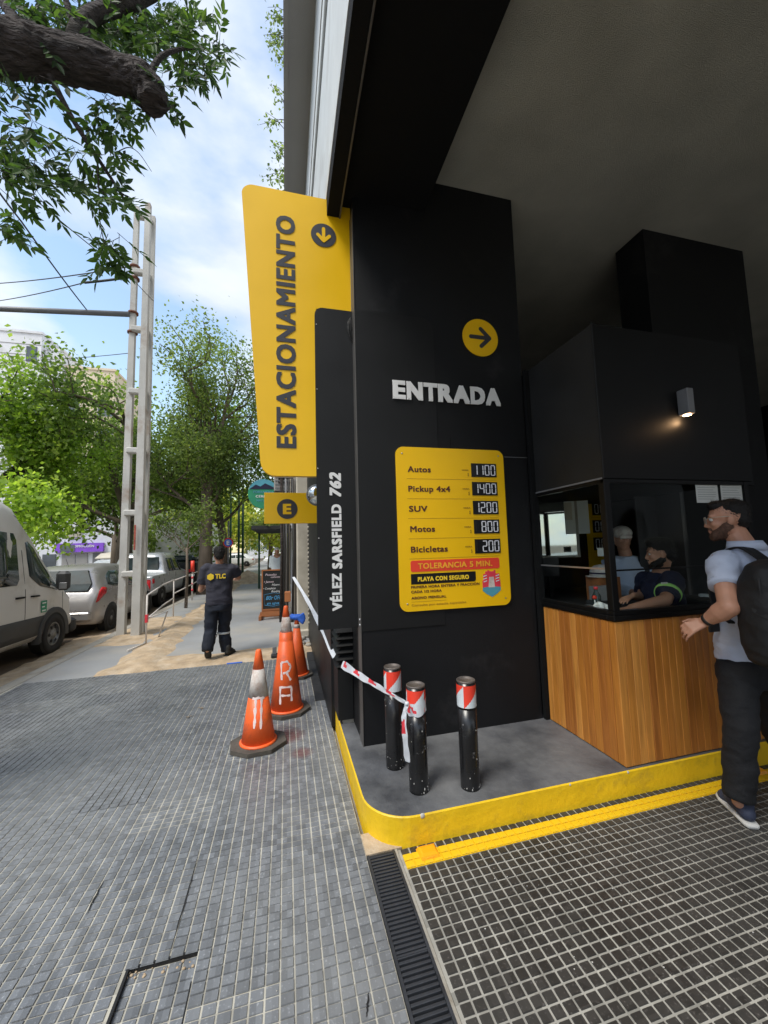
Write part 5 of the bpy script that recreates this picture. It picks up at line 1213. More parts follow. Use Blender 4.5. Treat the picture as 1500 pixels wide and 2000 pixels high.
S = [(0, .40, .62, .68, .75, .8, .7), (.06, .30, .85, .95, .84, .85, .74), (.5, .25, .92, 1.02, .86, .86, .74), (.9, .24, .93, 1.36, .86, .86, .6), (1.3, .24, .93, 1.45, .86, .86, .62), (2.4, .24, .92, 1.44, .86, .86, .62), (3.1, .24, .88, .98, .86, .85, .7), (3.9, .28, .72, .8, .82, .8, .66), (4.2, .4, .55, .6, .7, .7, .6)]
CG = Car(S)
far = thing('parked_car', (0, 0, 0), 'white car parked on the opposite kerb beyond the van roof', 'car', 'far cars across the street')
CG.body(M['white_paint'], far, sorted(set([s[0] for s in S]+[.25, .7, 1.8, 2.8, 3.5])))
for sd in (1, -1):
    CG.patch('side_window', M['car_glass'], far, [(.85, .53), (1.9, .53), (1.9, .77), (1.2, .77)], sd); CG.patch('side_window', M['car_glass'], far, [(1.96, .53), (2.95, .53), (2.5, .75), (1.96, .77)], sd)
    for yc in (.8, 3.4): wheel(far, sd*.78, yc, .31, .31, .19, sd)
    CG.patch('tail_light', M['tail_red'], far, [(.05, .36), (.2, .38), (.2, .48), (.05, .48)], sd, .012)
finish_vehicle(far, -9.4, 12.2)
for (x, y, r, lab) in ((-11.6, 17.0, 0, 'white car on the opposite side, just above the hatchback roof'), (-3.4, 46, math.pi/2, 'white car crossing at the far end of the street, left one'), (1.6, 49, math.pi/2, 'white car crossing at the far end of the street, right one'), (-9.8, 24, 0, 'pale car behind the box truck on the opposite lane')):
    c = copy_tree(far); c.location = (x, y, ROAD); c.rotation_euler.z = r; c['label'] = lab

# ------------------------------------------------------------------ people
def frame(yaw, pitch=0, roll=0):
    """columns: right, forward, up for a head or body facing yaw (0 = +Y, positive = towards -X)"""
    return (Matrix.Rotation(yaw, 3, 'Z') @ Matrix.Rotation(pitch, 3, 'X') @ Matrix.Rotation(roll, 3, 'Y'))
def head(mb, c, Fm, s=1.0, neck_to=None):
    """skull, jaw, nose, ears, lips, brow around centre c"""
    def P(x, y, z): return Vector(c)+Fm @ Vector((x*s, y*s, z*s))
    mb.ell(P(0, -.012, .028), (.074*s, .092*s, .088*s), Fm); mb.ell(P(0, .022, -.028), (.060*s, .066*s, .075*s), Fm)
    mb.ell(P(0, .062, -.082), (.032*s, .026*s, .022*s), Fm); mb.cap(P(.05, .0, -.055), P(.02, .062, -.085), .026*s, .018*s); mb.cap(P(-.05, .0, -.055), P(-.02, .062, -.085), .026*s, .018*s)
    mb.cap(P(0, .080, .016), P(0, .098, -.022), .0095*s, .0125*s); mb.ell(P(.012, .088, -.026), (.009*s, .010*s, .008*s), Fm); mb.ell(P(-.012, .088, -.026), (.009*s, .010*s, .008*s), Fm)
    mb.ell(P(0, .086, -.050), (.023*s, .010*s, .006*s), Fm); mb.ell(P(0, .084, -.061), (.020*s, .010*s, .007*s), Fm)
    mb.cap(P(-.045, .070, .030), P(.045, .070, .030), .013*s, .013*s); mb.ell(P(.036, .062, -.015), (.022*s, .02*s, .02*s), Fm); mb.ell(P(-.036, .062, -.015), (.022*s, .02*s, .02*s), Fm)
    for sd in (1, -1):
        mb.ell(P(sd*.077, -.008, -.002), (.009*s, .019*s, .031*s), Fm); mb.ell(P(sd*.074, .002, -.022), (.008*s, .010*s, .012*s), Fm)
    if neck_to is not None: mb.cap(P(0, -.02, -.06), neck_to, .053*s, .062*s)
    return P
def eyes(P, Fm, par, s=1.0):
    for sd in (1, -1):
        MB().ell(P(sd*.031, .071, .012), (.0115*s,)*3, Fm, 10, 8).build('eye', M['paper'], par); MB().ell(P(sd*.031, .0785, .012), (.005*s,)*3, Fm, 8, 6).build('iris', M['hair'], par)
        mb = MB(); mb.cap(P(sd*.015, .083, .031), P(sd*.048, .074, .034), .0038*s, .003*s, 6); mb.build('eyebrow', M['hair'], par)
def hand(mb, w, d, up, s=1.0, curl=.5, thumb=1):
    """palm from the wrist w along d; up = back of the hand; fingers curl away from up"""
    w = Vector(w); d = Vector(d).normalized(); up = (Vector(up)-d*d.dot(Vector(up))).normalized(); sd = d.cross(up)
    pe = w+d*.085*s
    for k in range(4):
        o = (k-1.5)*.019*s; mb.cap(w+sd*o*.55+d*.01*s, pe+sd*o, .0145*s, .0115*s, 8)
    for k, L in enumerate((.068, .078, .072, .056)):
        o = (k-1.5)*.0205*s; p = pe+sd*o*1.05; dd = (d+sd*(k-1.5)*.06).normalized(); a = curl*(.8+.12*k)
        for j, f in enumerate((.45, .32, .25)):
            a2 = a*(.5+j*.5); q = p+(dd*math.cos(a2)-up*math.sin(a2))*L*f*s*1.15; mb.cap(p, q, (.0092-.0008*j)*s, (.0086-.0010*j)*s, 8); p = q
    p = w+d*.025*s+sd*thumb*.026*s; td = (d*.75+sd*thumb*.55-up*.35).normalized()
    q = p+td*.042*s; mb.cap(p, q, .0125*s, .0105*s, 8); r_ = q+(td*.9-sd*thumb*.25).normalized()*.032*s; mb.cap(q, r_, .0102*s, .0085*s, 8)
def shoe(par, heel, toe, up=(0, 0, 1), m='shoe_navy', sm='sole_white', s=1.0, ankle=None):
    heel = Vector(heel); toe = Vector(toe); d = (toe-heel).normalized(); up = Vector(up); up = (up-d*up.dot(d)).normalized(); sd = d.cross(up); L = (toe-heel).length
    rings = []; 
    prof = [(-.01, .022, .02), (.03, .033, .03), (.25, .037, .03), (.5, .040, .028), (.75, .046, .028), (.92, .036, .026), (1.0, .018, .02)]
    rings = [ring(heel+d*(f*L)+up*.012, w*s, .012, sd, up, 14, .6) for f, w, h in prof]
    MB().loft(rings).build('sole', M[sm], par)
    mb = MB()
    mb.cap(heel+d*.04*s+up*.05*s, heel+d*.15*s+up*.052*s, .036*s, .036*s); mb.cap(heel+d*.12*s+up*.05*s, toe-d*.045*s+up*.034*s, .037*s, .027*s); mb.ell(toe-d*.06*s+up*.03*s, (.040*s, .05*s, .026*s), Matrix((sd, d, up)).transposed())
    mb.cap(heel+d*.05*s+up*.05*s, heel+d*.055*s+up*.115*s, .036*s, .040*s)
    flesh('shoe', mb, M[m], par, voxel=.009, smooth=3)
def limb_cloth(mb, a, b, ra, rb, U=None, n=20):
    a = Vector(a); b = Vector(b); d = (b-a).normalized(); U = d.orthogonal().normalized(); V = d.cross(U)
    mb.loft([ring(a, ra, ra, U, V, n), ring(a.lerp(b, .5), (ra+rb)/2, (ra+rb)/2, U, V, n), ring(b, rb, rb, U, V, n)])
def torso_cloth(mb, pts, yaw, n=24):
    """pts: (centre, half width, half depth)"""
    U = Vector((math.cos(yaw), math.sin(yaw), 0)); V = Vector((-math.sin(yaw), math.cos(yaw), 0))
    mb.loft([ring(c, w, d, U, V, n, .85) for c, w, d in pts])

def strands(ob, par, m, n, L, Fm, seed, flow=(0, -1, -.5), lift=.35, zmin=None):
    """short hairs standing a little off the hair surface"""
    me = ob.data; R = random.Random(seed); V = me.vertices; vs_ = []; fs = []; fl = (Fm @ Vector(flow)).normalized()
    for k in range(n):
        v = V[R.randrange(len(V))]; nn = v.normal; d = (fl-nn*fl.dot(nn)); d = (d.normalized() if d.length > .1 else nn)*(1-lift)+nn*lift*R.uniform(.3, 1.3)+rv0(R)*.22; d = d.normalized()*L*R.uniform(.5, 1.2)
        s_ = d.cross(nn); s_ = (s_.normalized() if s_.length > 1e-6 else Vector((1, 0, 0)))*.0016; b = len(vs_); p = v.co+rv0(R)*.003; vs_ += [tuple(p-s_), tuple(p+s_), tuple(p+d)]; fs.append((b, b+1, b+2))
    o = MB().add(vs_, fs).build('hair_strands', m, par, fix=False); o['kind'] = 'stuff'; return o
def rv0(R): return Vector((R.gauss(0, 1), R.gauss(0, 1), R.gauss(0, 1)))

# ---- standing customer with backpack at the right edge
YAW = math.radians(-10)    # body faces +Y, back turned to the camera
U_ = Vector((math.cos(YAW), math.sin(YAW), 0)); Fd = Vector((-math.sin(YAW), math.cos(YAW), 0))
D0 = 1.86
cu = thing('person', (2.62, 1.84, 0), 'standing bearded man in sunglasses, pale blue polo shirt and black trousers at the right edge', 'person')
shL = Vector(gy(1411, 1098, 1.78)); chest = shL+U_*.20+Vector((0, 0, -.05)); shR = shL+U_*.40
nb = shL+U_*.17+Vector((0, 0, .055)); hd = Vector(gy(1420, 1016, 1.84)); elL = Vector(gy(1424, 1186, 1.66)); wrL = Vector(gy(1377, 1214, 1.80))
hipc = Vector(gy(1466, 1290, 1.84)); hipL = hipc-U_*.10; hipR = hipc+U_*.10
knL = Vector(gy(1446, 1425, 1.78)); anL = Vector(gy(1444, 1566, 1.78)); anL.z = max(anL.z, .10); knR = hipR+Vector((.12, .08, -.45)); anR = Vector((hipR.x+.16, hipR.y-.05, .10))
Fh = frame(math.radians(40), -.08)
mb = MB()
P = head(mb, hd, Fh, 1.10, nb)
mb.cap(nb+Vector((0, 0, -.02)), shL+Vector((0, 0, -.01)), .04, .055); mb.cap(nb+Vector((0, 0, -.02)), shR, .04, .055); mb.cap(chest+Vector((0, 0, -.08)), hipc+Vector((0, 0, .12)), .11, .12)
mb.cap(shL, elL, .066, .050); mb.cap(elL, elL.lerp(wrL, .35), .052, .053); mb.cap(elL.lerp(wrL, .3), wrL, .053, .031)
hand(mb, wrL, (wrL-elL).normalized()*.55+Vector((-.8, .1, -.15)), (-.3, -.6, .75), 1.05, 1.15, 1)
mb.cap(shR, shR+Vector((.02, .02, -.30)), .06, .048); mb.cap(shR+Vector((.02, .02, -.30)), shR+Fd*.22+Vector((0, 0, -.34)), .046, .03)
hand(mb, shR+Fd*.22+Vector((0, 0, -.34)), Fd, (0, 0, 1), 1.0, .6, -1)
mb.cap(hipL, knL, .08, .055); mb.cap(knL, anL, .05, .036); mb.cap(hipR, knR, .08, .055); mb.cap(knR, anR, .05, .036)
flesh('body', mb, M['skin'], cu, voxel=.0065, smooth=3)
eyes(P, Fh, cu, 1.10)
mb = MB(); mb.ell(P(0, -.026, .048), (.080, .092, .082), Fh); mb.ell(P(0, -.052, .006), (.072, .054, .074), Fh); mb.ell(P(0, .034, .088), (.058, .050, .036), Fh)
ho = flesh('hair', mb, M['hair'], cu, voxel=.008, smooth=2, wrinkle=.003, wsc=70); strands(ho, cu, M['hair'], 3800, .016, Fh, 1)
mb = MB(); mb.cap(P(.058, .010, -.040), P(.028, .062, -.080), .031, .029); mb.cap(P(-.058, .010, -.040), P(-.028, .062, -.080), .031, .029); mb.ell(P(0, .068, -.088), (.038, .030, .028), Fh); mb.ell(P(0, .024, -.066), (.062*1.1, .060*1.1, .046*1.1), Fh); mb.cap(P(.070, -.002, -.005), P(.060, .006, -.045), .010, .022); mb.cap(P(-.070, -.002, -.005), P(-.060, .006, -.045), .010, .022)
mb.cap(P(-.024, .086, -.042), P(.024, .086, -.042), .0075, .0075)
ho = flesh('beard', mb, M['beard'], cu, voxel=.007, smooth=2, wrinkle=.002, wsc=90); strands(ho, cu, M['beard'], 2200, .008, Fh, 2, (0, .3, -1), .3)
# sunglasses
sg = thing('sunglasses', tuple(P(0, .09, .01)), 'thin gold framed sunglasses worn by the standing man', 'glasses')
for sd in (1, -1):
    mb = MB().ell(P(sd*.034, .098, .008), (.027, .004, .022), Fh); mb.build('lens', M['brown_ink'], sg)
    MB().tube([P(sd*.034+.027*math.cos(a), .099, .008+.022*math.sin(a)) for a in [2*math.pi*k/16 for k in range(17)]], .0016, 5).build('rim', M['cream_wall'], sg)
    MB().tube([P(sd*.060, .097, .018), P(sd*.080, .05, .022), P(sd*.084, -.012, .018)], .0018, 5).build('temple_arm', M['cream_wall'], sg)
MB().tube([P(-.01, .102, .014), P(.01, .102, .014)], .0016, 5).build('bridge', M['cream_wall'], sg)
# polo shirt
sh = MB()
torso_cloth(sh, [(hipc+Vector((0, 0, .00)), .185, .135), (hipc+Vector((0, 0, .12)), .185, .14), (chest+Vector((0, 0, -.28)), .185, .135), (chest+Vector((0, 0, -.12)), .20, .135), (chest+Vector((0, 0, .0)), .205, .125), (nb+Vector((0, 0, -.04)), .16, .10), (nb+Vector((0, 0, .015)), .10, .09), (nb+Vector((0, 0, .045)), .082, .08)], YAW)
sh.ell(shL+U_*.02+Vector((0, 0, -.01)), (.082, .082, .082)); sh.ell(shR-U_*.02, (.08, .08, .08))
slv = shL.lerp(elL, .56); limb_cloth(sh, shL+Vector((0, 0, .0)), slv, .083, .080); limb_cloth(sh, shR, shR+Vector((.01, .01, -.17)), .08, .078)
flesh('polo_shirt', sh, M['shirt_blue'], cu, voxel=.009, smooth=3, wrinkle=.009, wsc=11)
d_ = (slv-shL).normalized(); u1 = d_.orthogonal().normalized(); MB().loft([ring(slv-d_*.028, .0835, .0835, u1, d_.cross(u1)), ring(slv+d_*.004, .083, .083, u1, d_.cross(u1))]).build('sleeve_cuff', M['shirt_blue'], cu)
cb = MB(); dn = Vector((.0, .0, 1)); 
rgs = [ring(nb+Vector((0, 0, .015))-Fd*.005, .108, .098, U_, Fd, 22), ring(nb+Vector((0, 0, .072))-U_*.015-Fd*.004, .084, .080, U_, Fd, 22), ring(nb+Vector((0, 0, .068))-U_*.015, .076, .072, U_, Fd, 22), ring(nb+Vector((0, 0, .01)), .08, .07, U_, Fd, 22)]
MB().loft(rgs).build('collar', M['shirt_blue'], cu)
# trousers
tr = MB()
torso_cloth(tr, [(hipc+Vector((0, 0, -.13)), .17, .135), (hipc+Vector((0, 0, -.05)), .178, .145), (hipc+Vector((0, 0, .02)), .175, .13)], YAW)
limb_cloth(tr, hipL+Vector((0, 0, -.02)), knL, .105, .082); limb_cloth(tr, knL+Vector((0, 0, .03)), anL+Vector((0, 0, .02)), .084, .072); limb_cloth(tr, hipR+Vector((0, 0, -.02)), knR, .105, .08); limb_cloth(tr, knR+Vector((0, 0, .03)), anR+Vector((0, 0, .02)), .082, .07)
tr.ell(hipL+Vector((0, 0, -.05))-Fd*.05, (.10, .10, .11)); tr.ell(hipR+Vector((0, 0, -.05))-Fd*.05, (.10, .10, .11)); tr.ell(knL, (.084, .084, .09))
flesh('trousers', tr, M['jeans_black'], cu, voxel=.011, smooth=3, wrinkle=.011, wsc=9)
dirf = Vector((-.45, .75, 0)).normalized()
hL = Vector(gz(1472, 1620)); tL = Vector(gz(1420, 1566)); hL.z = tL.z = 0; dirf = (tL-hL).normalized(); shoe(cu, hL, hL+dirf*.30, m='shoe_navy', s=1.12)
shoe(cu, Vector((anR.x, anR.y, 0))-Fd*.08, Vector((anR.x, anR.y, 0))+Fd*.2, s=1.08)
# wrist strap
d_ = (wrL-elL).normalized(); u1 = d_.orthogonal().normalized(); MB().loft([ring(wrL-d_*.034, .0375, .0365, u1, d_.cross(u1)), ring(wrL-d_*.012, .0355, .0345, u1, d_.cross(u1))]).build('watch_strap', M['dark'], cu)
MB().box(-.014, .014, -.006, .006, -.018, .018, 0, .003)
# phone clipped at the belt side
ph = gy(1396, 1222, 1.86); tag(MB().box(ph[0]-.045, ph[0]+.045, ph[1], ph[1]+.012, ph[2]-.04, ph[2]+.04, 0, .006).build('mobile_phone', M['dark']), 'dark phone held low in front of the standing man', 'phone')
# backpack
bp = thing('backpack', tuple(chest-Fd*.22), 'large black backpack worn by the man at the right edge', 'backpack')
bc = chest-Fd*.235+Vector((0, 0, -.17))-U_*.13
mb = MB(); 
def bpt(z, w, d, off=0): return ring(bc+Vector((0, 0, z))-Fd*off, w, d, U_, Fd, 28, .55)
mb.loft([bpt(-.33, .11, .06), bpt(-.31, .16, .09), bpt(-.20, .185, .115), bpt(0, .185, .12), bpt(.14, .165, .10), bpt(.21, .13, .07), bpt(.24, .07, .04)])
flesh('main_bag', mb, M['bag_black'], bp, voxel=.012, smooth=4, wrinkle=.010, wsc=8)
mb = MB(); mb.loft([ring(bc+Vector((0, 0, -.25))-Fd*.10, .12, .035, U_, Fd, 24, .6), ring(bc+Vector((0, 0, -.1))-Fd*.115, .13, .045, U_, Fd, 24, .6), ring(bc+Vector((0, 0, .0))-Fd*.10, .12, .03, U_, Fd, 24, .6)]); flesh('front_pocket', mb, M['bag_black'], bp, voxel=.010, smooth=4, wrinkle=.006, wsc=11)
MB().tube([bc+Vector((0, 0, .05))-Fd*.112+U_*x for x in (-.15, -.08, 0, .08, .15)], .004, 6).build('zip', M['rubber'], bp); MB().tube([bc+Vector((0, 0, .20)), bc+Vector((0, 0, .27))+U_*.03+Fd*.03, bc+Vector((0, 0, .20))+U_*.06], .008, 6).build('grab_handle', M['bag_black'], bp)
for sx_, zt_s in ((-.172, .10), (.172, .10)):
    MB().tube([bc+U_*sx_*.97+Fd*(-.055)+Vector((0, 0, z)) for z in (-.28, -.18, -.05, .08, .15)], .004, 6).build('zip', M['rubber'], bp)
MB().tube([bc-Fd*.118+Vector((0, 0, -.24)), bc-Fd*.152+Vector((0, 0, -.12)), bc-Fd*.135+Vector((0, 0, .02))], .0045, 6).build('seam', M['rubber'], bp)
MB().loft([[bc+U_*x-Fd*y_+Vector((0, 0, z+dz)) for dz in (-.012, .012)]+[bc+U_*x-Fd*(y_+.006)+Vector((0, 0, z+dz)) for dz in (.012, -.012)] for x, y_, z in ((-.19, .02, -.02), (-.165, .10, -.06), (-.12, .125, -.10))], sm=False).build('side_strap', M['rubber'], bp)
def strap(pts, w=.033):
    P_ = []
    pts = [Vector(p) for p in pts]
    for i in range(len(pts)-1):
        for k in range(6):
            u = k/6; p0 = pts[max(i-1, 0)]; p1 = pts[i]; p2 = pts[i+1]; p3 = pts[min(i+2, len(pts)-1)]; P_.append(.5*((2*p1)+(p2-p0)*u+(2*p0-5*p1+4*p2-p3)*u*u+(3*p1-p0-3*p2+p3)*u**3))
    P_.append(pts[-1]); rings = []
    for i, p in enumerate(P_):
        d = (P_[min(i+1, len(P_)-1)]-P_[max(i-1, 0)]).normalized(); s_ = (U_-d*d.dot(U_)).normalized(); n_ = d.cross(s_)
        rings.append([p-s_*w-n_*.006, p+s_*w-n_*.006, p+s_*w+n_*.006, p-s_*w+n_*.006])
    MB().loft(rings, sm=False).build('shoulder_strap', M['bag_black'], bp)
for s_, sd in ((shL, 1), (shR, -1)):
    q = s_+U_*.085*sd
    strap([bc+Vector((0, 0, .18))+(q-bc).dot(U_)*U_, q-Fd*.09+Vector((0, 0, .075)), q+Vector((0, 0, .078)), q+Fd*.10+Vector((0, 0, .02)), q+Fd*.135+Vector((0, 0, -.12))-U_*.02*sd, q+Fd*.10+Vector((0, 0, -.28))-U_*.05*sd, q-Fd*.02+Vector((0, 0, -.36))-U_*.07*sd])

# ---- worker walking away
WY = 6.49
wk = thing('person', (-1.01, WY, 0), 'worker in dark blue shirt and trousers walking away down the sidewalk', 'person')
hd = Vector((-1.005, WY, 1.565)); Fh = frame(math.radians(8), -.05)
nb = Vector((-1.0, WY, 1.40)); sl = Vector((-1.19, WY, 1.365)); sr = Vector((-.81, WY, 1.35)); el = Vector(gy(392, 1152, WY+.05)); wl = el+Vector((.02, .26, .03)); er = Vector(gy(466, 1128, WY+.1)); wr = Vector(gy(460, 1132, WY+.32)); hc = Vector((-1.0, WY, .88))
kl = Vector(gy(411, 1235, WY-.02)); al = Vector(gy(405, 1270, WY-.12)); kr = Vector(gy(437, 1228, WY+.12)); arr = Vector((-.90, WY+.10, .09))
mb = MB(); P = head(mb, hd, Fh, .98, nb)
mb.cap(nb+Vector((0, 0, -.03)), sl, .04, .05); mb.cap(nb+Vector((0, 0, -.03)), sr, .04, .05); mb.cap(nb+Vector((0, 0, -.15)), hc, .10, .11); mb.cap(sl, el, .05, .042); mb.cap(el, wl, .042, .028); mb.cap(sr, er, .05, .042); mb.cap(er, wr, .042, .028)
hand(mb, wl, (0.3, 1, .1), (0, 0, 1), .95, .8, 1); hand(mb, wr, (-.6, .8, .2), (0, 0, 1), .95, .8, -1)
mb.cap(hc+Vector((-.09, 0, 0)), kl, .08, .05); mb.cap(kl, al, .05, .035); mb.cap(hc+Vector((.09, 0, 0)), kr, .08, .05); mb.cap(kr, arr, .05, .035)
flesh('body', mb, M['skin'], wk, voxel=.009, smooth=3)
mb = MB(); mb.ell(P(0, -.02, .05), (.082, .095, .085), Fh); mb.ell(P(0, -.062, .0), (.07, .05, .075), Fh)
ho = flesh('hair', mb, M['hair'], wk, voxel=.01, smooth=1, wrinkle=.008, wsc=40); strands(ho, wk, M['hair'], 1500, .03, Fh, 3, (0, -.2, -1), .6)
sh = MB(); torso_cloth(sh, [(Vector((-1.0, WY, .80)), .190, .13), (Vector((-1.0, WY, .95)), .182, .13), (Vector((-1.0, WY, 1.15)), .195, .135), (Vector((-1.0, WY, 1.30)), .215, .12), (Vector((-1.0, WY, 1.38)), .16, .09), (Vector((-1.0, WY, 1.425)), .085, .08)], 0)
limb_cloth(sh, sl, sl.lerp(el, .72), .085, .085); limb_cloth(sh, sr, sr.lerp(er, .72), .085, .083); sh.ell(sl+Vector((.02, 0, -.01)), (.085, .085, .08)); sh.ell(sr+Vector((-.02, 0, -.01)), (.085, .085, .08))
flesh('shirt', sh, M['navy_grey'], wk, voxel=.012, smooth=3, wrinkle=.012, wsc=7)
tr = MB(); torso_cloth(tr, [(Vector((-1.0, WY, .72)), .165, .125), (Vector((-1.0, WY, .88)), .17, .125)], 0)
for (h_, k_, a_) in ((hc+Vector((-.10, 0, -.05)), kl, al+Vector((0, -.02, -.01))), (hc+Vector((.10, 0, -.05)), kr, arr+Vector((0, 0, -.03)))): limb_cloth(tr, h_, k_, .100, .084); limb_cloth(tr, k_+Vector((0, 0, .02)), a_, .086, .082); tr.ell(k_, (.086, .086, .09))
flesh('trousers', tr, M['navy_trousers'], wk, voxel=.013, smooth=3, wrinkle=.016, wsc=6)
for k_ in (kl, kr): MB().loft([ring(k_+Vector((0, 0, -.07)), .099, .099, (1, 0, 0), (0, 1, 0), 20), ring(k_+Vector((0, 0, -.04)), .099, .099, (1, 0, 0), (0, 1, 0), 20)]).build('reflective_band', M['reflect'], wk)
shoe(wk, (arr.x-.0, arr.y-.10, 0), (arr.x+.10, arr.y+.16, 0), m='shoe_dark', sm='shoe_dark', s=1.15)
shoe(wk, al+Vector((0, -.045, .10)), al+Vector((0, .08, -.155)), up=(0, 1, .5), m='shoe_dark', sm='shoe_dark', s=1.15)
bk = WY-.143
hexp = [(-1.105+.052*math.cos(math.radians(60*k+30)), 1.235+.052*math.sin(math.radians(60*k+30))) for k in range(6)]
MB().prism(hexp, XZ(bk), -.012, .004).build('logo_mark', M['yellow_ink'], wk); fit_text('back_lettering', 'TLC', (-1.035, bk-.002, 1.205), (1, 0, 0), (0, 0, 1), .145, .075, M['yellow_ink'], wk, depth=.006, bold=.05)

# ---- cashier behind the glass
ca = thing('person', (3.2, 2.6, .15), 'seated bearded cashier in navy shirt with neon green sleeve stripe', 'person')
CD = 2.50
hd = Vector(gy(1288, 1082, CD)); Fh = frame(math.radians(52), -.12)
sn = Vector(gy(1312, 1136, CD-.12)); sf = Vector(gy(1262, 1134, CD+.22)); nb = (sn+sf)/2+Vector((.02, 0, .05)); e1 = Vector(gy(1300, 1172, CD-.22)); e1.z = max(e1.z, 1.13); w1 = Vector(gy(1232, 1172, CD-.20)); w1.z = 1.13; e2 = Vector(gy(1255, 1165, CD+.15)); w2 = Vector(gy(1236, 1150, CD+.05)); w2.z = 1.17
mb = MB(); P = head(mb, hd, Fh, .98, nb)
mb.cap(nb+Vector((0, 0, -.03)), sn, .04, .05); mb.cap(nb+Vector((0, 0, -.03)), sf, .04, .05); mb.cap(nb+Vector((0, 0, -.16)), Vector((nb.x+.03, nb.y, .75)), .11, .12); mb.cap(sn, e1, .052, .044); mb.cap(e1, w1, .045, .029); mb.cap(sf, e2, .05, .042); mb.cap(e2, w2, .042, .028)
hand(mb, w1, (-1, .1, -.12), (0, 0, 1), .98, .5, -1); hand(mb, w2, (-1, -.2, -.1), (0, 0, 1), .98, .5, 1)
flesh('body', mb, M['skin'], ca, voxel=.008, smooth=3); eyes(P, Fh, ca, .98)
mb = MB(); mb.ell(P(0, -.028, .052), (.080, .090, .082), Fh); mb.ell(P(0, -.058, .01), (.07, .055, .078), Fh); mb.ell(P(0, .03, .095), (.058, .05, .035), Fh)
ho = flesh('hair', mb, M['hair'], ca, voxel=.009, smooth=1, wrinkle=.006, wsc=50); strands(ho, ca, M['hair'], 2600, .022, Fh, 4, (0, -.6, -.3), .6)
mb = MB(); mb.cap(P(.060, .002, -.045), P(.03, .060, -.084), .028, .028); mb.ell(P(0, .024, -.066), (.061, .058, .045), Fh); mb.cap(P(-.060, .002, -.045), P(-.03, .062, -.088), .026, .026); mb.ell(P(0, .068, -.094), (.036, .03, .025), Fh); mb.cap(P(-.02, .091, -.04), P(.02, .091, -.04), .006, .006)
flesh('beard', mb, M['hair'], ca, voxel=.008, smooth=2, wrinkle=.003, wsc=80)
yw = math.radians(55); sh = MB(); bcn = (sn+sf)/2
torso_cloth(sh, [(bcn+Vector((.05, 0, -.55)), .20, .16), (bcn+Vector((.04, 0, -.3)), .20, .15), (bcn+Vector((.02, 0, -.12)), .21, .145), (bcn+Vector((.01, 0, -.0)), .20, .12), (nb+Vector((0, 0, -.02)), .12, .085), (nb+Vector((0, 0, .02)), .075, .07)], yw)
c1_ = sn.lerp(e1, .80); limb_cloth(sh, sn, c1_, .085, .078); limb_cloth(sh, sf, sf.lerp(e2, .7), .08, .075); sh.ell(sn, (.085, .085, .085)); sh.ell(sf, (.08, .08, .08))
flesh('shirt', sh, M['navy'], ca, voxel=.011, smooth=3, wrinkle=.010, wsc=10)
d_ = (e1-sn).normalized(); u1 = d_.orthogonal().normalized(); MB().loft([ring(c1_-d_*.05, .0875, .0875, u1, d_.cross(u1)), ring(c1_-d_*.022, .0865, .0865, u1, d_.cross(u1))]).build('neon_stripe', M['neon'], ca)
lp_ = gy(1290, 1140, CD-.22); fit_text('chest_lettering', 'aseo', (lp_[0]-.02, lp_[1]-.02, lp_[2]), (1, 0, 0), (0, 0, 1), .06, .018, M['white_text'], ca, depth=.004, bold=.04)
mb = MB(); st = Vector((nb.x+.03, nb.y, .62)); mb.cap(st, st+Vector((-.4, -.1, 0)), .10, .08); mb.cap(st+Vector((-.4, -.1, 0)), st+Vector((-.42, -.1, -.44)), .07, .05); mb.cap(st, st+Vector((-.4, .15, 0)), .10, .08); mb.cap(st+Vector((-.4, .15, 0)), st+Vector((-.42, .15, -.44)), .07, .05)
flesh('trousers', mb, M['jeans_black'], ca, voxel=.016, smooth=3)
ch = thing('office_chair', (st.x, st.y, .15), 'dark chair under the seated cashier', 'chair'); box('seat', st.x-.22, st.x+.22, st.y-.22, st.y+.22, .46, .53, M['rubber'], ch, ch=.02); box('backrest', st.x+.20, st.x+.26, st.y-.2, st.y+.2, .6, 1.15, M['rubber'], ch, ch=.02); MB().cyl((st.x, st.y), .03, .15, .46).build('column', M['steel'], ch)
box('booth_floor', BX0+.02, BX1, BY0+.02, BY1, .11, .1505, M['rubber'], bo)

# ---- capped customer seen through the booth, partly behind the post
cc_ = gy(1212, 1045, 3.1)
k = thing('person', (cc_[0], 3.1, .15), 'person in a pale cap and denim shirt seen through the booth beside the post', 'person')
hd = Vector((cc_[0]+.02, 3.1, cc_[2]-.03)); Fh = frame(math.radians(150), -.2)
mb = MB(); nb = hd+Vector((.02, 0, -.16)); P = head(mb, hd, Fh, .95, nb); mb.cap(nb+Vector((0, 0, -.15)), nb+Vector((0, 0, -.6)), .1, .12)
s1, s2 = nb+Vector((-.16, .03, -.05)), nb+Vector((.16, -.03, -.05)); mb.cap(s1, s1+Vector((-.02, -.05, -.28)), .045, .04); mb.cap(s1+Vector((-.02, -.05, -.28)), s1+Vector((.02, -.28, -.30)), .04, .03); mb.cap(s2, s2+Vector((.02, -.05, -.28)), .045, .04); mb.cap(s2+Vector((.02, -.05, -.28)), s2+Vector((-.04, -.28, -.26)), .04, .03)
hand(mb, s1+Vector((.02, -.28, -.30)), (.4, -1, 0), (0, 0, 1), .9, .6, 1); hand(mb, s2+Vector((-.04, -.28, -.26)), (-.4, -1, 0), (0, 0, 1), .9, .6, -1)
mb.cap(nb+Vector((-.08, 0, -.6)), (nb.x-.08, nb.y, .25), .08, .05); mb.cap(nb+Vector((.08, 0, -.6)), (nb.x+.08, nb.y, .25), .08, .05)
flesh('body', mb, M['skin'], k, voxel=.010, smooth=3); eyes(P, Fh, k, .95)
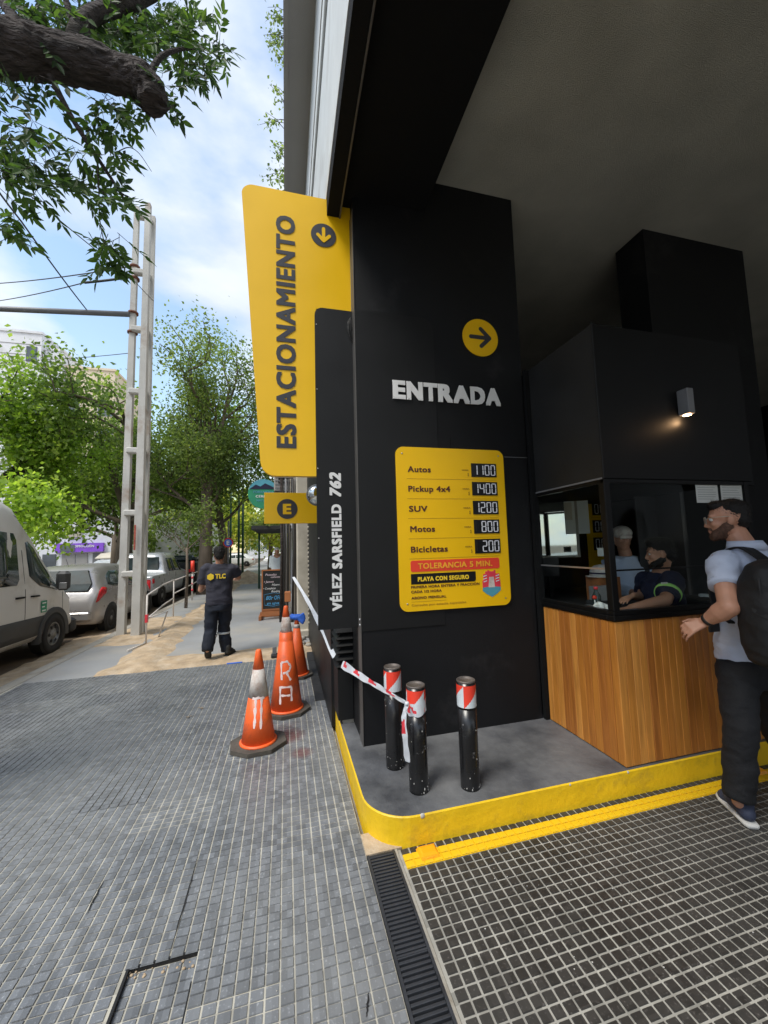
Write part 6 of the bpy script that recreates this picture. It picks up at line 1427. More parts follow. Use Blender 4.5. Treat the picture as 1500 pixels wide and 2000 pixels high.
mb = MB(); mb.ell(P(0, -.01, .055), (.088, .102, .07), Fh); mb.cap(P(-.04, .10, .03), P(.04, .10, .03), .02, .02); flesh('cap', mb, M['cone_white'], k, voxel=.01, smooth=3)
sh = MB(); torso_cloth(sh, [(nb+Vector((0, 0, -.62)), .18, .14), (nb+Vector((0, 0, -.3)), .18, .14), (nb+Vector((0, 0, -.1)), .19, .12), (nb+Vector((0, 0, -.02)), .10, .08)], 0); limb_cloth(sh, s1, s1+Vector((-.02, -.05, -.28)), .075, .06); limb_cloth(sh, s2, s2+Vector((.02, -.05, -.28)), .075, .06); limb_cloth(sh, s1+Vector((-.02, -.05, -.26)), s1+Vector((.01, -.2, -.30)), .06, .05); limb_cloth(sh, s2+Vector((.02, -.05, -.26)), s2+Vector((-.02, -.2, -.28)), .06, .05)
flesh('shirt', sh, M['shirt_blue'], k, voxel=.012, smooth=3, wrinkle=.010, wsc=10)
mb = MB(); limb_cloth(mb, nb+Vector((-.08, 0, -.58)), (nb.x-.08, nb.y, .17), .10, .08); limb_cloth(mb, nb+Vector((.08, 0, -.58)), (nb.x+.08, nb.y, .17), .10, .08); flesh('trousers', mb, M['jeans_black'], k, voxel=.016, smooth=3)

# ------------------------------------------------------------------ trees
def rv(r): return Vector((r.gauss(0, 1), r.gauss(0, 1), r.gauss(0, 1)))
def leaves_mesh(name, pts, size, m, parent, seed, droop=.3, kind='stuff', fold=True, aspect=.34, label=None):
    """many small folded leaves, vectorised; pts = Nx3 positions"""
    R = np.random.RandomState(seed); P = np.array(pts, float); n = len(P)
    d = R.normal(size=(n, 3)); d[:, 2] -= droop; d /= np.linalg.norm(d, axis=1)[:, None]
    t = R.normal(size=(n, 3)); s = np.cross(d, t); s /= np.linalg.norm(s, axis=1)[:, None]; u = np.cross(s, d)
    L = (size*R.uniform(.65, 1.3, n))[:, None]; W = L*aspect
    base = P; tip = P+d*L; ml = P+d*L*.45+s*W+u*W*.35; mr = P+d*L*.45-s*W+u*W*.35
    V = np.stack([base, ml, tip, mr], 1).reshape(-1, 3); idx = np.arange(n)*4
    F_ = np.stack([np.stack([idx, idx+1, idx+2], 1), np.stack([idx, idx+2, idx+3], 1)], 1).reshape(-1, 3)
    me = bpy.data.meshes.new(name); me.vertices.add(len(V)); me.vertices.foreach_set('co', V.ravel())
    me.loops.add(F_.size); me.loops.foreach_set('vertex_index', F_.ravel().astype(np.int32)); me.polygons.add(len(F_)); me.polygons.foreach_set('loop_start', (np.arange(len(F_))*3).astype(np.int32))
    me.polygons.foreach_set('loop_total', np.full(len(F_), 3, np.int32)) if hasattr(me.polygons[0], 'loop_total') and False else None
    me.update(calc_edges=True); me.validate(); me.materials.append(m); o = link(name, me, parent)
    if kind: o['kind'] = kind
    return o
def grow(mb, p, d, L, r, depth, rg, tips, spread=.6, up=.15, nseg=4, kids=3, shrink=.68, minr=.006):
    pts = [Vector(p)]; q = Vector(p); dd = Vector(d).normalized()
    for k in range(nseg):
        dd = (dd+rv(rg)*.12+Vector((0, 0, up*.25))).normalized(); q = q+dd*L/nseg; pts.append(q.copy())
    mb.tube(pts, [max(minr, r*(1-.4*i/nseg)) for i in range(nseg+1)], 7 if r > .03 else 5, cap=False)
    if depth == 0:
        for t_ in (.35, .6, .8, 1.0): tips.append((Vector(p).lerp(q, t_), dd.copy()))
        return
    if depth <= 1:
        tips.append((q.copy(), dd.copy()))
    for k in range(kids):
        t_ = .45+.55*(k+1)/kids; i = min(nseg, max(1, int(t_*nseg))); s = pts[i]
        nd = (dd+rv(rg)*spread).normalized(); nd = (nd+Vector((0, 0, up))).normalized()
        grow(mb, s, nd, L*shrink*rg.uniform(.8, 1.2), r*.54, depth-1, rg, tips, spread, up, nseg, kids, shrink, minr)
def tree(name, loc, label, trunk_pts, trunk_r, limbs, m_bark, m_leaf, lsize, per_tip, clump, seed, droop=.3, group=None, depth=3, spread=.6, up=.15, kids=3, extra=None, Lscale=1.0, aspect=.34):
    t = thing(name, loc, label, 'tree', group); rg = random.Random(seed)
    tk_ = MB(); tk_.tube(trunk_pts, trunk_r, 12, cap=True); tk_.build('trunk', m_bark, t)
    br = MB(); tips = []
    for (p, d, L, r) in limbs: grow(br, p, d, L*Lscale, r, depth, rg, tips, spread, up, 4, kids)
    br.build('branches', m_bark, t, fix=False, kind='stuff')
    pts = []
    for (p, d) in tips:
        for k in range(per_tip): pts.append(tuple(p+rv(rg)*clump))
    if extra: pts += extra
    leaves_mesh('crown', pts, lsize, m_leaf, t, seed, droop, aspect=aspect)
    return t
rg = random.Random(11)
# tall sparse tree with the forked trunk (right of the pole)
bx, by = -3.05, 16.3
T = []
tree('street_tree', (bx, by, 0), 'tall thin leaved tree with a forked trunk right of the concrete pole',
     [(bx, by, -.1), (bx+.03, by, 1.6), (bx+.05, by, 3.0), (bx+.0, by, 4.0)], [.30, .24, .20, .17],
     [((bx+.02, by, 3.6), (-.25, 0, 1), 3.2, .13), ((bx+.05, by, 3.7), (.33, .1, 1), 3.6, .14), ((bx, by, 3.9), (.02, -.1, 1), 4.0, .12), ((bx, by, 3.0), (-.8, 0, .6), 2.4, .08), ((bx, by, 3.2), (.75, -.2, .8), 2.0, .07)],
     M['bark_grey'], M['leaf_sparse'], .105, 42, .32, 21, depth=3, spread=.55, up=.16, kids=3, Lscale=.74)
tree('street_tree', (bx+.35, by+1.5, 0), 'leaning second trunk just behind the tall thin leaved tree',
     [(bx+.55, by+1.6, -.1), (bx+.45, by+1.6, 2), (bx+.2, by+1.6, 3.6)], [.22, .18, .13], [((bx+.2, by+1.6, 3.4), (-.3, .3, 1), 2.4, .09), ((bx+.3, by+1.6, 2.8), (.6, .2, .8), 2.0, .07), ((bx+.3, by+1.6, 2.8), (-.8, -.1, .5), 2.0, .07)],
     M['bark_grey'], M['leaf_mid'], .13, 26, .26, 22, depth=3, up=.1)
# dark green dense tree behind the pole
bx, by = -6.6, 18.5
tree('street_tree', (bx, by, 0), 'dense mid green tree behind the concrete pole, left of the forked tree',
     [(bx, by, -.2), (bx, by, 2.0), (bx+.1, by, 3.4)], [.34, .28, .22], [((bx, by, 3.2), (-.5, 0, 1), 3.1, .14), ((bx, by, 3.3), (.5, 0, .9), 3.1, .14), ((bx, by, 3.3), (.05, 0, 1), 4.3, .15), ((bx, by, 2.9), (-1, -.2, .35), 2.8, .10), ((bx, by, 2.9), (1, -.3, .3), 2.8, .10)],
     M['bark_grey'], M['leaf_mid'], .16, 32, .34, 23, depth=3, spread=.62, up=.05, Lscale=.84)
# bright feathery tree at the left edge
bx, by = -10.2, 14.8
tree('street_tree', (bx, by, 0), 'bright lime green feathery tree at the left edge above the van',
     [(bx, by, -.2), (bx, by, 2.2), (bx+.1, by, 3.2)], [.3, .24, .2], [((bx, by, 3.0), (-.5, .1, .8), 2.8, .12), ((bx, by, 3.1), (.7, .1, .7), 2.8, .12), ((bx, by, 3.1), (.0, 0, 1), 3.0, .12), ((bx, by, 2.7), (.9, -.3, .25), 2.9, .10), ((bx, by, 2.7), (-.9, -.3, .2), 2.6, .10)],
     M['bark'], M['leaf_bright'], .15, 40, .30, 24, depth=3, spread=.6, up=.0, Lscale=.74)
# low drooping tree over the parked cars
bx, by = -8.2, 22
tree('street_tree', (bx, by, 0), 'low spreading green tree hanging over the parked cars beyond the dense tree',
     [(bx, by, -.2), (bx, by, 2.6)], [.28, .2], [((bx, by, 2.4), (-.9, 0, .5), 3.0, .1), ((bx, by, 2.4), (.9, 0, .5), 3.0, .1), ((bx, by, 2.4), (.1, 0, .9), 2.8, .1), ((bx, by, 2.2), (.4, -.9, .3), 2.6, .1)],
     M['bark_grey'], M['leaf_mid'], .19, 24, .36, 25, depth=3, up=-.02)
# sapling by the barrier
bx, by = -2.83, 12.5
tree('sapling', (bx, by, 0), 'thin young sapling with small crown between the barrier and the big trunk',
     [(bx, by, 0), (bx+.02, by, 1.0), (bx, by, 1.75)], [.045, .038, .03], [((bx, by, 1.6), (-.8, 0, .6), .8, .02), ((bx, by, 1.65), (.8, 0, .7), .75, .02), ((bx, by, 1.7), (0, 0, 1), .9, .02), ((bx, by, 1.6), (-.3, .5, .9), .8, .02)],
     M['bark_grey'], M['leaf_sparse'], .10, 7, .13, 26, depth=2, up=.05)
# far trees closing the street
far_specs = [(-1.2, 31, 2.6, 3.6, 'leaf_yellow', 'yellow green tree behind the round green sign'), (-4.4, 30, 2.6, 4.4, 'leaf_yellow', 'yellow green tree beyond the forked trunk'), (-6.0, 40, 3.0, 5.5, 'leaf_bright', 'far light green tree at the end of the parked cars'), (-1.5, 62, 3.0, 4.5, 'leaf_mid', 'far green tree beyond the crossing white cars'), (-12.5, 34, 3.2, 6.0, 'leaf_mid', 'green tree across the street beside the purple shop sign'),
             (4, 70, 3.2, 5.5, 'leaf_bright', 'farthest light green tree at the right end of the street'), (-7, 75, 3.5, 6.5, 'leaf_mid', 'farthest green tree in the middle of the street end'), (-14, 60, 3.5, 6.5, 'leaf_bright', 'farthest light green tree on the opposite side')]
for i, (x, y, h0, h1, lm, lab) in enumerate(far_specs):
    tree('street_tree', (x, y, 0), lab, [(x, y, -.2), (x+.1, y, h0)], [.2, .13], [((x, y, h0-.2), (-.7, 0, .7), h1*.5, .08), ((x, y, h0-.2), (.7, .1, .7), h1*.5, .08), ((x, y, h0-.2), (0, 0, 1), h1*.6, .08), ((x, y, h0-.5), (.3, -.8, .4), h1*.4, .08)], M['bark_grey'], M[lm], .24, 12, .42, 40+i, depth=3, up=.02)

# ---- overhead street tree: thick limb crossing the top left corner
def G(px, py, y): return Vector(gy(px, py, y))
ot = thing('overhanging_tree', (-3.1, 2.9, 0), 'big street tree with a thick dark limb and hanging leaves across the top left corner', 'tree')
BYY = 3.2
limb = [(-3.15, 3.0, -.1), (-3.1, 3.0, 2.2), (-3.0, 3.05, 4.2), (-2.75, 3.1, 5.2), G(-40, 92, 3.2), G(60, 100, 3.2), G(140, 118, 3.2), G(220, 140, 3.18), G(275, 158, 3.15), G(298, 178, 3.13), G(300, 205, 3.12)]
LP, LR = [], []
lr_ = [.34, .28, .22, .16, .150, .150, .138, .128, .118, .115, .09]
for i in range(len(limb)-1):
    for k in range(14): LP.append(Vector(limb[i]).lerp(Vector(limb[i+1]), k/14)); LR.append(lr_[i]+(lr_[i+1]-lr_[i])*k/14)
for _ in range(6): LP = [LP[0]]+[(LP[i-1]+LP[i]*2+LP[i+1])/4 for i in range(1, len(LP)-1)]+[LP[-1]]
MB().tube(LP, LR, 72).build('limb', M['bark'], ot)
me_ = [o for o in ot.children][0].data
for v_ in me_.vertices:
    p = v_.co; n_ = noise.fractal(p*6, 1, 2, 4); q = Vector((p.x*9, p.y*34, p.z*34)); v_.co = p+v_.normal*(.028*n_+.014*(1-2*abs(noise.noise(q))))
sub = MB(); twigs = []
def twig(pts, r0, r1, dens=1.0):
    n_ = len(pts); P_ = []
    pts = [Vector(p) for p in pts]
    for i in range(n_-1):
        for k in range(5):
            u = k/5; p0 = pts[max(i-1, 0)]; p1 = pts[i]; p2 = pts[i+1]; p3 = pts[min(i+2, n_-1)]; P_.append(.5*((2*p1)+(p2-p0)*u+(2*p0-5*p1+4*p2-p3)*u*u+(3*p1-p0-3*p2+p3)*u**3))
    P_.append(pts[-1]); sub.tube(P_, [r0+(r1-r0)*i/(len(P_)-1) for i in range(len(P_))], 7, cap=False)
    if dens: twigs.append((P_, dens))
twig([G(150, 110, 3.2), G(152, 60, 3.25), G(185, 28, 3.3), G(260, 5, 3.4), G(330, -30, 3.5)], .075, .05, 0)
twig([G(150, 60, 3.25), G(135, 20, 3.2), G(120, -30, 3.2)], .03, .02, 0)
twig([G(40, 60, 3.25), G(10, 10, 3.3), G(-30, -30, 3.4)], .05, .03, 0)
twig([G(98, 148, 3.2), G(135, 220, 3.25), G(175, 285, 3.3), G(215, 345, 3.4), G(240, 385, 3.45)], .024, .010, 0)
for a in ([(215, 345), (232, 372), (250, 385)],): twig([G(x, y, 3.4) for x, y in a], .01, .004, 1.6)
twig([G(190, 320, 3.35), G(193, 370, 3.35), G(195, 430, 3.35), G(205, 480, 3.35)], .006, .003, 0)
twig([G(232, 295, 3.4), G(252, 288, 3.4), G(272, 300, 3.4), G(296, 335, 3.4)], .004, .002, 0); twig([G(240, 296, 3.4), G(262, 318, 3.4), G(282, 345, 3.4)], .004, .002, 0)
twig([G(300, 200, 3.12), G(322, 215, 3.1), G(340, 205, 3.1)], .02, .004, 0); twig([G(290, 150, 3.15), G(315, 110, 3.2), G(360, 95, 3.25), G(410, 95, 3.3)], .03, .004, 0)
# leaf regions: (centre px, py, spread x, spread y, depth, number of sprays)
regions = [(60, 30, 90, 40, 3.4, 66), (200, 40, 60, 45, 3.5, 50), (300, 50, 60, 55, 3.5, 56), (370, 55, 40, 40, 3.4, 26), (400, 110, 30, 26, 3.3, 13), (360, 140, 34, 32, 3.3, 17), (330, 190, 34, 26, 3.3, 12), (230, 195, 45, 18, 3.4, 16), (205, 225, 30, 22, 3.3, 10), (14, 168, 26, 18, 3.2, 9), (85, 158, 16, 14, 3.2, 4), (8, 245, 20, 36, 3.2, 14), (60, 250, 24, 18, 3.25, 8), (14, 340, 24, 40, 3.25, 15), (70, 315, 34, 18, 3.3, 14), (120, 352, 40, 16, 3.35, 15), (190, 372, 36, 14, 3.35, 10), (235, 385, 14, 10, 3.4, 4), (8, 440, 14, 36, 3.2, 11), (55, 375, 36, 12, 3.3, 7), (215, 305, 26, 18, 3.4, 6), (170, 245, 18, 22, 3.35, 5), (215, 478, 30, 16, 3.35, 13), (205, 505, 18, 12, 3.35, 5), (160, 300, 16, 14, 3.3, 3), (430, 85, 12, 25, 3.35, 4), (110, 30, 120, 60, 3.9, 70), (260, 60, 120, 60, 4.1, 80)]
rl = random.Random(4)
anchor = [Vector(p) for p in limb[4:]]
leafV, leafF, singles = [], [], []
def leaf_geo(p, d, s, L, W, u):
    """six sided pointed leaf folded along its midrib"""
    b = len(leafV); pts = [p, p+d*L*.3+s*W+u*W*.3, p+d*L*.62+s*W*.8+u*W*.25, p+d*L, p+d*L*.62-s*W*.8+u*W*.25, p+d*L*.3-s*W+u*W*.3]
    return pts
leafs = []
for (cx, cy, sx, sy, dy, num) in regions:
    c0 = G(cx, cy, dy)
    near = min(anchor+[q for P_, _ in twigs for q in P_], key=lambda a: (a-c0).length)
    for k in range(num):
        px = cx+max(-1.3, min(1.3, rl.gauss(0, .55)))*sx; py = cy+max(-1.3, min(1.3, rl.gauss(0, .55)))*sy; dep = dy+rl.gauss(0, .13)
        base = G(px, py, dep); d = (Vector((rl.gauss(.35, .7), rl.gauss(0, .6), rl.gauss(-.55, .45)))).normalized(); L = rl.uniform(.12, .20)
        s = d.cross(Vector((rl.gauss(0, .5), rl.gauss(-1, .4), rl.gauss(.5, .5)))).normalized(); u = s.cross(d)
        sub.tube([base-d*.05, base+d*L], [.0022, .0012], 4, cap=False)
        for q in range(4):
            for sd in (1, -1):
                if rl.random() < .12: continue
                p = base+d*L*(.2+.24*q); ld = (d*rl.uniform(.5, .9)+s*sd*rl.uniform(.6, 1.0)+u*rl.gauss(0, .25)).normalized()
                ls = ld.cross(u+rv(rl)*.35).normalized(); ll = rl.uniform(.062, .102); leafs.append(leaf_geo(p, ld, ls, ll, ll*.19, ls.cross(ld)))
        leafs.append(leaf_geo(base+d*L, d, s, .10, .02, u))
sub.build('branches', M['bark'], ot, fix=False, kind='stuff')
LF = [(0, 1, 2, 3), (0, 3, 4, 5)]
def vis(p):
    v = RM.T @ (np.array(p)-CAM); return v[2] > 0 and 5 < v[0]/v[2]*F+750 < 540 and 5 < v[1]/v[2]*F+1000 < 560
order = sorted(range(len(leafs)), key=lambda i: (not vis(leafs[i][0]), (leafs[i][0]-Vector(CAM)).length))
pick = set(order[:290])
oinv = Matrix.Translation(-Vector(ot.location))
for i in pick:
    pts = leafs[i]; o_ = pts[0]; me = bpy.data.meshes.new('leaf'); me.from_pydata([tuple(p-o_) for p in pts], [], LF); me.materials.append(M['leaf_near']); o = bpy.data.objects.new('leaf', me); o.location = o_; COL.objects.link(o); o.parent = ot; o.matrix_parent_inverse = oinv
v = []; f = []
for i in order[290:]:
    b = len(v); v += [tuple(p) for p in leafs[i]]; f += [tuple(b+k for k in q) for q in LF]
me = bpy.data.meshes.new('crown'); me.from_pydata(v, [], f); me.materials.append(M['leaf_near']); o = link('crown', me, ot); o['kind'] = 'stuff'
# thin hanging plant above the yellow sign
hp_ = thing('hanging_plant', (-.1, 9, 8), 'wispy plant sprays poking out past the white facade above the yellow sign', 'plant')
st = MB(); pts = []
rh = random.Random(9)
for (px, py, n_) in ((538, 30, 12), (530, 75, 12), (540, 110, 6), (545, 190, 7), (530, 240, 5), (540, 290, 7), (545, 345, 10), (525, 340, 3)):
    for k in range(n_):
        a = G(560, py+rh.uniform(-15, 30), 9); b = G(px+rh.gauss(0, 10), py+rh.gauss(0, 12), 9+rh.gauss(0, .2)); st.tube([a, a.lerp(b, .5)+Vector((0, 0, .08)), b], [.006, .005, .003], 4, cap=False)
        for q in range(9): pts.append(tuple(a.lerp(b, rh.uniform(.5, 1.05))+rv(rh)*.05))
st.build('stems', M['bark'], hp_, fix=False); leaves_mesh('foliage', pts, .085, M['leaf_sparse'], hp_, 3, .5)

# ------------------------------------------------------------------ buildings
def facade(name, x0, x1, y0, y1, z1, m, label, wins, face='y', roofm=None, cat='building', z0=-.14):
    """block with real window recesses: wins = list of (a0,a1,z0,z1,kind) on the face turned to the camera"""
    t = thing(name, ((x0+x1)/2, (y0+y1)/2, 0), label, cat)
    MB().box(x0, x1, y0, y1, z0, z1).build('wall', m, t)
    MB().box(x0-.1, x1+.1, y0-.1, y1+.1, z1+.002, z1+.25).build('parapet', roofm or m, t)
    for (a0, a1, b0, b1, k) in wins:
        if face == 'y':
            fr = MB().box(a0-.06, a1+.06, y0-.05, y0-.002, b0-.06, b1+.06).build('window_frame' if k == 'w' else k, M['shutter'] if k == 'w' else M['lamp_grey'], t)
            if k == 'w':
                MB().box(a0, (a0+a1)/2-.02, y0-.07, y0-.051, b0, b1).build('pane', M['win_dark'], fr); MB().box((a0+a1)/2+.02, a1, y0-.07, y0-.051, b0, b1).build('pane', M['win_dark'], fr)
        else:
            fr = MB().box(x1+.002 if face == 'x' else x0-.05, x1+.05 if face == 'x' else x0-.002, a0-.06, a1+.06, b0-.06, b1+.06).build('window_frame', M['shutter'], t)
            xx0, xx1 = (x1+.051, x1+.07) if face == 'x' else (x0-.07, x0-.051)
            MB().box(xx0, xx1, a0, (a0+a1)/2-.02, b0, b1).build('pane', M['win_dark'], fr); MB().box(xx0, xx1, (a0+a1)/2+.02, a1, b0, b1).build('pane', M['win_dark'], fr)
    return t
def g32(px, py, y=32): p = gy(px, py, y); return p[0], p[2]
# tall white block at the far left
xa, za = g32(-60, 640, 45); xb, zb_ = g32(82, 655, 45)
xc, zc = g32(118, 682, 45); xd, zd = g32(185, 715, 45)
f1 = facade('apartment_block', xa-6, xb, 45, 55, za, M['facade_white'], 'tall white apartment block rising above the trees at the far left', [(xa+2+3.1*i, xa+3.4+3.1*i, 4+3*j, 5.6+3*j, 'w') for i in range(4) for j in range(5)])
w_ = gy(62, 690, 45); MB().box(w_[0]-.45, w_[0]+.45, 44.93, 44.99, w_[2]-.9, w_[2]+.7).build('window_frame', M['win_dark'], f1)
for k in range(9): z = za-1.2-k*1.1; box('clapboard_joint', xa-6, xb, 44.97, 44.999, z, z+.05, M['soffit_grey'], f1)
facade('apartment_block', xb+.1, xc, 45.5, 55, g32(80, 690, 45)[1]+.6, M['facade_white'], 'white stepped annex beside the tall apartment block', [(xb+.8, xb+2.0, 14.5, 16.2, 'w')])
facade('apartment_block', xc+.1, xd+1.5, 46, 55, zd, M['facade_cream'], 'lower cream topped building right of the white stepped annex', [(xc+1+2.2*i, xc+2.2+2.2*i, 3+3*j, 4.5+3*j, 'w') for i in range(2) for j in range(3)])
# white shop with purple sign
SYY = 31
x0_, z0_ = g32(60, 945, SYY); x1_, z1_ = g32(262, 950, SYY)
sh_ = facade('shop_building', x0_-8, x1_, SYY, 41, gy(150, 905, SYY)[2], M['facade_white'], 'white shop building with a purple sign board across the street', [])
pa = gy(112, 1062, SYY); pb__ = gy(204, 1077, SYY)
ps_ = MB().box(pa[0], pb__[0], SYY-.25, SYY-.02, pb__[2], pa[2]).build('sign_board', M['purple'], sh_)
MB().box(pa[0]+.3, pa[0]+1.15, SYY-.27, SYY-.251, pb__[2]+.05, pa[2]-.1).build('sign_picture', M['win_dark'], ps_)
fit_text('sign_lettering', 'YOMOCUEN', (gy(143, 1069, SYY)[0], SYY-.255, gy(143, 1069, SYY)[2]-.02), (1, 0, 0), (0, 0, 1), 1.35, .17, M['white_text'], ps_, depth=.01, bold=.03)
w0 = gy(131, 1036, SYY); w1 = gy(160, 1049, SYY); fr = MB().box(w0[0], w1[0], SYY-.12, SYY-.002, w1[2], w0[2]).build('air_conditioner', M['cream_wall'], sh_)
for (pxa, pxb, m_) in ((122, 148, 'shutter'), (150, 172, 'shutter'), (182, 196, 'lamp_grey'), (204, 222, 'shutter'), (84, 110, 'win_dark'), (232, 256, 'win_dark')):
    a = gy(pxa, 1080, SYY); b = gy(pxb, 1080, SYY)
    sx = MB().box(a[0], b[0], SYY-.06, SYY-.002, -.1, pb__[2]-.1).build('roller_shutter', M[m_], sh_)
aw0 = gy(200, 1080, SYY); aw1 = gy(240, 1080, SYY); MB().add([(aw0[0], SYY, aw0[2]+.05), (aw1[0], SYY, aw0[2]+.05), (aw1[0], SYY-1.1, aw0[2]-.35), (aw0[0], SYY-1.1, aw0[2]-.35), (aw0[0], SYY, aw0[2]), (aw1[0], SYY, aw0[2]), (aw1[0], SYY-1.1, aw0[2]-.4), (aw0[0], SYY-1.1, aw0[2]-.4)], [(0, 1, 2, 3), (7, 6, 5, 4), (0, 3, 7, 4), (1, 5, 6, 2), (3, 2, 6, 7)]).build('awning', M['cream_wall'], sh_)
for i in range(3):
    wx = gy(70+i*60, 985, SYY); MB().box(wx[0]-.6, wx[0]+.6, SYY-.05, SYY-.002, wx[2]-.7, wx[2]+.6).build('window_frame', M['win_dark'], sh_)
# cream/orange building beyond
x0_, _ = g32(268, 950, 44); x1_, _ = g32(345, 950, 44)
facade('cream_building', x0_, x1_, 44, 54, gy(300, 925, 44)[2], M['facade_cream'], 'cream and orange building between the pole and the forked tree', [(x0_+.6+2*i, x0_+1.7+2*i, 2.4+2.6*j, 4+2.6*j, 'w') for i in range(2) for j in range(3)])
facade('street_end_building', -8, 7, 88, 96, 9, M['facade_white'], 'pale building closing the far end of the street', [(-7+2.4*i, -5.6+2.4*i, 2+3*j, 3.7+3*j, 'w') for i in range(5) for j in range(2)])
facade('corner_building', -20, -13.5, 4, 14, 8.5, M['facade_cream'], 'low cream building across the street behind the van', [(5+2.5*i, 6.4+2.5*i, 1.2+3*j, 2.8+3*j, 'w') for i in range(4) for j in range(2)], 'x')
facade('corner_building', -22, -13.5, -30, 1, 9, M['facade_white'], 'long white building across the street opposite the garage entrance', [(-28+3*i, -26.4+3*i, 1.2+3*j, 2.8+3*j, 'w') for i in range(9) for j in range(2)], 'x')

# right-hand facades beyond the garage
pil = thing('pilaster', (.35, 7.7, 0), 'cream concrete pilaster on the facade behind the small yellow sign', 'pilaster')
px0, px1 = gy(581, 1180, 7.42)[0], gy(609, 1180, 7.42)[0]
MB().box(px0, px1+.1, 7.42, 8.0, -.02, 7.5, 0, .015).build('shaft', M['cream_wall'], pil); MB().box(px0-.05, px1+.14, 7.36, 8.05, -.02, .14, 0, .02).build('foot', M['cream_wall'], pil)
fb = facade('row_building', .30, 8, 8.0, 15, 8, M['facade_cream'], 'shop front row right behind the cream pilaster', [(8.6+1.6*i, 9.7+1.6*i, .2, 2.4, 'w') for i in range(4)]+[(8.6+2.2*i, 9.9+2.2*i, 3.6, 5, 'w') for i in range(3)], 'nx', M['soffit_grey'])
box('balcony', -.15, .30, 8.6, 11.5, 3.05, 3.2, M['soffit_grey'], fb)
for k in range(16): MB().tube([(-.13, 8.65+k*.185, 3.2), (-.13, 8.65+k*.185, 4.0)], .012, 5).build('baluster', M['wire'], fb)
MB().tube([(-.13, 8.6, 4.0), (-.13, 11.5, 4.0)], .02, 6).build('handrail', M['wire'], fb)
fb2 = facade('row_building', .2, 8, 15.2, 30, 6.5, M['facade_white'], 'white row building further along behind the chalkboard', [(16+2.4*i, 17.6+2.4*i, .3, 2.3, 'w') for i in range(5)]+[(16+2.4*i, 17.6+2.4*i, 3.4, 4.8, 'w') for i in range(5)], 'nx')
z_ = gy(500, 1030, 14)[2]; cnp = thing('canopy', (-.4, 15, z_), 'dark flat canopy projecting over the sidewalk with plants on it', 'canopy'); MB().box(-1.15, .2, 14, 17.5, z_-.08, z_+.06, 0, .01).build('roof', M['rubber'], cnp)
for x in (-1.1, -.1): MB().tube([(x, 17.3, 0), (x, 17.3, z_)], .04, 8).build('support', M['green_metal'], cnp)
pt_ = [tuple(Vector((rl.uniform(-1.2, -.2), rl.uniform(14, 17), z_+.1+abs(rl.gauss(0, .12))))) for k in range(900)]; leaves_mesh('plants', pt_, .10, M['leaf_sparse'], cnp, 71, .3)
facade('row_building', -.1, 8, 31, 60, 9, M['facade_cream'], 'farther cream row building at the right of the street end', [(33+4*i, 35+4*i, .5+3*j, 2.3+3*j, 'w') for i in range(5) for j in range(2)], 'nx')
# conduits and boxes on the near facade
pp = thing('service_pipes', (.2, 8.2, 0), 'cluster of vertical service pipes and cables on the facade left of the cream pilaster', 'pipes')
for k, (px, m_) in enumerate(((548, 'bark'), (553, 'wire'), (558, 'lamp_grey'), (562, 'wire'), (567, 'concrete'), (571, 'wire'), (575, 'steel'), (578, 'wire'))):
    a = gy(px+rnd.uniform(-3, 3), 935, 8.3+k*.02); b = gy(px, 1215, 8.3+k*.02); MB().tube([a, a.lerp(b, .5)+Vector((rnd.uniform(-.06, .06), 0, 0)) if hasattr(a, 'lerp') else tuple((a+b)/2+np.array([rnd.uniform(-.05, .05), 0, 0])), b], rnd.uniform(.012, .035), 8).build('pipe', M[m_], pp)
a = gy(562, 1165, 8.1); MB().box(a[0]-.06, a[0]+.06, 8.02, 8.16, a[2]-.10, a[2]+.10, 0, .01).build('meter_box', M['wood_dark'], pp)
t = thing('air_conditioner', (0, 8.6, 3), 'grey air conditioning unit above the facade pipes below the yellow sign', 'air conditioner')
a = gy(535, 932, 8.6); b = gy(575, 960, 8.6); MB().box(a[0], b[0], 8.6, 8.9, b[2], a[2]+.3, 0, .02).build('case', M['soffit_grey'], t); MB().box(a[0], b[0]+.1, 8.55, 9.0, b[2]-.07, b[2]-.02).build('bracket', M['wire'], t)
for k in range(5): z = b[2]+.06+k*.08; MB().box(a[0]+.03, b[0]-.03, 8.592, 8.599, z, z+.03).build('grille_slat', M['lamp_grey'], t)
# convex mirror
c = gy(620, 967, 4.4); c[0] -= .07; mr = thing('convex_mirror', tuple(c), 'round silver convex mirror peeking past the black address panel', 'mirror')
MB().lathe((c[0]+.07, 4.4, c[2]), [(.115, 0), (.115, -.012), (.09, -.035), (.05, -.05), (.01, -.055)], 28, axis='y').build('dome', M['mirror'], mr); MB().lathe((c[0]+.07, 4.4, c[2]), [(.122, .012), (.126, .0), (.126, -.01), (.118, -.015)], 28, axis='y').build('rim', M['lamp_grey'], mr); MB().tube([(c[0]+.07, 4.41, c[2]), (.41, 4.41, c[2])], .012, 6).build('bracket', M['wire'], mr)
# fence spikes on the black wall
cn = MB()
for k in range(26): z = .35+k*.075; cn.ell((.385, 6.9, z), (.012, .012, .022), nu=6, nv=5)
tag(cn.build('chain', M['cream_wall']), 'pale beaded chain hanging on the black wall behind the address panel', 'chain', kind='stuff')
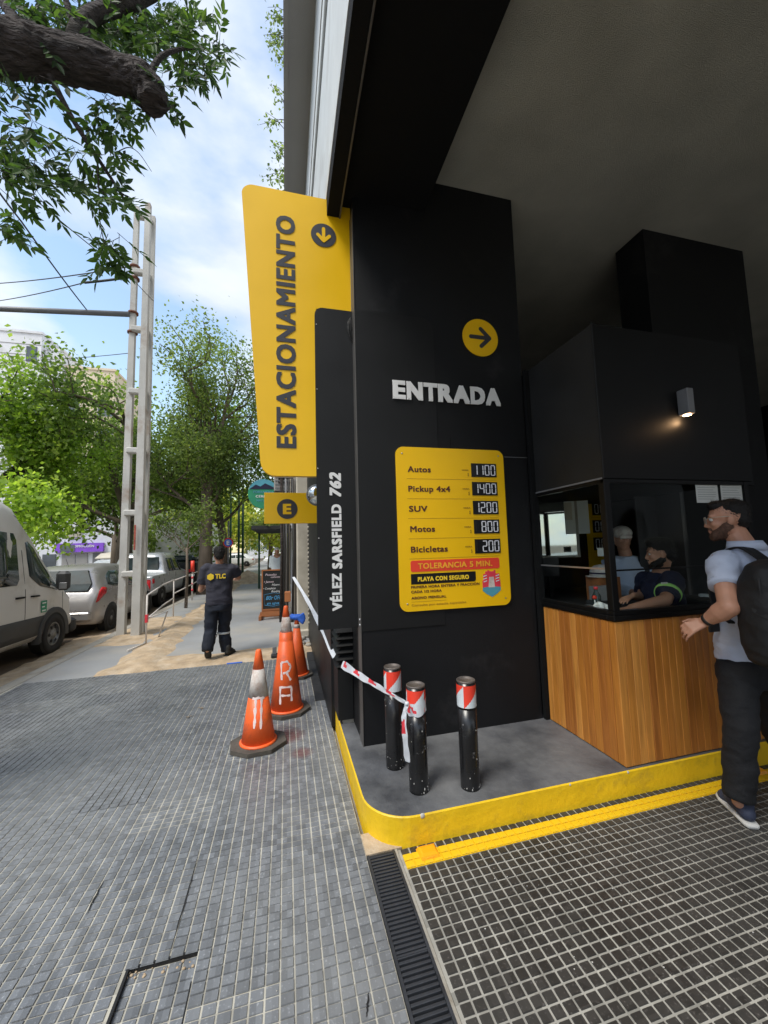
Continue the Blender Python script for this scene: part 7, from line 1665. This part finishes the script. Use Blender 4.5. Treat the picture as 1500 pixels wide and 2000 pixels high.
# green round sign
c = gy(515, 965, 12.5); gs = thing('round_sign', tuple(c), 'round green hanging sign with a blue mountain top behind the small yellow sign', 'sign')
r_ = abs(gy(545, 965, 12.5)[0]-c[0])
MB().prism(disc(c[0], c[2], r_), XZ(12.5), 0, .05).build('disc', M['green_sign'], gs)
MB().prism([(c[0]+r_*math.cos(math.radians(a)), c[2]+r_*math.sin(math.radians(a))) for a in range(20, 161, 10)], XZ(12.449), 0, .004).build('sky_field', M['teal'], gs)
MB().prism([(c[0]-r_*.9, c[2]+r_*.32), (c[0]+r_*.9, c[2]+r_*.32), (c[0]+r_*.55, c[2]+r_*.5), (c[0]+.1*r_, c[2]+r_*.72), (c[0]-.2*r_, c[2]+r_*.5), (c[0]-.5*r_, c[2]+r_*.62)], XZ(12.444), 0, .004).build('mountains', M['navy'], gs)
for s, w_, zz, h_ in (('FORRAJERIA', 1.3, .05, .16), ('CERROS', 1.0, -.25, .16), ('NATURAL', .9, -.52, .14)): fit_text('sign_lettering', s, (c[0]-r_*w_/2, 12.447, c[2]+r_*zz), (1, 0, 0), (0, 0, 1), r_*w_, r_*h_, M['teal'] if s != 'CERROS' else M['white_text'], gs, depth=.005, bold=.02)
MB().tube([(c[0], 12.5, c[2]), (.32, 12.5, c[2])], .03, 6).build('bracket', M['wire'], gs)
# blue parking disc on a post, green lamp posts, arch
c = gy(446, 1060, 17); pk_ = thing('parking_post', (c[0], 17, 0), 'thin post with a round blue and red parking disc above the walking man', 'sign')
MB().tube([(c[0], 17, 0), (c[0], 17, c[2]+.9)], .035, 8).build('post', M['lamp_grey'], pk_)
rr_ = .20; MB().prism(disc(c[0], c[2], rr_), XZ(16.95), 0, .01).build('red_ring', M['tail_red'], pk_); MB().prism(disc(c[0], c[2], rr_*.75), XZ(16.938), 0, .004).build('blue_field', M['glove'], pk_)
fit_text('letter', 'E', (c[0]-.06, 16.932, c[2]-.09), (1, 0, 0), (0, 0, 1), .11, .18, M['white_text'], pk_, depth=.003, bold=.04)
for i, (px, hh, lab) in enumerate(((466, 3.3, 'left of three thin dark green street posts beyond the man'), (474, 3.4, 'middle of three thin dark green street posts beyond the man'), (450, 5.2, 'tall pale green post behind the parking disc'))):
    c = gz(px, 1098 if i < 2 else 1102); y_ = 21 if i < 2 else 23; c = gy(px, 1090, y_); t = thing('street_post', (c[0], y_, 0), lab, 'post', 'thin green street posts'); MB().tube([(c[0], y_, 0), (c[0], y_, hh+1.2)], .055, 8).build('shaft', M['green_metal'], t); MB().tube([(c[0], y_, 0), (c[0], y_, .5)], .09, 8).build('foot', M['green_metal'], t)
a = thing('gantry', (-.6, 24, 5), 'thin arched metal gantry over the far sidewalk', 'gantry')
P0 = [gy(px, py, 24) for px, py in ((360, 945), (420, 922), (470, 903), (520, 892), (575, 890))]; P1 = [gy(px, py, 24) for px, py in ((360, 952), (440, 930), (575, 918))]
MB().tube(P0, .03, 6).build('upper_rail', M['wire'], a); MB().tube(P1, .03, 6).build('lower_rail', M['wire'], a)
for px in (466, 474): MB().tube([gy(px, 903, 24), gy(px, 1000, 24)], .05, 6).build('upright', M['lamp_grey'], a)
# fallen people at the far right of the sidewalk: far pedestrian
fx = gy(541, 1100, 15)[0]
k = thing('person', (fx, 15, 0), 'far pedestrian in pale top and white cap beyond the chalkboard', 'person')
mb = MB(); hd = Vector((fx, 15, 1.58)); P = head(mb, hd, frame(0), 1.0, hd+Vector((0, 0, -.18))); mb.cap((fx, 15, 1.35), (fx, 15, .9), .14, .13); mb.cap((fx-.2, 15, 1.35), (fx-.24, 15, .95), .05, .035); mb.cap((fx+.2, 15, 1.35), (fx+.24, 15, .95), .05, .035); mb.cap((fx-.09, 15, .9), (fx-.1, 15, .06), .08, .05); mb.cap((fx+.09, 15, .9), (fx+.1, 15.1, .06), .08, .05)
flesh('body', mb, M['skin'], k, voxel=.02, smooth=2)
mb = MB(); mb.ell(P(0, -.01, .06), (.09, .1, .075), frame(0)); flesh('cap', mb, M['white_paint'], k, voxel=.015, smooth=2)
mb = MB(); torso_cloth(mb, [(Vector((fx, 15, .85)), .2, .15), (Vector((fx, 15, 1.3)), .23, .14), (Vector((fx, 15, 1.42)), .1, .08)], 0); mb.cap((fx-.2, 15, 1.35), (fx-.24, 15, 1.0), .07, .06); mb.cap((fx+.2, 15, 1.35), (fx+.24, 15, 1.0), .07, .06); flesh('shirt', mb, M['band_white'], k, voxel=.02, smooth=2)
mb = MB(); mb.cap((fx-.09, 15, .88), (fx-.1, 15, .1), .12, .08); mb.cap((fx+.09, 15, .88), (fx+.1, 15.1, .1), .12, .08); flesh('trousers', mb, M['navy'], k, voxel=.02, smooth=2)
